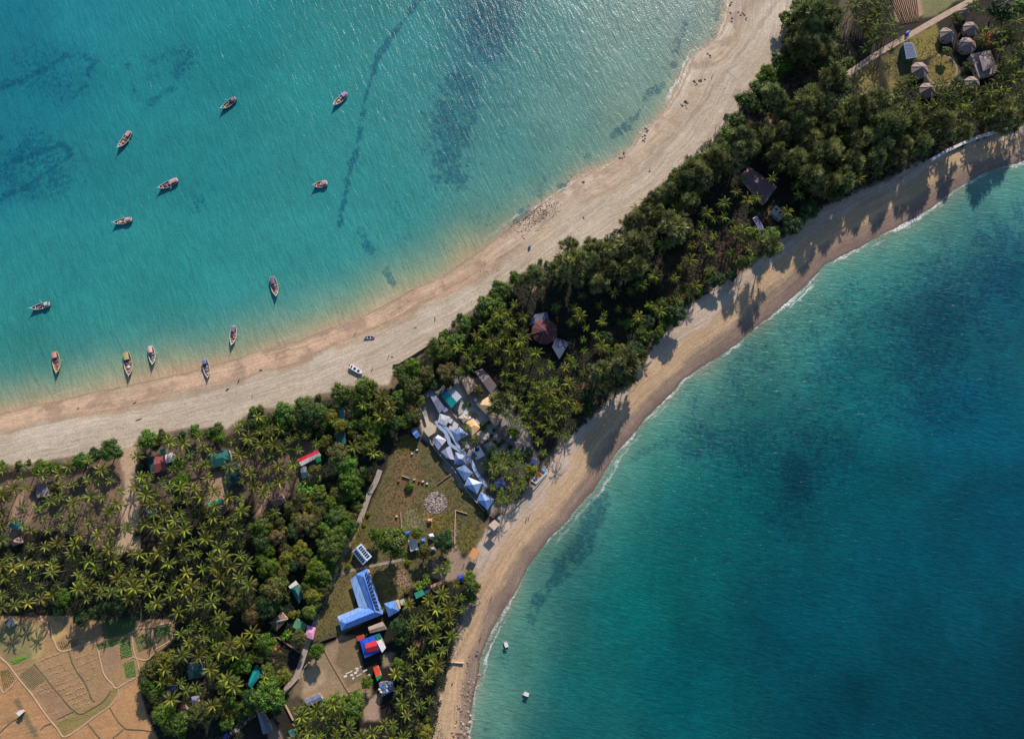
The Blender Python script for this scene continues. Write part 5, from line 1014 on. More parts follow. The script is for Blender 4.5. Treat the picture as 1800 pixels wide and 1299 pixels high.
for k in range(0, 12, 2): MB().tube([V[k] + Vector((0, 0, .07)), V[12] + Vector((0, 0, .07))], .15, 5).build('ridge_cap', cm(160, 104, 100), rf)
for a in (.3, 3.4): MB().box(math.cos(a) * 1.9, math.sin(a) * 1.9, 5.95, 1.1, .9, .5, a).build('roof_vent', M_DARK, rf)
house('grey_annex', 'grey metal roof, darkened for shade, sticking out of the red conical pavilion', 'annex', z6(780,430,[(1142,1075),(1190,985),(1332,1030),(1222,1212)]), 3, .3, 'gable', metal(66, 82, 104, .6), ax=1)  # annex sheet colour lowered to imitate shade
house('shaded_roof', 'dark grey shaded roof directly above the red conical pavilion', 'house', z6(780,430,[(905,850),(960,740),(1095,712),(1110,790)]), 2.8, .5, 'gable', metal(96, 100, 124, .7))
# ---- upper middle
house('great_hip_house', 'large dark plum hipped roof hidden in the upper grove', 'house', z6(1200,250,[(612,352),(702,255),(1000,470),(866,655)]), 3.4, 2.4, 'hip', metal(118, 92, 96, .8)); lm(1335, 325, 'the large plum roof')
t = house('concrete_house', 'small concrete building with two square dark openings in its roof', 'house', z6(1200,250,[(985,664),(1098,754),(1040,826),(924,744)]), 3.6, .05, 'flat', cm(178, 160, 150, .9), wm=cm(120, 140, 176, .8)); lm(1368, 374, 'the concrete roof with two openings')
for (a, b) in ((990, 712), (1030, 748)):
    q = W(1200 + a / 6.013, 250 + b / 6.013, t.location.z + 3.62) - t.location; MB().box(q.x, q.y, q.z, 1.2, 1.2, .08, .6).build('roof_opening', M_DARK, t)
def array_frame(label, px, nu, nv, h, fm, pm, legs=True):
    z_ = PW(*px[0]).z; Q = orient([W(a, b, z_ + h) for a, b in px]); c = sum(Q, Vector()) / 4; c.z = z_; t = thing('solar_array', label, 'solar array', c); Q = [q - c for q in Q]; Q[2].z += .0; 
    mb = MB(); mb.prism(Q, .1); mb.build('frame', fm, t); panel_grid(t, Q[0], Q[1], Q[2], Q[3], nu, nv, .14, .03, .05, pm)
    for q in Q: MB().tube([(q.x * .9, q.y * .9, -.2), (q.x * .9, q.y * .9, h - .1)], .08, 6).build('post', M_CONC, t)
    ROOFQ.append((sum(p[0] for p in px) / 4, sum(p[1] for p in px) / 4, 9)); return t
array_frame('narrow ground-mounted solar array with a white frame beside bare earth', z6(1200,250,[(740,805),(786,780),(866,926),(822,950)]), 3, 7, 2.0, M_WHITE, mat('solar_blue', S(70,72,130), .3, .1)); lm(1333, 394, 'the narrow solar array')
t = house('solar_roof_shed', 'green-walled shed with a pale gridded solar roof on the lawn', 'shed', z6(1575,0,[(75,465),(165,455),(226,605),(110,626)]), 4.2, .5, 'shed', cm(150, 162, 176), wm=cm(60, 120, 96, .7)); lm(1597, 90, 'the green-walled solar shed')
rf = [c for c in t.children if c.name.startswith('roof')][0]; V = [v.co.copy() for v in rf.data.vertices]
panel_grid(t, V[0], V[1], V[2], V[3], 6, 5, .12, .04, .08, cm(112, 122, 150, .35))
OCT = metal(136, 116, 110, .7)
for i, (a, b, r, lb) in enumerate([(548, 370, 92, 'octagonal hut with a taupe roof nearest the road, on the lawn edge'), (790, 308, 88, 'octagonal taupe hut at the top right of the hut cluster beside dense palms'), (752, 482, 98, 'octagonal taupe hut directly above the flat mauve terrace roof'), (252, 742, 97, 'octagonal taupe hut on the left rim of the round lawn'), (330, 957, 90, 'octagonal taupe hut at the lower left of the round lawn beside palms'), (800, 885, 88, 'octagonal taupe hut below the flat mauve terrace roof, half covered by a palm'), (718, 140, 62, 'small shaded octagonal hut closest to the upper end of the road')]):
    cone_roof('octagonal_hut', lb, 1575 + a / 6.013, b / 6.013, r / 6.013, 3.0, 3.0, 8, OCT, .39, cm(170, 150, 142, .8), cm(170, 150, 136), 'octagonal huts around the round lawn')
    lm(1575 + a / 6.013, b / 6.013, ['the octagonal hut nearest the road', 'the top right octagonal hut', 'the octagonal hut above the terrace', 'the octagonal hut left of the round lawn', 'the lowest left octagonal hut', 'the octagonal hut below the terrace', 'the small shaded octagonal hut'][i])
t = house('terrace_house', 'flat mauve terrace roof carrying a small raised hipped roof', 'house', z6(1575,0,[(786,576),(1000,532),(1082,762),(880,824)]), 3.8, .05, 'flat', cm(150, 134, 130, .9)); lm(1730, 112, 'the flat mauve terrace roof')
sub_roof(t, 'upper_roof', z6(1575,0,[(876,596),(972,572),(1024,715),(922,756)]), 5.6, .8, 'hip', metal(134, 120, 118, .7), 1); 
Q = [W(a, b, t.location.z + 4) - t.location for a, b in z6(1575,0,[(888,608),(962,588),(1008,708),(930,740)])]; mb = MB(); mb.prism([Vector((q.x, q.y, 5.7)) for q in orient(Q)], 1.8); mb.build('upper_wall', cm(150, 134, 126), t)
# ---- paths, roads
ROADM = mat('path_concrete', S(164, 148, 136, .9), .9, .22, .7); SANDM = mat('sandy_lane', S(184, 160, 138, .9), .95, .22, .8)
def ground_strip(name, px, width, m_, dz=.05): return strip(name, smooth(px), width, 1.7 + dz, m_, .12, kind='structure')
ground_strip('footpath', [(668,826),(664,838),(658,852),(649,868),(638,900),(625,933),(610,963),(594,995),(581,1028),(571,1048),(556,1087),(548,1112),(542,1127),(536,1145),(529,1166),(520,1190),(508,1205),(494,1222),(474,1240),(450,1252),(422,1275),(392,1298),(360,1325)], 2.6, ROADM)
ground_strip('side_path', [(593,1009),(615,1003),(650,995.5),(680,989),(711,983)], 1.3, ROADM, .06)
ground_strip('lane', [(1735,-16),(1705,2),(1660,27),(1625,47),(1592,66),(1566,81),(1533,101),(1510,117),(1488,131),(1450,150),(1420,168),(1388,187),(1366,203),(1350,228)], 3.3, SANDM)
rp = [(1655 + 27 * math.cos(a), 124 + 27 * math.sin(a)) for a in [k * 2 * math.pi / 24 for k in range(17, 38)]]
strip('garden_path', rp, 1.1, 1.74, cm(150, 134, 124, .9), .1, kind='structure')
# ---- walls and fences
def wall_line(name, label, px, h, w_, m_, cat='wall', z=None):
    P_ = [PW(a, b) for a, b in px]; mb = MB()
    for p, q in zip(P_, P_[1:]):
        d = q - p; a = math.atan2(d.y, d.x); mb.box((p.x + q.x) / 2, (p.y + q.y) / 2, (p.z + q.z) / 2 + h / 2 - .15, Vector((d.x, d.y)).length + w_ * .6, w_, h + .3 + random.uniform(0, .004), a)
    return tag(mb.build(name, m_), label, cat)
wall_line('sea_wall', 'white concrete sea wall along the upper right beach', [(1636,282),(1665,266),(1693,253),(1721,242),(1750,233),(1784,223)], 1.5, 1.5, cm(214, 212, 212, .8))
wall_line('retaining_wall', 'dark timber retaining wall where the north beach meets the gardens', z6(675,550,[(100,556),(160,546),(300,462),(440,372),(560,292)]), 1.0, .6, cm(58, 44, 44, .9))
wall_line('compound_wall', 'curved low boundary wall beside the long path in the dirt yard', z6(450,1050,[(455,845),(400,905),(335,975),(278,1042),(310,1125),(350,1200),(395,1290)]), 1.0, .4, cm(186, 158, 130, .9))
wall_line('compound_wall', 'dark hedge-like bank wall between the green and the playing yard', z6(450,1050,[(640,492),(690,455),(770,425),(850,400)]), 1.0, .7, cm(84, 76, 62, .9))
wall_line('compound_wall', 'dark bank wall at the lower side of the playing yard', z6(450,1050,[(985,1010),(1040,995),(1100,965)]), .9, .6, cm(74, 66, 58, .9))
wall_line('brick_wall', 'slanted brown garden wall below the brown house with green ridges', z6(450,1050,[(135,350),(205,400),(280,450),(350,500),(460,575)]), 1.1, .4, cm(120, 98, 84, .9))
wall_line('resort_wall', 'long pale wall on the left side of the blue cottages', z6(675,750,[(340,-260),(420,-130),(440,-60),(500,180),(560,260),(640,350),(730,440),(820,570),(900,700),(980,800),(1060,890)]), 1.6, .3, cm(168, 160, 156, .9))
wall_line('resort_wall', 'pale garden wall between courtyard thatches and the teal solar roof', z6(780,650,[(60,400),(110,480),(160,540),(230,640)]), 1.5, .3, cm(178, 170, 164, .9))
wall_line('boundary_fence', 'thin pale vertical fence across the green above the big round tree', z6(675,750,[(178,902),(183,1000),(186,1106)]), 1.0, .25, cm(186, 160, 140, .9), 'fence')
wall_line('boundary_fence', 'long cream pole fence running down the green right of the rubble heap', z6(675,750,[(757,882),(752,1000),(750,1120),(748,1235)]), .9, .35, cm(206, 176, 144, .9), 'fence')
wall_line('boundary_fence', 'short cream pole rail pointing right from the long pole fence', z6(675,750,[(765,882),(820,900),(880,917)]), .7, .3, cm(206, 178, 146, .9), 'fence')
wall_line('boundary_fence', 'pale rail from resort wall down to the rubble heap', z6(675,750,[(705,508),(640,550),(575,600)]), .7, .25, cm(150, 132, 106, .9), 'fence')
wall_line('playing_rail', 'white and brown rail lying on the green near the small red things', z6(675,750,[(195,518),(270,545)]), .9, .3, cm(214, 190, 164, .9), 'rail')
wall_line('long_ladder', 'long pale curved trunk lying across the dirt yard', z6(450,1050,[(720,545),(790,680),(860,800),(930,920),(985,1010)]), .35, .45, cm(150, 122, 96, .9), 'log')
wall_line('groyne_log', 'long thin white pole sticking out from the trees over the lower beach', z6(650,1083,[(815,480),(880,484),(990,489)]), .9, .35, cm(206, 190, 172, .9), 'pole')
wall_line('white_pole', 'short white pole beside the long path in the dirt yard', z6(450,1050,[(562,685),(526,728)]), 2.0, .35, cm(206, 196, 180, .9), 'pole')
wall_line('ruined_wall', 'curved grey retaining wall at the foot of the riprap near the lower palms', z6(650,1083,[(690,325),(812,322),(826,410)]), 1.0, .35, cm(160, 130, 104, .9))
wall_line('terrace_edge', 'pale concrete edge between resort palms and the beach', [(961,832),(940,858),(915,882),(893,903)], .7, .4, cm(176, 172, 168, .9))
# ================================================================ BOATS
PINK = (206,150,150); LIL = (186,130,190); BEI = (206,186,150); GRY = (150,152,164); DRK = (66,60,84)
def loft(secs):
    """secs: list of rings (same count) -> verts, faces"""
    n = len(secs[0]); vs = [p for s in secs for p in s]; fs = []
    for i in range(len(secs) - 1):
        for k in range(n - 1): fs.append((i * n + k, i * n + k + 1, (i + 1) * n + k + 1, (i + 1) * n + k))
    return vs, fs
def fishing_boat(label, bow, stern, hullc, railc, roofc, cargo, seed, wide=1.0, cabin=True, pole=True, ground=False, name='fishing_boat'):
    random.seed(seed); zb = PW(*bow).z; zs = PW(*stern).z; z = max(0, (zb + zs) / 2) if ground else 0.0
    b = W(bow[0], bow[1], z + 1.8); s = W(stern[0], stern[1], z + 1.2); d = Vector((b.x - s.x, b.y - s.y, 0)); L_ = d.length; a = math.atan2(d.y, d.x); c = (b + s) / 2
    t = thing(name, label, 'fishing boat', (c.x, c.y, z), a, 'wooden fishing boats in the bay and on its shore'); B = L_ * .165 * wide
    U = [-.5, -.42, -.3, -.15, 0, .15, .28, .38, .45, .49, .5]; HB = [.62, .76, .9, .99, 1, .93, .76, .52, .28, .08, .02]; SH = [1.45, 1.3, 1.15, 1.05, 1.05, 1.15, 1.35, 1.6, 1.95, 2.2, 2.3]
    secs = []; rail = []
    for u, hb, sh in zip(U, HB, SH):
        x = u * L_; w = hb * B; secs.append([(x, -w, sh), (x * .98, -w * .9, sh * .4), (x * .94, -w * .45, -.25), (x * .93, 0, -.45), (x * .94, w * .45, -.25), (x * .98, w * .9, sh * .4), (x, w, sh)])
        rail.append((x, w, sh))
    mb = MB(); vs, fs = loft(secs); mb.add(vs, fs); n7 = 7; mb.add(secs[0], [tuple(range(7))]); hull = mb.build('hull', cm(*hullc, .6), t, False)
    mb = MB()
    for sg in (-1, 1):
        pts = [(x, sg * (w + .02), sh + .03) for x, w, sh in rail]; mb.tube(pts, .12, 5)
    mb.tube([(rail[0][0], -rail[0][1], rail[0][2] + .02), (rail[0][0], rail[0][1], rail[0][2] + .02)], .13, 5); mb.build('gunwale', cm(*railc, .5), t)
    mb = MB(); dk = [[(u * L_, -hb * B * .95, .62 + max(0, sh - 1.2) * .75), (u * L_, hb * B * .95, .62 + max(0, sh - 1.2) * .75)] for u, hb, sh in zip(U[:-1], HB, SH)]; vs, fs = loft(dk); mb.add(vs, fs); mb.build('deck', cm(150, 122, 104, .85, .35, 2.2), t)
    for u in (-.06, .31):
        hb = np.interp(u, U, HB) * B; MB().box(u * L_, 0, .95 + max(0, u) * .8, .25, hb * 1.9, .09).build('thwart', cm(*railc, .6), t)
    MB().tube([(L_ * .46, 0, 1.7), (L_ * .53, 0, 2.7), (L_ * .585, 0, 3.0)], [.16, .1, .06], 5).build('stem_post', cm(*railc, .6), t)
    if cabin:
        x0 = -.33; w = .62 * B * 2
        cb = MB().box(x0 * L_, 0, 1.35, L_ * (.14 + .03 * (seed % 4)), w * .8, 1.3).build('cabin', cm(126, 110, 110, .8), t)
        mb = MB(); ar = []
        for k in range(7):
            v = -1 + k / 3; ar.append([(x0 * L_ - L_ * (.09 + .015 * (seed % 4)), v * w * .5, 2.05 + .22 * (1 - v * v)), (x0 * L_ + L_ * (.10 + .035 * (seed % 4)), v * w * .5, 2.05 + .22 * (1 - v * v))])
        vs, fs = loft(ar); mb.add(vs, fs); vs2 = [(x, y, z_ - .08) for x, y, z_ in vs]; mb.add(vs2, [f[::-1] for f in fs]); mb.build('cabin_roof', cm(*roofc, .6, .25, 1.5), cb)
        MB().box(x0 * L_ + L_ * .101, 0, 1.6, .05, w * .4, .5).build('cabin_window', M_DARK, cb)
    MB().box(-.465 * L_, 0, 1.25, L_ * .045, B * 1.0, .4).build('stern_seat', cm(*railc, .6), t)
    MB().box(-.515 * L_, 0, .5, .1, .35, 1.6).build('rudder', cm(90, 70, 60), t)
    for k, (u, v, r, cc) in enumerate(cargo):
        if r < 0: MB().box(u * L_, v * B, 1.0, -r, -r * .8, .5, k * .4).build('hatch', cm(*cc), t)
        else: MB().dome((u * L_, v * B, .7), r, .65, 9, 3, 0, .22).build('net_pile', mat('net_%d_%d_%d' % cc, S(*cc), .95, .5, 4), t)
    for k in range(9):
        u = random.uniform(-.2, .34); v = random.uniform(-.5, .5); MB().box(u * L_, v * B, .85 + random.uniform(0, .2), random.uniform(.3, .7), random.uniform(.25, .5), .3, random.uniform(0, 3)).build('crate', cm(*random.choice([(70,60,80),(180,120,130),(150,160,170),(60,84,110),(206,200,196)])), t)
    if pole:
        MB().tube([(.05 * L_, 0, .6), (.05 * L_, 0, 4.2)], [.09, .05], 5).build('mast', cm(150, 130, 104), t)
        sg = 1 if seed % 2 else -1; MB().tube([(-.1 * L_, sg * B * .9, 1.2), (.0, sg * (B + 1.7), 1.5)], .07, 5).build('oar', cm(206, 196, 170), t)
    return t
W_ = (214, 206, 206); Y_ = (206, 196, 150)
fishing_boat('boat with pink and yellow deck, upper left of the bay', (208,259), (229,231.5), (110,96,110), W_, (190,150,160), [(.2,.1,.7,(150,50,90)),(-.05,.4,.6,(190,176,110))], 1)
fishing_boat('beige-decked boat with a maroon stern patch, lying level in mid bay', (200,391.5), (231.5,385.5), (120,104,100), W_, (196,150,140), [(.15,0,-1.6,BEI),(0,.5,.6,(50,40,60))], 2)
fishing_boat('boat with a plum bow cloth and pink cabin, pointing lower left in mid bay', (279,330.5), (312,316), (130,106,120), W_, (206,150,156), [(.2,-.1,.8,(120,40,100)),(.0,.1,.5,(96,90,110))], 3)
fishing_boat('dark-decked boat with dusty pink patches, at the top centre-left of the bay', (389,191), (414,172.5), (90,84,96), (176,206,206), (150,110,124), [(.1,.1,.6,(180,120,130)),(-.1,-.2,.7,(40,36,56))], 4)
fishing_boat('boat with a bright lilac cabin roof and an orange-tan net heap', (586.5,184.5), (609,163.5), (150,140,150), (220,214,220), LIL, [(.12,0,.95,(206,166,110))], 5, pole=False)
fishing_boat('short broad boat with white rim and red-brown net heap, alone mid bay', (551.5,326), (575,321.3), (160,110,110), (224,222,222), (206,130,146), [(.22,0,.95,(160,80,60)),(0,.1,.6,(190,186,180))], 6, 1.5, pole=False)
fishing_boat('purple-decked boat with a cream bow, pointing straight down toward the beach', (485.5,519.8), (478,487), (150,140,120), (210,206,196), (120,100,130), [(.12,0,-1.2,(80,40,80)),(.22,.0,.5,(220,190,200))], 7)
fishing_boat('silver-grey boat with blue tarps and white stern nearest the left edge', (55,542), (87.5,534), (96,104,120), (206,214,216), (190,184,184), [(.1,.2,.7,(100,130,150)),(-.1,-.1,.6,(60,60,90))], 8)
fishing_boat('boat with cream rim, pink roof and one red hatch, leftmost along shore', (100,654.5), (96,618.5), (170,150,110), Y_, (206,146,136), [(.22,0,-1.3,(176,60,70)),(-.03,0,.7,(90,100,120))], 9)
fishing_boat('cluttered boat with a red bow tip and yellow-green roof, near the shore', (227,659.5), (221.5,619), (150,120,116), (214,190,170), (176,166,110), [(.15,0,.9,(210,206,200)),(-.05,0,.6,(150,90,140)),(.36,0,.35,(190,40,60))], 10)
fishing_boat('boat with clean pale pink cabin roof, right of the red-tipped boat', (268.5,639.5), (264,608.5), (120,110,116), (226,222,222), (224,180,170), [(.15,0,.7,(120,122,132)),(.25,0,.4,(190,150,140))], 11)
fishing_boat('blue-grey boat grounded on the wet sand with its shadow on the beach', (365.5,663), (359,631.5), (120,124,150), (190,196,214), (110,116,156), [(.1,0,.7,(160,140,140)),(.3,.1,.5,(226,200,180))], 12, ground=True)
fishing_boat('white-rimmed boat with red cargo amidships, rightmost of those near the shore', (407.5,605.5), (410.8,573), (150,130,136), (228,226,224), (130,110,136), [(.02,0,.7,(176,70,80)),(.12,.2,.5,(210,140,120)),(-.2,0,.6,(180,200,204))], 13)
# mooring ropes
for i, (a, b, lb) in enumerate([((336,560), (360,632), 'thin pale mooring line from the grounded blue-grey boat into deeper water'), ((408,552), (411,573), 'short mooring line above the white-rimmed shore boat'), ((187,560), (221,618), 'faint mooring line above the red-tipped boat')]):
    p = W(*a, .06); q = W(*b, 1.0); tag(MB().tube([p, p.lerp(q, .5) - Vector((0, 0, .2)), q], .03, 4).build('mooring_rope', cm(120, 172, 166)), lb, 'rope')
# speedboat on the sand
def speedboat():
    b = PW(637.5, 656.5); s = PW(616, 643.5); d = b - s; L_ = Vector((d.x, d.y)).length; c = (b + s) / 2
    t = thing('speedboat', 'white speedboat with two dark seats and a red side stripe parked on the dry sand', 'speedboat', (c.x, c.y, c.z), math.atan2(d.y, d.x)); B = L_ * .17
    U = [-.5, -.35, -.1, .15, .3, .42, .48, .5]; HB = [.9, 1, 1, .98, .85, .6, .35, .15]
    secs = [[(u * L_, -h * B, 1.35), (u * L_ * .98, -h * B * .95, .8), (u * L_ * .93, -h * B * .4, .15), (u * L_ * .92, 0, 0), (u * L_ * .93, h * B * .4, .15), (u * L_ * .98, h * B * .95, .8), (u * L_, h * B, 1.35)] for u, h in zip(U, HB)]
    vs, fs = loft(secs); mb = MB(); mb.add(vs, fs); mb.add(secs[0], [tuple(range(7))]); mb.build('hull', cm(226, 226, 228, .3), t)
    vs, fs = loft([[(u * L_, -h * B, 1.36), (u * L_, h * B, 1.36)] for u, h in zip(U, HB)]); MB().add(vs, fs).build('deck', cm(232, 232, 234, .3), t)
    for u in (-.1, .2): MB().box(u * L_, -.05 * B, 1.42, L_ * .17, B * .95, .14).build('seat', cm(60, 52, 84), t)
    MB().tube([(u * L_, h * B + .03, 1.25) for u, h in zip(U, HB)], .12, 5).build('stripe', cm(150, 50, 56), t)
    MB().box(-.36 * L_, .1, 1.7, .4, B * 1.0, .5).build('windscreen', M_DARK, t)
    MB().box(-.53 * L_, 0, 1.2, .5, .5, 1.1).build('outboard_motor', cm(40, 40, 46, .4), t)
speedboat()
def canoe(label, a, b, hc, ec, w=.9, dz=0.0, name='canoe', water=False):
    p = W(*a, .5) if water else PW(*a); q = W(*b, .5) if water else PW(*b); z = 0 if water else min(p.z, q.z); d = q - p; L_ = Vector((d.x, d.y)).length; c = (p + q) / 2
    t = thing(name, label, 'boat', (c.x, c.y, z), math.atan2(d.y, d.x)); U = [-.5, -.4, -.2, 0, .2, .4, .5]; HB = [.05, .5, .9, 1, .9, .5, .05]; SH = [1.0, .75, .6, .55, .6, .75, 1.0]
    secs = [[(u * L_, -h * w, s), (u * L_ * .95, -h * w * .6, .1), (u * L_ * .95, h * w * .6, .1), (u * L_, h * w, s)] for u, h, s in zip(U, HB, SH)]; vs, fs = loft(secs); MB().add(vs, fs).build('hull', cm(*hc, .5), t)
    for k in (-1, 1): MB().tube([(u * L_, k * h * w, s + .02) for u, h, s in zip(U, HB, SH)], .08, 5).build('gunwale', cm(*ec, .5), t)
    for u in (-.2, .1): MB().box(u * L_, 0, .5, .3, w * 1.7, .06).build('thwart', cm(*ec, .6), t)
    return t
t = canoe('dark canoe with a white bow and a magenta end on the beach beside folded gear', (640.5,593.8), (659,593), (90,80,104), (216,214,214), .75); MB().dome((.42 * 5.6, 0, .5), .55, .5, 8, 2, 0, .2).build('bundle', cm(206, 40, 190), t)
t = canoe('red and white canoe lying on bare soil among the left palms', (201.5,877), (215.5,891.5), (206,190,186), (196,60,60), .6)
for cx, cy, r, lb in [(890,1132,1.25,'small square white boat nearest the lower beach, in greenish shallows'), (925,1218.5,.35,'small square white boat farther out, in dark water at the lower edge')]:
    c = W(cx, cy, .5); t = thing('small_ferry_boat', lb, 'boat', (c.x, c.y, 0), -r)
    U = [-.5, -.2, .2, .5]; HB = [.9, 1, 1, .62]; vs, fs = loft([[(u * 3.2, -h, .8), (u * 3.0, -h * .7, -.2), (u * 3.0, h * .7, -.2), (u * 3.2, h, .8)] for u, h in zip(U, HB)]); MB().add(vs, fs).build('hull', cm(196, 190, 186, .5), t)
    MB().box(0, 0, .6, 2.8, 1.7, .1).build('deck', cm(176, 170, 168), t); MB().box(.1, 0, 1.75, 2.1, 1.7, .1).build('canopy', cm(226, 224, 224), t)
    for x, y in ((-.8, -.75), (-.8, .75), (1.0, -.75), (1.0, .75)): MB().tube([(x, y, .6), (x, y, 1.7)], .04, 4).build('post', M_WHITE, t)
# ================================================================ PEOPLE (tiny at this distance, but whole)
def person_mesh():
    V = [(0,0,.95),(0,0,1.15),(0,0,1.38),(0,0,1.5),(0,.02,1.6),(0,.02,1.72),(.18,0,1.4),(.24,.02,1.12),(.26,.1,.88),(-.18,0,1.4),(-.24,-.02,1.12),(-.26,.05,.88),(.1,0,.88),(.13,.12,.5),(.13,.02,.08),(.13,.14,.04),(-.1,0,.88),(-.12,-.08,.5),(-.12,-.22,.1),(-.12,-.1,.04)]
    E = [(0,1),(1,2),(2,3),(3,4),(4,5),(2,6),(6,7),(7,8),(2,9),(9,10),(10,11),(0,12),(12,13),(13,14),(14,15),(0,16),(16,17),(17,18),(18,19)]
    Rr = [.15,.14,.15,.065,.10,.09,.075,.05,.035,.075,.05,.035,.1,.07,.045,.04,.1,.07,.045,.04]
    me = bpy.data.meshes.new('p'); me.from_pydata(V, E, []); o = bpy.data.objects.new('p', me); C.objects.link(o)
    sk = o.modifiers.new('s', 'SKIN'); [setattr(me.skin_vertices[0].data[i], 'radius', (r, r * .8)) for i, r in enumerate(Rr)]; me.skin_vertices[0].data[0].use_root = True
    sb = o.modifiers.new('b', 'SUBSURF'); sb.levels = 1; dg = bpy.context.evaluated_depsgraph_get(); m2 = bpy.data.meshes.new_from_object(o.evaluated_get(dg)); bpy.data.objects.remove(o); return m2
PM = person_mesh(); PM.materials.append(cm(104, 70, 54, .7))
def person(label, px, py, top, leg, rz, hat=None):
    c = PW(px, py); o = link('person', PM.copy()); o.location = c; o.rotation_euler = (0, 0, rz); tag(o, label, 'person')
    mb = MB(); rings = []
    for z, r in ((.92, .19), (1.1, .175), (1.3, .19), (1.45, .17), (1.5, .09)): rings.append([(r * 1.15 * math.cos(a), r * .85 * math.sin(a), z) for a in [k * math.pi / 5 for k in range(11)]])
    vs, fs = loft(rings); mb.add(vs, fs); mb.build('shirt', cm(*top, .8), o)
    mb = MB(); rings = [[(.05 + (.21 if z > .7 else .2) * math.cos(a) - .05, (.17 if z > .7 else .24) * math.sin(a), z) for a in [k * math.pi / 5 for k in range(11)]] for z in (.95, .8, .5)]; vs, fs = loft(rings); mb.add(vs, fs); mb.build('wrap_skirt', cm(*leg, .8), o)
    MB().dome((0, .0, 1.66), .12, .14, 9, 3).build('hair', cm(*(hat or (26, 22, 22)), .8), o)
person('walker in a dark shirt, left of two people strolling on the beach near the cottages', 926.3, 908.5, (60,50,60), (80,70,90), .3)
person('walker in a brown-red top, right of two people strolling on the beach near the cottages', 931.0, 905.5, (120,60,54), (50,46,60), .4)
person('person in red and blue alone on the brown foreshore of the lower beach', 864, 1049.5, (170,50,50), (50,64,140), 1.5)
person('person in a white hat near the waterline of the lower beach', 845.3, 1117.5, (70,50,50), (60,50,54), 2.2, (226,220,206))
person('dark-clothed person, upper of two under the tower roof shadow', 862.5, 938, (26,26,34), (20,20,26), 0)
person('dark-clothed person, lower of two under the tower roof shadow', 859.2, 943.5, (30,26,34), (24,20,26), 1)
person('person in an orange top between fence and orange canopy', 816, 990, (220,120,80), (90,60,60), 1)
# ================================================================ SMALL OBJECTS
def put(name, label, cat, mb, m_, px, py, rz=0, dz=0):
    c = PW(px, py); o = mb.build(name, m_); o.location = (c.x, c.y, c.z + dz); o.rotation_euler = (0, 0, rz); return tag(o, label, cat)
t = thing('water_barrel', 'bright blue barrel-like tub standing alone on the north beach', 'barrel', PW(931, 434.5)); MB().tube([(0, 0, 0), (0, 0, .3), (0, 0, .9), (0, 0, 1.2)], [.62, .72, .72, .6], 12).build('body', cm(40, 110, 196, .4), t); MB().tube([(0, 0, 1.2), (0, 0, 1.27)], .55, 12).build('lid', cm(60, 130, 206, .4), t)
# bean bags and the framed deck
dk = thing('beach_deck', 'white-framed deck at the grove edge holding colourful bean bags', 'deck', PW(945, 834)); oD = dk.location.copy()
Q = [W(a, b, oD.z + .5) - oD for a, b in z6(780,650,[(930,1172),(1060,1018),(1096,1076),(976,1204)])]; Q = orient(Q); MB().prism(Q, .45).build('platform', cm(170, 160, 150, .9), dk)
mb = MB()
for p, q in zip(Q, Q[1:] + Q[:1]): mb.tube([p + Vector((0, 0, .1)), q + Vector((0, 0, .1))], .16, 6)
mb.build('railing', cm(226, 226, 222), dk)
for i, (a, b, c, cn) in enumerate([(1035,1070,(40,90,180),'blue'),(1058,1076,(20,150,206),'cyan'),(1028,1088,(176,20,40),'crimson'),(1020,1102,(230,180,60),'yellow'),(980,1140,(190,50,84),'pinkish red'),(962,1158,(30,104,200),'sky blue')]):
    q = W(780 + a / 6.013, 650 + b / 6.013, oD.z + .9); mb = MB(); mb.dome((0, 0, 0), .85, .55, 9, 3, 0, .08); mb.dome((-.25, .3, .2), .5, .55, 8, 3, 0, .08); o = mb.build('bean_bag', cm(*c, .8)); o.location = (q.x, q.y, oD.z + .52); tag(o, '%s bean bag on the white-framed beach deck' % cn, 'bean bag', 'bean bags on the beach deck')
# vehicles
def rickshaw(label, px, py, rz, c):
    w = PW(px, py); t = thing('auto_rickshaw', label, 'rickshaw', (w.x, w.y, 1.76), rz)
    MB().box(0, 0, .6, 2.5, 1.2, .7).build('body', cm(*c, .4), t); mb = MB(); vs, fs = loft([[(-1.2, y, 1.55 + .2 * (1 - (y / .65) ** 2)), (1.0, y, 1.55 + .2 * (1 - (y / .65) ** 2))] for y in (-.65, -.4, 0, .4, .65)]); mb.add(vs, fs); mb.build('canopy', cm(*c, .5), t)
    MB().box(1.0, 0, 1.2, .06, 1.0, .6).build('windscreen', M_DARK, t)
    for x, y in ((1.1, 0), (-.8, .55), (-.8, -.55)): MB().tube([(x, y - .06, .25), (x, y + .06, .25)], .25, 10).build('wheel', M_DARK, t)
rickshaw('blue auto rickshaw on the lane beside the lawn', 1594, 60, .6, (40, 76, 200)); rickshaw('blue rickshaw on the concrete path at the bottom left', 400.5, 1291, .7, (60, 70, 190))
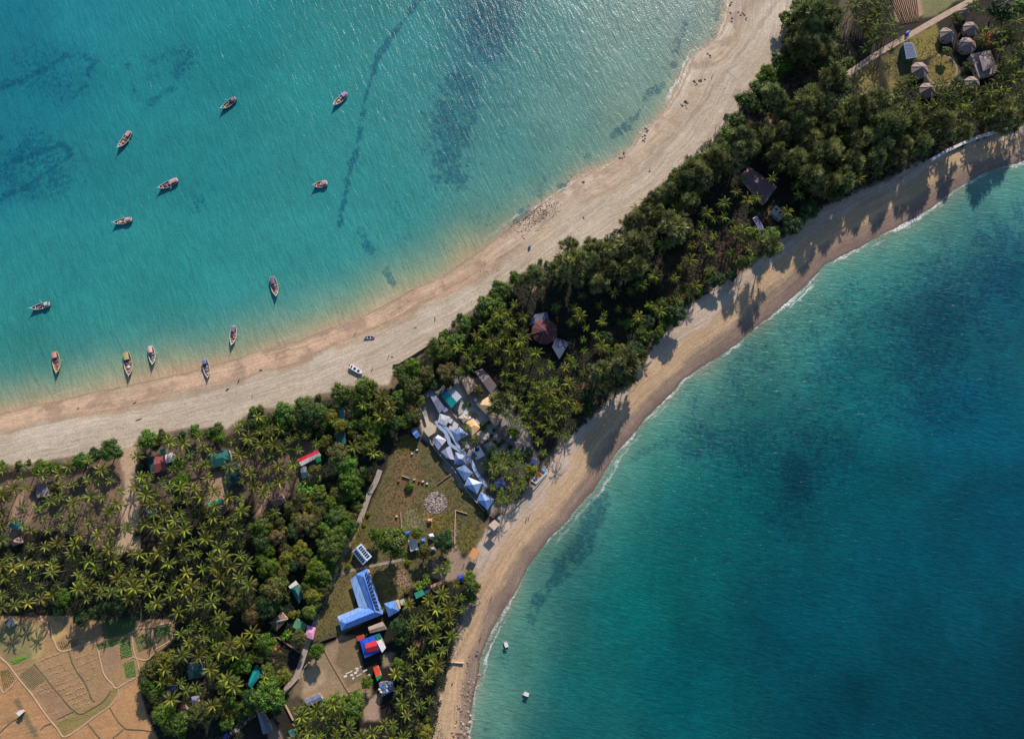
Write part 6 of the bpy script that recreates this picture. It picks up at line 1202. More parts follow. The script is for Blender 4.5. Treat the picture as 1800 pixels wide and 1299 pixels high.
# white cloths drying on the dirt yard
CLOTHS = []
for i, (a, b, w_, h_, r) in enumerate([(945,830,1.6,.9,.3),(985,790,2.2,.4,.3),(1008,778,1.0,.4,.2),(1012,818,1.3,.8,.1),(1028,852,1.0,.8,.9),(1068,748,1.6,.7,.1),(1072,770,1.0,.6,.4),(1048,795,.9,.9,.2),(1088,818,2.8,.35,.5),(1112,730,1.3,.4,.2),(1155,770,1.8,.5,.4),(1140,782,1.0,.4,.5),(1196,815,1.0,.6,.2),(960,800,1.2,.5,.4),(1060,790,.6,1.0,0),(600,908,1.3,.9,.5)]):
    put('drying_cloth', 'white cloth spread with others on the yard below the blue and red roof' if i < 15 else 'whitish sheet lying alone on the pale dirt of the yard', 'cloth', MB().box(0, 0, .05, w_, h_, .07), M_WHITE, 450 + a / 6.013, 1050 + b / 6.013, r, .03)
    C.objects[-1]['group'] = 'white cloths drying on the dirt yard'; CLOTHS.append((450 + a / 6.013, 1050 + b / 6.013, 'white drying cloth', C.objects[-1]))
for a, b, c, lb in [(375,575,(196,60,50),'red cart with a tall shadow on the green'),(413,578,(226,222,216),'white cart between red cart and white board on the green'),(158,572,(190,70,56),'red box at the left end of the rail on the green'),(457,600,(226,224,220),'white board right of the white cart on the green'),(323,556,(200,190,176),'small pale box left of the red cart'),(352,245,(214,212,210),'small white post on the green under the blue gabled shed'),(298,285,(206,204,200),'small white post lower left on the upper green'),(135,945,(206,208,206),'white scrap lying on the grass left of the vegetable bed')]:
    t = thing('handcart' if 'cart' in lb else 'box', lb, 'cart' if 'cart' in lb else 'box', PW(675 + a / 6.013, 750 + b / 6.013)); MB().box(0, 0, .6, 1.0, .7, .6, .4).build('body', cm(*c), t)
    if 'cart' in lb:
        for y in (-.5, .5): MB().tube([(0, y - .05, .35), (0, y + .05, .35)], .35, 9).build('wheel', M_DARK, t)
        MB().tube([(.5, 0, 1.1), (1.1, 0, 1.3)], .05, 4).build('handle', M_TIMBER, t)
# driftwood
DW_ = [(522,479,.0,2.6,1.3),(0,0,0,0,0)]
for i, (a, b, c, d, r, lb) in enumerate([(625.3,584.5,621.5,592.5,.12,'slim driftwood stick left of the beached canoe'),(684.5,623.5,681.3,633,.14,'upright dark post near the retaining wall end'),(687,627,691.5,627,.16,'short dark stub right of the upright post'),(656,645,652.5,654,.18,'thick-headed log between speedboat and wall'),(764.5,557,764,566,.24,'spindle-shaped grey log in the middle of the north beach'),(238.5,739,249,735.5,.2,'pale-topped log above the village track'),(233.5,709.5,240,706.5,.18,'small dark log on the peach foreshore'),(135.5,718.3,139.5,717,.18,'little stick near the left waterline'),(397.5,686.5,402.5,683,.35,'dark clump of driftwood right of the grounded boat'),(418,673.5,421,666.5,.3,'twisted root by the tide line right of the grounded boat'),(443,700.5,444.5,694,.15,'thin stick below the twisted root'),(456,651.5,461,650,.3,'dark lump on the sand at mid-left beach'),(1250,140,1252.5,130.5,.2,'dark log on the upper right sand'),(1257,232,1259.5,219,.12,'thin branch near the upper shrubs'),(1258,240,1268,235,.3,'dark root heap beside the upper shrubs'),(793.5,1203,795.8,1200,.2,'short stick on the lower beach'),(793,1207,795.5,1199,.14,'upright stick on the lower beach'),(801,1272,803.5,1265,.2,'dark branch near the lower boulders'),(995,447,1002,451,.2,'curved branch below the blue barrel'),(1024.5,381.5,1027,385,.25,'black snag in the middle of the upper beach'),(1141,299.5,1143,303,.2,'small black snag high on the beach'),(727,577,733,575.5,.1,'faint stick near the beached canoe'),(1207.8,183,1211,181,.2,'dark chunk among the upper shoreline stones')]):
    if lb is None: continue
    p = PW(a, b); q = PW(c, d); mb = MB(); m_ = p.lerp(q, .5) + Vector((random.uniform(-.2, .2), random.uniform(-.2, .2), .12)); mb.tube([p + Vector((0, 0, .1)), m_, q + Vector((0, 0, .15))], [r * .7, r, r * .5], 6); tag(mb.build('driftwood', cm(70, 56, 50, .9)), lb, 'driftwood')
# ---- rocks
RK = [cm(84, 78, 80, .9, .35, 1.5), cm(150, 132, 112, .9, .35, 1.5), cm(112, 98, 88, .9, .35, 1.5), cm(176, 160, 142, .9, .3, 1.5)]
def rock_mesh(k, m_):
    random.seed(1200 + k); mb = MB(); mb.dome((0, 0, -.15), 1, .75, 8, 3, 0, .24); return mb.mesh('boulder', m_)
RM = [[rock_mesh(k, m_) for k in range(4)] for m_ in RK]
random.seed(77)
def boulder(px, py, s, mi, label, grp):
    w = W(px, py, 0); z = GZ(w.x, w.y); o = link('boulder', RM[mi][random.randrange(4)]); w = W(px, py, z); o.location = (w.x, w.y, z); o.scale = (s, s * random.uniform(.7, 1.1), s * random.uniform(.6, .9)); o.rotation_euler = (0, 0, random.uniform(0, 6)); tag(o, label, 'boulder', grp); ROCKS.append((px, py, label, o))
ROCKS = []
BP = [((650,1083),[(1140,370,.8),(1130,405,.9),(1160,480,.5),(1245,560,1.0),(1245,530,.7),(1155,625,1.1),(1140,645,.7),(1115,600,.5),(1040,700,.8),(1100,700,.6),(1150,740,.9),(1195,770,.7),(1060,750,.5),(1030,830,.8),(1045,790,.6),(980,820,.6),(990,745,.5),(940,965,1.0),(965,990,.8),(1040,1010,.8),(1065,1050,.8),(1000,930,.5),(1105,1095,.8),(965,1115,.7),(985,1140,.8),(1060,1120,1.2),(1040,1150,1.1),(1030,1185,1.2),(1040,1220,1.1),(960,1225,1.0),(930,1230,.8),(1000,1250,1.0),(905,1165,.7),(870,1225,.7),(1255,1255,1.2),(1150,1200,.9),(1130,1170,.6),(1150,1265,.8),(1085,1255,.8),(1050,1280,1.0),(940,1270,.9),(885,1265,.7),(1200,1190,.5),(1090,830,.5),(1130,900,.6),(1180,960,.5),(1060,900,.6),(1230,1150,.6)])]
for (o_, L_) in BP:
    for a, b, s in L_: boulder(o_[0] + a / 6.013, o_[1] + b / 6.013, s * 1.0, random.choice([1, 1, 2, 3]), 'tan boulder', 'tan boulders along the lower waterline')
for k in range(46):
    t_ = random.random(); boulder(812 + random.gauss(0, 8) + (1 - t_) * 14, 1150 + t_ * 149, random.uniform(.25, .6), random.choice([1, 2, 2]), 'tan boulder', 'tan boulders along the lower waterline')
for pl in ([(1282,10),(1283,22),(1288,36)], [(1302,22),(1308,28),(1313,34)], [(1246,98),(1248,102)], [(1222,144),(1230,142),(1238,140),(1224,147)], [(1199,185),(1204,180),(1206,190)], [(1133,240),(1137,232),(1136,228),(1131,247)], [(1092,279),(1098,272)], [(1024,320),(1026,322)]):
    for (a, b) in pl:
        for j in range(3): boulder(a + random.gauss(0, 1.5), b + random.gauss(0, 1.8), random.uniform(.35, .8), 0, 'dark rock', 'dark rocks along the upper north shore')
def rubble(name, label, cat, gen, n_, smin, smax, mats):
    mb = MB(); random.seed(hash(name) % 1000 if False else len(label) * 7 + n_)
    for k in range(n_):
        px, py = gen(); w = W(px, py, 0); z = max(GZ(w.x, w.y), -.3); w = W(px, py, z); mb.dome((w.x, w.y, z - .05), random.uniform(smin, smax), random.uniform(smin, smax) * .8, 5, 2, random.randrange(len(mats)), .35)
    o = mb.build(name, mats); o['kind'] = 'stuff'; tag(o, label, cat); return o
def along(pl, sg):
    def g_():
        k = random.randrange(len(pl) - 1); t_ = random.random(); return pl[k][0] * (1 - t_) + pl[k + 1][0] * t_ + random.gauss(0, sg), pl[k][1] * (1 - t_) + pl[k + 1][1] * t_ + random.gauss(0, sg)
    return g_
rubble('shore_cobbles', 'field of dark cobbles along the north waterline', 'cobbles', along([(902,402),(920,390),(940,380),(955,368),(978,356)], 11), 1100, .1, .34, [RK[0], RK[2]])
rubble('shore_pebbles', 'scattered dark pebbles along the sand above the cobbles', 'pebbles', along([(845,480),(875,470),(880,500),(850,520),(822,540),(880,460),(905,440)], 8), 260, .1, .26, [RK[0], RK[2]])
rubble('riprap', 'grey riprap slope below the lower palms', 'riprap', along([(838,1040),(832,1065),(815,1090),(808,1110),(795,1140),(790,1150)], 5.5), 420, .15, .42, [RK[0], RK[3], cm(120, 124, 140, .9)])
rubble('beach_gravel', 'gravel band among the lower beach boulders', 'gravel', along([(838,1165),(826,1200),(814,1240),(805,1299)], 9), 620, .08, .26, [RK[1], RK[2]])
rubble('wood_debris', 'dark gravelly debris at the bottom by the bushes', 'debris', along([(758,1250),(766,1275),(774,1299)], 6), 240, .12, .3, [RK[0], RK[2]])
rubble('tide_wrack', 'thin line of dark weed and litter along the north beach tide mark', 'tide wrack', along([(0,760),(120,735),(230,716),(330,700),(420,674),(520,642),(600,602),(700,562),(820,492),(900,442),(980,400),(1100,300)], 5), 420, .05, .17, [RK[0], RK[2]])
rubble('beach_litter', 'scattered twigs and litter in front of the north tree line', 'beach litter', along([(20,795),(140,780),(230,765),(330,735),(420,715),(560,672),(660,650),(760,580),(860,490),(960,440),(1060,400),(1160,300),(1270,220),(1330,120)], 9), 380, .05, .2, [RK[0], RK[2], M_WHITE])
def disc(cx, cy, rx, ry):
    def g_():
        a = random.uniform(0, 6.28); r = math.sqrt(random.random()); return cx + rx * r * math.cos(a), cy + ry * r * math.sin(a)
    return g_
rubble('rubble_heap', 'round heap of pale broken rubble on the green', 'rubble', disc(766.5, 884, 20, 19), 620, .15, .5, [RK[3], cm(190, 176, 176, .9), cm(120, 104, 112, .9)]); lm(766, 884, 'the round rubble heap')
rubble('yard_litter', 'small pale litter on the green around the huts', 'litter', disc(745, 935, 40, 45), 90, .08, .24, [M_WHITE, cm(190, 170, 150)])
rubble('village_clutter', 'scattered household clutter in the left village clearings', 'clutter', disc(150, 890, 120, 70), 160, .1, .3, [RK[3], M_WHITE, cm(90, 110, 150), cm(160, 90, 70)])
# ================================================================ FIELDS
LB = cm(176, 148, 118, .95); DB = cm(104, 96, 70, .95)
bunds = [([(420,0),(490,130),(560,240),(610,350),(680,370),(800,330),(970,265),(1010,290)], .9, LB), ([(1000,280),(1040,380),(1070,520),(1100,620),(1170,700),(1220,760),(1280,735),(1353,690)], .7, LB),
 ([(360,500),(480,640),(640,840),(790,1000),(870,1025),(1000,960),(1110,880),(1170,780)], .55, DB), ([(730,370),(760,480),(820,590),(900,700),(960,850),(1000,900)], .7, DB),
 ([(1250,760),(1240,850),(1150,960),(1000,1060),(850,1180),(680,1278),(600,1180),(480,1040),(400,920),(300,780),(180,640),(100,530),(0,430)], .8, LB), ([(0,740),(40,812),(110,752),(185,665)], .7, LB),
 ([(0,1228),(90,1140),(190,1075),(250,1080)], .5, DB), ([(1160,960),(1230,1080),(1310,1170),(1353,1190)], .45, DB), ([(1310,1190),(1250,1240),(1180,1299)], .45, DB), ([(930,1130),(1000,1220),(1070,1299)], .5, DB), ([(600,1090),(700,1040),(790,1000)], .35, DB), ([(430,1200),(480,1150),(540,1135)], .35, DB)]
B2 = [([(0,190),(60,160),(110,120),(132,60),(140,-80)], .7, LB), ([(50,180),(50,300),(70,400),(100,452),(200,460),(268,400),(300,335),(270,220),(252,130)], .6, LB), ([(110,125),(252,118),(350,88),(455,80),(500,200),(430,272),(300,345)], .6, LB), ([(0,462),(60,432),(100,480),(112,620),(0,690)], .6, LB), ([(0,1190),(150,1200),(300,1220)], .4, DB)]
mb = MB()
def bund(mb, px, w_, mi):
    P_ = [PW(a, b) for a, b in smooth(px, 3)]
    for i, p in enumerate(P_): P_[i] = p + Vector((random.uniform(-.1, .1), random.uniform(-.1, .1), 0))
    vs = []; fs = []
    for i, p in enumerate(P_):
        d = (P_[min(i + 1, len(P_) - 1)] - P_[max(i - 1, 0)]).normalized(); n_ = Vector((-d.y, d.x, 0)) * w_ * random.uniform(.5, .75); h = random.uniform(.14, .24)
        vs += [p + n_ - Vector((0, 0, .05)), p + n_ * .4 + Vector((0, 0, h)), p - n_ * .4 + Vector((0, 0, h)), p - n_ - Vector((0, 0, .05))]
    for i in range(len(P_) - 1):
        for k in range(3): fs.append((4 * i + k, 4 * i + k + 1, 4 * i + k + 5, 4 * i + k + 4))
    mb.add(vs, fs, mi)
for px, w_, m_ in bunds: bund(mb, z6(0, 1083, px), w_, 0 if m_ is LB else 1)
for px, w_, m_ in B2: bund(mb, z6(225, 1083, px), w_, 0 if m_ is LB else 1)
o = mb.build('field_banks', [LB, DB]); o['kind'] = 'structure'
random.seed(5)
M_CROP = mat('crop_leaf', (0.07, 0.17, 0.03), .6, .4, 2.0); M_CROP2 = mat('crop_leaf_dark', (0.06, 0.13, 0.03), .6, .4, 2.0); M_DRYR = cm(120, 110, 66, .95); M_SOILR = cm(140, 106, 80, .95)
def crop(label, px, n_, m_, ax=0, w_=.31, h=.3):
    Q = [PW(a, b) for a, b in px]; Q = Q if ax == 0 else [Q[1], Q[2], Q[3], Q[0]]; mb = MB(); mb2 = 0
    for i in range(n_):
        f = (i + .5) / n_; a = Q[0].lerp(Q[3], f); b = Q[1].lerp(Q[2], f); L_ = (b - a).length; k = max(3, int(L_ / .3))
        for j in range(k):
            p = a.lerp(b, (j + random.uniform(.2, .8)) / k); mb.dome((p.x + random.gauss(0, .03), p.y + random.gauss(0, .03), p.z - .03), w_ * random.uniform(.8, 1.25), h * random.uniform(.6, 1.3), 5, 2, 0, .3)
    o = mb.build('crop_bed', m_); tag(o, label, 'crop bed', 'vegetable beds in the lower left fields')
crop('two long curved green rows at the top of the middle vegetable plots', z6(0,1083,[(1025,305),(1335,218),(1345,262),(1040,352)]), 3, M_CROP)
crop('square bed of nine bright green short rows', [(211,1131.5),(229,1127),(232.5,1152),(213,1158)], 9, M_CROP)
crop('bed of alternating green and brown rows inside the rounded bank', [(236,1119),(258,1112),(271,1134),(243,1146)], 10, M_CROP2, 1, .22)
crop('bed of long upright green rows above the lower field bank', [(217,1165),(236,1160),(240,1187),(222,1191)], 7, M_CROP, 1)
crop('pale green bed with angled rows beside the long bank', [(101,1127),(139,1122),(137,1134),(108,1141)], 9, M_DRYR, 1, .22)
crop('olive striped bed at the left photo edge', [(0,1178),(15,1175),(28,1193),(6,1213)], 7, M_DRYR, 1, .24)
crop('short strip of vivid light green seedlings', z6(0,1083,[(118,470),(265,412),(278,440),(140,505)]), 3, mat('seedling', (.11, .24, .02), .6, .3, 2), 0, .45)
crop('dark green rows in the shade of the grove', [(181,1092),(240,1086),(238,1108),(190,1120)], 14, M_CROP2, 1, .3)
crop('green shaded patch in the rightmost banked plot', z6(225,1083,[(278,120),(450,92),(440,190),(300,225)]), 6, M_CROP2, 0, .3)
for o in list(C.objects):
    pass
def rows_stuff(name, label, px, n_, m_, ax, w_, h, cat):
    Q = [PW(a, b) for a, b in px]; Q = Q if ax == 0 else [Q[1], Q[2], Q[3], Q[0]]; mb = MB()
    for i in range(n_):
        f = (i + .5) / n_; a = Q[0].lerp(Q[3], f); b = Q[1].lerp(Q[2], f); k = 8; pts = [a.lerp(b, j / k) + Vector((random.gauss(0, .06), random.gauss(0, .06), 0)) for j in range(k + 1)]
        d = (b - a).normalized(); nv = Vector((-d.y, d.x, 0)) * w_; vs = []
        for p in pts: vs += [p + nv - Vector((0, 0, .03)), p + Vector((0, 0, h)), p - nv - Vector((0, 0, .03))]
        mb.add(vs, [(3 * j + q, 3 * j + q + 1, 3 * j + q + 4, 3 * j + q + 3) for j in range(k) for q in range(2)])
    o = mb.build(name, m_); o['kind'] = 'stuff'; tag(o, label, cat)
rows_stuff('ploughed_rows', 'ploughed ridges of the upper right field', [(1560,-8),(1612,-8),(1616,38),(1583,44)], 13, cm(112, 92, 72, .95), 1, .42, .4, 'ploughed ridges')
rows_stuff('tilled_rows', 'fine olive tilled ridges beside the long bank', z6(0,1083,[(215,610),(350,510),(480,670),(350,768)]), 12, cm(132, 116, 84, .95), 0, .3, .18, 'tilled ridges')
def mounds(label, lines, n_):
    mb = MB()
    for (a, b, c, d) in lines:
        p = PW(*z6(0, 1083, [(a, b)])[0]); q = PW(*z6(0, 1083, [(c, d)])[0]); k = int((q - p).length / .75)
        for j in range(k):
            w = p.lerp(q, (j + random.random() * .6) / k); mb.dome((w.x + random.gauss(0, .18), w.y + random.gauss(0, .18), w.z - .05), random.uniform(.25, .5), random.uniform(.15, .35), 6, 2, 0, .25)
    o = mb.build('soil_mounds', cm(172, 138, 102, .95)); o['kind'] = 'stuff'; tag(o, label, 'soil mounds')
mounds('rows of small tan soil heaps across the middle field', [(430,470,640,390),(480,560,720,480),(520,620,760,540),(560,670,780,590),(600,720,830,640),(640,770,860,690),(690,830,900,740),(730,880,930,790),(770,930,950,850),(810,970,980,900),(780,450,1010,380),(820,530,1040,430),(850,590,1040,520),(900,680,1060,600),(400,740,540,690),(400,790,560,740),(430,820,580,770),(470,440,700,370),(390,480,560,420)], 0)
# ================================================================ PLANTING
random.seed(3)
def near_roof(x, y, k=0.9): return any((x - a) ** 2 + (y - b) ** 2 < (r * k) ** 2 for a, b, r in ROOFQ)
PATHPX = [(688,775),(683,792),(675,812),(666,832),(658,852),(649,868),(638,900),(625,933),(610,963),(594,995),(581,1028),(571,1048),(556,1087),(548,1112)]
bro(780,650,[(330,480,26,'g'),(400,570,24,'d'),(440,630,30,'g'),(500,700,26,'d'),(540,760,30,'g'),(580,800,34,'d'),(470,560,26,'g'),(530,640,22,'d'),(620,760,30,'g'),(640,860,36,'g'),(700,820,30,'d'),(160,440,26,'g'),(290,470,24,'y'),(370,700,22,'g'),(700,980,34,'d'),(480,910,30,'g'),(860,900,44,'d'),(600,1120,34,'g'),(890,1130,30,'g')])
for pts, sp in FILLS:
    P_ = np.array(pts, float); x0, y0 = P_.min(0); x1, y1 = P_.max(0)
    for k in range(700):
        x = random.uniform(x0, x1); y = random.uniform(y0, y1)
        if not inside(np.array([x]), np.array([y]), P_)[0]: continue
        if near_roof(x, y, 1.15) or any((x - a) ** 2 + (y - b) ** 2 < sp * sp for a, b in PALMS) or any((x - b[0]) ** 2 + (y - b[1]) ** 2 < (b[2] * .8) ** 2 for b in BRO): continue
        PALMS.append((x, y))
# a few palms out of the frame keep the grove going and cast their shadows in
for k in range(60):
    x = random.choice([random.uniform(-45, -12), random.uniform(1815, 1850)]); y = random.uniform(840, 1070) if x < 0 else random.uniform(20, 190); PALMS.append((x, y))
for pts, sp in BROFILL:
    P_ = np.array(pts, float); x0, y0 = P_.min(0); x1, y1 = P_.max(0)
    for k in range(500):
        x = random.uniform(x0, x1); y = random.uniform(y0, y1)
        if inside(np.array([x]), np.array([y]), P_)[0] and not near_roof(x, y, 1.2) and all((x - a[0]) ** 2 + (y - a[1]) ** 2 > sp * sp for a in BRO) and all((x - a) ** 2 + (y - b) ** 2 > 90 for a, b in PALMS) and all(abs(x - a) + abs(y - b) > 15 for a, b in PATHPX): BRO.append((x, y, random.uniform(8, 13), random.choice('ggbodgoy')))
for pts, sp in CASFILL:
    P_ = np.array(pts, float); x0, y0 = P_.min(0); x1, y1 = P_.max(0)
    for k in range(400):
        x = random.uniform(x0, x1); y = random.uniform(y0, y1)
        if inside(np.array([x]), np.array([y]), P_)[0] and not near_roof(x, y, 1.1) and all((x - a) ** 2 + (y - b) ** 2 > sp * sp for a, b, r in CAS) and all((x - a) ** 2 + (y - b) ** 2 > 100 for a, b in PALMS): CAS.append((x, y, random.uniform(13, 19)))
POOLW = {}
TREES = []      # px, py, kind word, object
def lab_place(px, py):
    d = sorted(((px - a) ** 2 + (py - b) ** 2, i) for i, (a, b, s) in enumerate(LANDMARKS))[0]
    a, b, s = LANDMARKS[d[1]]; dx, dy = px - a, py - b; ang = math.degrees(math.atan2(-dy, dx)) % 360
    w = ['right of', 'upper right of', 'above', 'upper left of', 'left of', 'lower left of', 'below', 'lower right of'][int(((ang + 22.5) % 360) // 45)]
    return d[1], w, math.sqrt(d[0])
ORD = ['nearest', 'second nearest', 'third nearest', 'fourth nearest', 'fifth nearest', 'sixth nearest', 'seventh nearest', 'eighth nearest', 'ninth nearest', 'tenth nearest', 'eleventh nearest', 'twelfth nearest', 'thirteenth nearest', 'fourteenth nearest', 'fifteenth nearest', 'sixteenth nearest', 'seventeenth nearest', 'eighteenth nearest']
lm(560, 960, 'the crown of dry brown branches by the path'); lm(140, 1010, 'the black gap between the two left palm blocks'); lm(1080, 440, 'the sandy notch in the north tree line'); lm(1655, 124, 'the round lawn'); lm(1515, 160, 'the yellow-green lawn patch'); lm(1410, 150, 'the brown bare field'); lm(1360, 215, 'the bare sand patch in the lane'); lm(1700, 250, 'the white sea wall'); lm(1240, 150, 'the fan of tracks on the sand'); lm(180, 1100, 'the dark shaded crop rows'); lm(850, 500, 'the curve of green bushes by the pebbles'); lm(1200, 510, 'the reddish clearing in the middle grove'); lm(1030, 590, 'the dim hollow right of the grey annex'); lm(780, 600, 'the retaining wall on the north beach'); lm(225, 940, 'the pale sand track'); lm(790, 1180, 'the long white pole over the beach'); lm(1000, 760, 'the shaded bend of the south beach'); lm(440, 990, 'the dark olive crown of the main grove'); lm(300, 1250, 'the lower left grove corner'); lm(470, 1220, 'the largest dark round tree'); lm(1450, 300, 'the widest pale casuarina of the upper grove'); lm(1100, 640, 'the yellowish casuarina above the south beach'); lm(430, 740, 'the peak of bushes on the north beach'); lm(640, 690, 'the bushes below the speedboat'); lm(330, 1020, 'the centre of the main palm grove')
def ordinal(n):
    T_ = {2: 'twenty', 3: 'thirty', 4: 'forty', 5: 'fifty'}; U_ = ['', 'first', 'second', 'third', 'fourth', 'fifth', 'sixth', 'seventh', 'eighth', 'ninth']
    if n == 19: return 'nineteenth nearest'
    return (T_[min(n // 10, 5)] + '-' + U_[n % 10] if n % 10 else T_[min(n // 10, 5)][:-1] + 'ieth') + ' nearest'
def label_all():
    by = {}
    for (px, py, word, o) in TREES:
        i, w, d = lab_place(px, py); by.setdefault((i, w, word), []).append((d, px, py, o))
    for (i, w, word), L_ in by.items():
        L_.sort(key=lambda q: q[0])
        for k, (d, px, py, o) in enumerate(L_):
            s = LANDMARKS[i][2]; o['label'] = ('%s %s %s' % (word, w, s)) if len(L_) == 1 else ('%s %s %s, %s to it' % (word, w, s, ORD[min(k, len(ORD) - 1)] if k < len(ORD) else ''))
            if k >= len(ORD): o['label'] = '%s %s %s, %s to it' % (word, w, s, ordinal(k + 1))
            o['label'] = o['label'].replace(' to it', '')
            if len(o['label'].replace('-', ' ').split()) > 16: o['label'] = o['label'].replace(' the ', ' ')
LT = (0, 0, 0)
def inst(name, me, parent, loc=(0, 0, 0), rz=0, sc=None):
    o = bpy.data.objects.new(name, me); C.objects.link(o); o.parent = parent; o.location = loc; o.rotation_euler = (0, 0, rz)
    if sc: o.scale = sc
    return o
# which 300 palms are individuals: the largest crowns in view
PD = []
for (x, y) in PALMS:
    s = random.uniform(.66, 1.12); hgt = random.uniform(7.0, 12.5)
    if near_roof(x, y, .6): s *= .95
    if 1150 > x > 1000 and y < 620: s *= .92
    if 730 < x < 950 and 650 < y < 880: s *= .85; hgt = min(hgt, 8.5)
    vis = -20 < x < 1820 and -20 < y < 1320; m_ = min((math.hypot(x - a, y - b) for a, b in PALMS if (a, b) != (x, y)), default=30)
    PD.append([x, y, s, hgt, (1 if vis else 0) * (s + min(m_, 24) * .012)])
PD.sort(key=lambda q: -q[4]); nind = 300
for k, (x, y, s, hgt, _) in enumerate(PD[:nind]):
    w = W(x, y, 1.6 + hgt * s); g_ = max(GZ(w.x, w.y), .3); t = bpy.data.objects.new('coconut_palm', None); C.objects.link(t); t.location = (w.x, w.y, g_); t.rotation_euler = (0, 0, random.uniform(0, 6.28)); t.scale = (s, s, s * 1.0)
    t['label'] = 'coconut palm'; t['category'] = 'palm tree'; t['group'] = 'coconut palms of the groves'
    kk = random.randrange(3); zt = hgt; c = inst('crown', PALM_CROWNS[k % 6], t, (0, 0, zt), random.uniform(0, 6.28)); inst('trunk', PALM_TRUNKS[kk], t, (0, 0, 0), 0, (1, 1, zt / 9.0)); TREES.append((x, y, 'coconut palm', t))
def bake(objs_data, name, label, cat, mats):
    """many plants of one kind as ONE object"""
    V = []; Fq = []; base = 0; cols = []; mi = []; tot = []; loops = []
    for src, loc, rz, sc in objs_data:
        v = src['v']; ca, sa = math.cos(rz), math.sin(rz); x = v[:, 0] * sc[0]; y = v[:, 1] * sc[1]
        V.append(np.stack([x * ca - y * sa + loc[0], x * sa + y * ca + loc[1], v[:, 2] * sc[2] + loc[2]], 1)); loops.append(src['l'] + base); tot.append(src['t']); mi.append(src['m']); cols.append(src['c']); base += len(v)
    V = np.concatenate(V).astype(np.float32); loops = np.concatenate(loops).astype(np.int32); tot = np.concatenate(tot).astype(np.int32); mi = np.concatenate(mi).astype(np.int32); cols = np.concatenate(cols).astype(np.float32)
    me = bpy.data.meshes.new(name); me.vertices.add(len(V)); me.vertices.foreach_set('co', V.ravel()); me.loops.add(len(loops)); me.loops.foreach_set('vertex_index', loops)
    me.polygons.add(len(tot)); st = np.zeros(len(tot), np.int32); st[1:] = np.cumsum(tot)[:-1]; me.polygons.foreach_set('loop_start', st); me.polygons.foreach_set('loop_total', tot)
    for m_ in mats: me.materials.append(m_)
    me.polygons.foreach_set('material_index', mi); me.update(calc_edges=True); at = me.color_attributes.new('Tint', 'FLOAT_COLOR', 'POINT'); at.data.foreach_set('color', cols.ravel())
    o = link(name, me); o['kind'] = 'stuff'; tag(o, label, cat); return o
def src_of(mb, mat_shift=0):
    v = np.array([tuple(p) for p in mb.v], np.float32); t_ = np.array([len(f) for f in mb.f]); l = np.array([i for f in mb.f for i in f]); c = np.ones((len(v), 4), np.float32)
    if mb.c: c[:, :3] = np.array([q[:3] for q in mb.c])
    return {'v': v, 'l': l, 't': t_, 'm': np.array(mb.m) + mat_shift, 'c': c}
LOWS = [src_of(m_) for m_ in PALM_LOW]; tb = MB(); tb.tube([(0, 0, 0), (.1, 0, 4), (0, 0, 9)], [.22, .16, .13], 5); TS = src_of(tb, 2)
dat = []
for (x, y, s, hgt, _) in PD[nind:]:
    w = W(x, y, 1.6 + hgt * s); g_ = max(GZ(w.x, w.y), .3); v = random.uniform(.75, 1.2); sr = dict(random.choice(LOWS)); sr['c'] = sr['c'] * np.array([v * random.uniform(.9, 1.1), v, v, 1]); dat.append((sr, (w.x, w.y, g_ + hgt * s), random.uniform(0, 6.28), (s, s, s))); dat.append((TS, (w.x, w.y, g_), 0, (s, s, s * hgt / 9)))
if dat: bake(dat, 'palm_grove', 'overlapping coconut palms that fill the groves between the separate ones', 'palm grove', [M_FROND, M_COCO, M_PTRUNK])
KN = {'g': ('green leafy tree', (1, 1, 1)), 'b': ('bright green leafy tree', (1, 1, 1)), 'd': ('dark green leafy tree', (1, 1, 1)), 'o': ('olive-green leafy tree', (1, 1, 1)), 'y': ('yellow-green leafy tree', (1, 1, 1)), 'r': ('dry brownish tree', (1, 1, 1))}
LEAFM = {'g': M_LEAF, 'b': mat('bright_leaf', (0.095, 0.175, 0.016), .5, .4, .5, tint=True, rnd=.5, transl=.25), 'd': mat('dark_leaf', (0.035, 0.075, 0.022), .5, .4, .5, tint=True, rnd=.5, transl=.15), 'o': mat('olive_leaf', (0.095, 0.105, 0.028), .6, .45, .6, tint=True, rnd=.6, transl=.2), 'y': mat('yellow_leaf', (0.18, 0.19, 0.024), .5, .4, .6, tint=True, rnd=.6, transl=.25), 'r': M_DRY}
VAR = {}
def kmesh(lst, tagk, i, k):
    key = (tagk, i, k)
    if key not in VAR:
        m_ = lst[i]
        if k != 'g': m_ = m_.copy(); m_.materials.clear(); m_.materials.append(LEAFM[k])
        VAR[key] = m_
    return VAR[key]
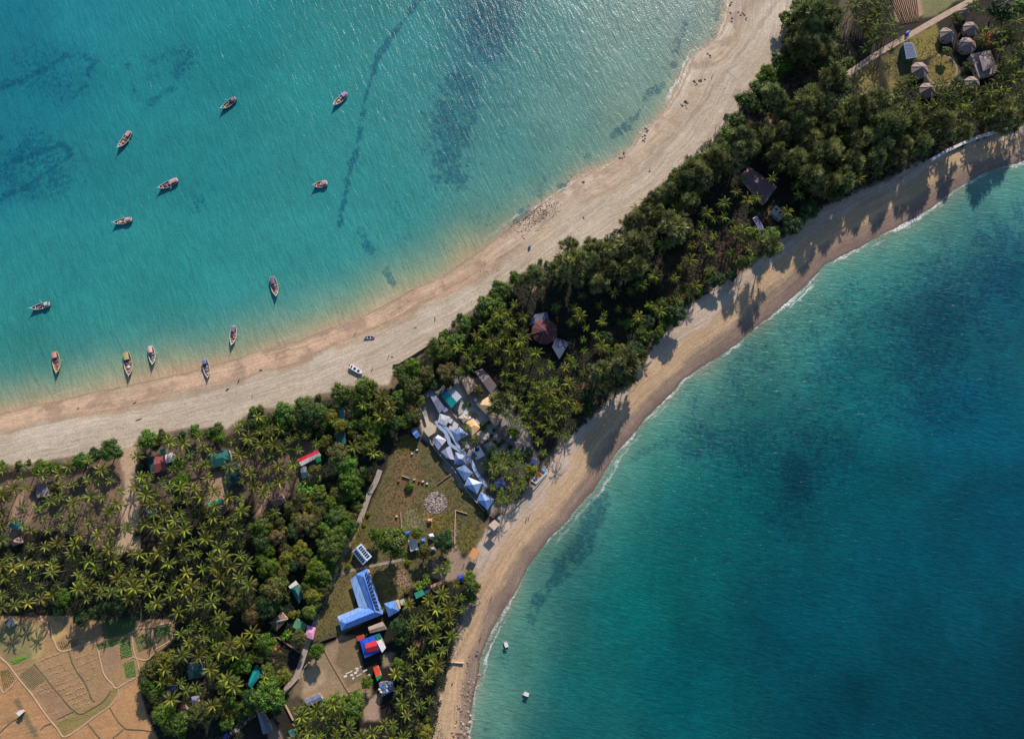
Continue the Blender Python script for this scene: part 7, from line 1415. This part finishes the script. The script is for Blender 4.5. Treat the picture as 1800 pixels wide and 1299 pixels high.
for i, (x, y, r, k) in enumerate(BRO):
    mpp = (W(x + 1, y, 3) - W(x, y, 3)).length; rr = r * mpp
    if rr < 2.6:
        w = W(x, y, 2.4); g_ = max(GZ(w.x, w.y), .2); s = rr / 2.1; t = thing('shrub', 'x', 'shrub', (w.x, w.y, g_), random.uniform(0, 6), 'shrubs'); t.scale = (s, s, s * 1.15)
        inst('foliage', kmesh(SHRUB_M, 's', i % 4, k), t); inst('stem', STEM_M, t); TREES.append((x, y, KN[k][0].replace('leafy tree', 'shrub').replace('brownish tree', 'brownish shrub'), t))
    else:
        s = rr / 3.45; H_ = 3.2 * s + 1.2; w = W(x, y, 1.6 + H_ + 1.2 * s); g_ = max(GZ(w.x, w.y), .2); t = thing('leafy_tree', 'x', 'tree', (w.x, w.y, g_), random.uniform(0, 6), 'leafy trees')
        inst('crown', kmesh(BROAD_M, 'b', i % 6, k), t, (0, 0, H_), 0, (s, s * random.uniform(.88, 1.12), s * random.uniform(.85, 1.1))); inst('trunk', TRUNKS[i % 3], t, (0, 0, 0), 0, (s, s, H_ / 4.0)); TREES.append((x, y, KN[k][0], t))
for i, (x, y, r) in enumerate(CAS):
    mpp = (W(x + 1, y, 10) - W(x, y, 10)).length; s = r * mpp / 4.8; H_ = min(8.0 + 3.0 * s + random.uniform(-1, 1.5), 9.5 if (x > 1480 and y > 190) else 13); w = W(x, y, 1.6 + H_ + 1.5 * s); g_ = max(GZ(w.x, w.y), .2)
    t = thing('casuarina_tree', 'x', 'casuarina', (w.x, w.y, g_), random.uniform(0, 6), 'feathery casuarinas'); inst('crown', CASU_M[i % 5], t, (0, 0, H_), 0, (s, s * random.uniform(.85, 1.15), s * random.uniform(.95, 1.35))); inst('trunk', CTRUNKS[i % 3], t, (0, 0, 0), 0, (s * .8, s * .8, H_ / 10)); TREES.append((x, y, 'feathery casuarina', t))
for i, (x, y) in enumerate([(540,848),(552,856),(560,842),(508,1112),(503,1118),(588,1225),(600,1228),(583,1232),(572,1234),(485,1100),(466,1178),(472,1186),(545,862),(530,858),(735,1030),(742,1028),(750,1022)]):
    w = PW(x, y); t = thing('banana_plant', 'x', 'banana plant', w, random.uniform(0, 6), 'banana plants'); s = random.uniform(.9, 1.3); t.scale = (s, s, s); inst('leaves', BAN_M[i % 2], t); inst('stem', BSTEM, t); TREES.append((x, y, 'pale green banana plant', t))
label_all()
TREES.clear(); LANDMARKS.clear()
for a, b, s in [(890,1132,'the white boat nearest the beach'),(925,1218,'the farther small white boat'),(815,1164,'the white pole on the beach'),(1284,20,'the top end of the north shoreline'),(1308,28,'the stones high on the top sand'),(1248,100,'the bend below the top shoreline'),(1230,143,'the dark log on upper sand'),(1203,185,'the foam gap on the upper shore'),(1135,236,'the rocky foam point'),(1092,276,'the second foamy bay'),(1025,321,'the dark patch by the foam'),(835,1185,'the end of the riprap beach'),(828,1240,'the middle of the boulder field'),(815,1290,'the bottom photo edge of sand'),(650,1134,'the blue and red roof'),(618,1170,'the middle of the dirt yard'),(551,1229,'the patched store')]: lm(a, b, s)
TREES += ROCKS + CLOTHS; label_all()
# ground cover under the trees and grass on the green
def cover(name, label, cat, polys, dens, size, m_, seed, hmin=.1, hmax=.6, avoid=True):
    random.seed(seed); mb = MB()
    for pts in polys:
        P_ = np.array(pts, float); x0, y0 = P_.min(0); x1, y1 = P_.max(0); n_ = int((x1 - x0) * (y1 - y0) * dens); xs = np.random.default_rng(seed).uniform(x0, x1, n_); ys = np.random.default_rng(seed + 1).uniform(y0, y1, n_); ok = inside(xs, ys, P_)
        for x, y in zip(xs[ok], ys[ok]):
            if avoid and near_roof(x, y, .75): continue
            w = W(x, y, 1.7); s = size * random.uniform(.5, 1.5); v = random.uniform(.6, 1.3); a = random.uniform(0, 6.28); z = 1.68 + random.uniform(hmin, hmax)
            for q in range(3):
                b = a + q * 2.1; c_ = (w.x + math.cos(b) * s * .6, w.y + math.sin(b) * s * .6, z); mb.add([(w.x, w.y, z - .1), (c_[0] - math.sin(b) * s * .35, c_[1] + math.cos(b) * s * .35, z + .05), (c_[0] + math.cos(b) * s * .5, c_[1] + math.sin(b) * s * .5, z - .12), (c_[0] + math.sin(b) * s * .35, c_[1] - math.cos(b) * s * .35, z + .03)], [(0, 1, 2, 3)], 0, (v, v, v))
    o = mb.build(name, m_); o['kind'] = 'stuff'; tag(o, label, cat)
cover('undergrowth', 'low dark undergrowth covering the floor of the groves', 'undergrowth', [[(0,960),(240,975),(440,900),(480,960),(560,900),(640,860),(560,1090),(520,1130),(480,1250),(420,1299),(290,1299),(250,1200),(310,1120),(300,1080),(0,1075)],[(700,650),(870,520),(1090,400),(1300,190),(1420,60),(1500,60),(1480,150),(1640,160),(1800,150),(1800,215),(1600,295),(1440,370),(1190,555),(1100,680),(1000,770),(930,740),(870,670)],[(420,740),(690,680),(690,770),(640,870),(560,880),(560,780)],[(690,1060),(815,1040),(790,1170),(760,1299),(690,1299)]], .10, .75, mat('undergrowth_shade_leaf', (.020, .030, .012), .7, .4, .6, tint=True), 41)  # leaf colour near black to imitate shade under the trees
cover('grass_tufts', 'coarse yellow-green grass on the village green and lawns', 'grass', [[(692,790),(712,765),(760,785),(800,840),(850,900),(836,965),(800,968),(745,1020),(700,1045),(600,1112),(550,1125),(632,930),(668,850)],[(1495,135),(1598,70),(1650,60),(1655,100),(1600,150),(1540,185),(1500,182)],[(1630,110),(1678,108),(1685,130),(1672,152),(1645,158),(1628,148)]], .16, .32, mat('grass_blade', (.085, .084, .03), .8, .4, .8, tint=True), 51, .02, .16)
cover('yellow_flowers', 'scattered yellow-green weeds on the green beside the path', 'weeds', [[(640,900),(655,905),(600,1010),(588,1005)],[(755,905),(800,900),(795,940),(760,935)],[(690,770),(735,760),(725,800),(700,800)]], .10, .6, mat('weed_leaf', (.2, .17, .02), .7, .3, .8, tint=True), 61, .05, .4)
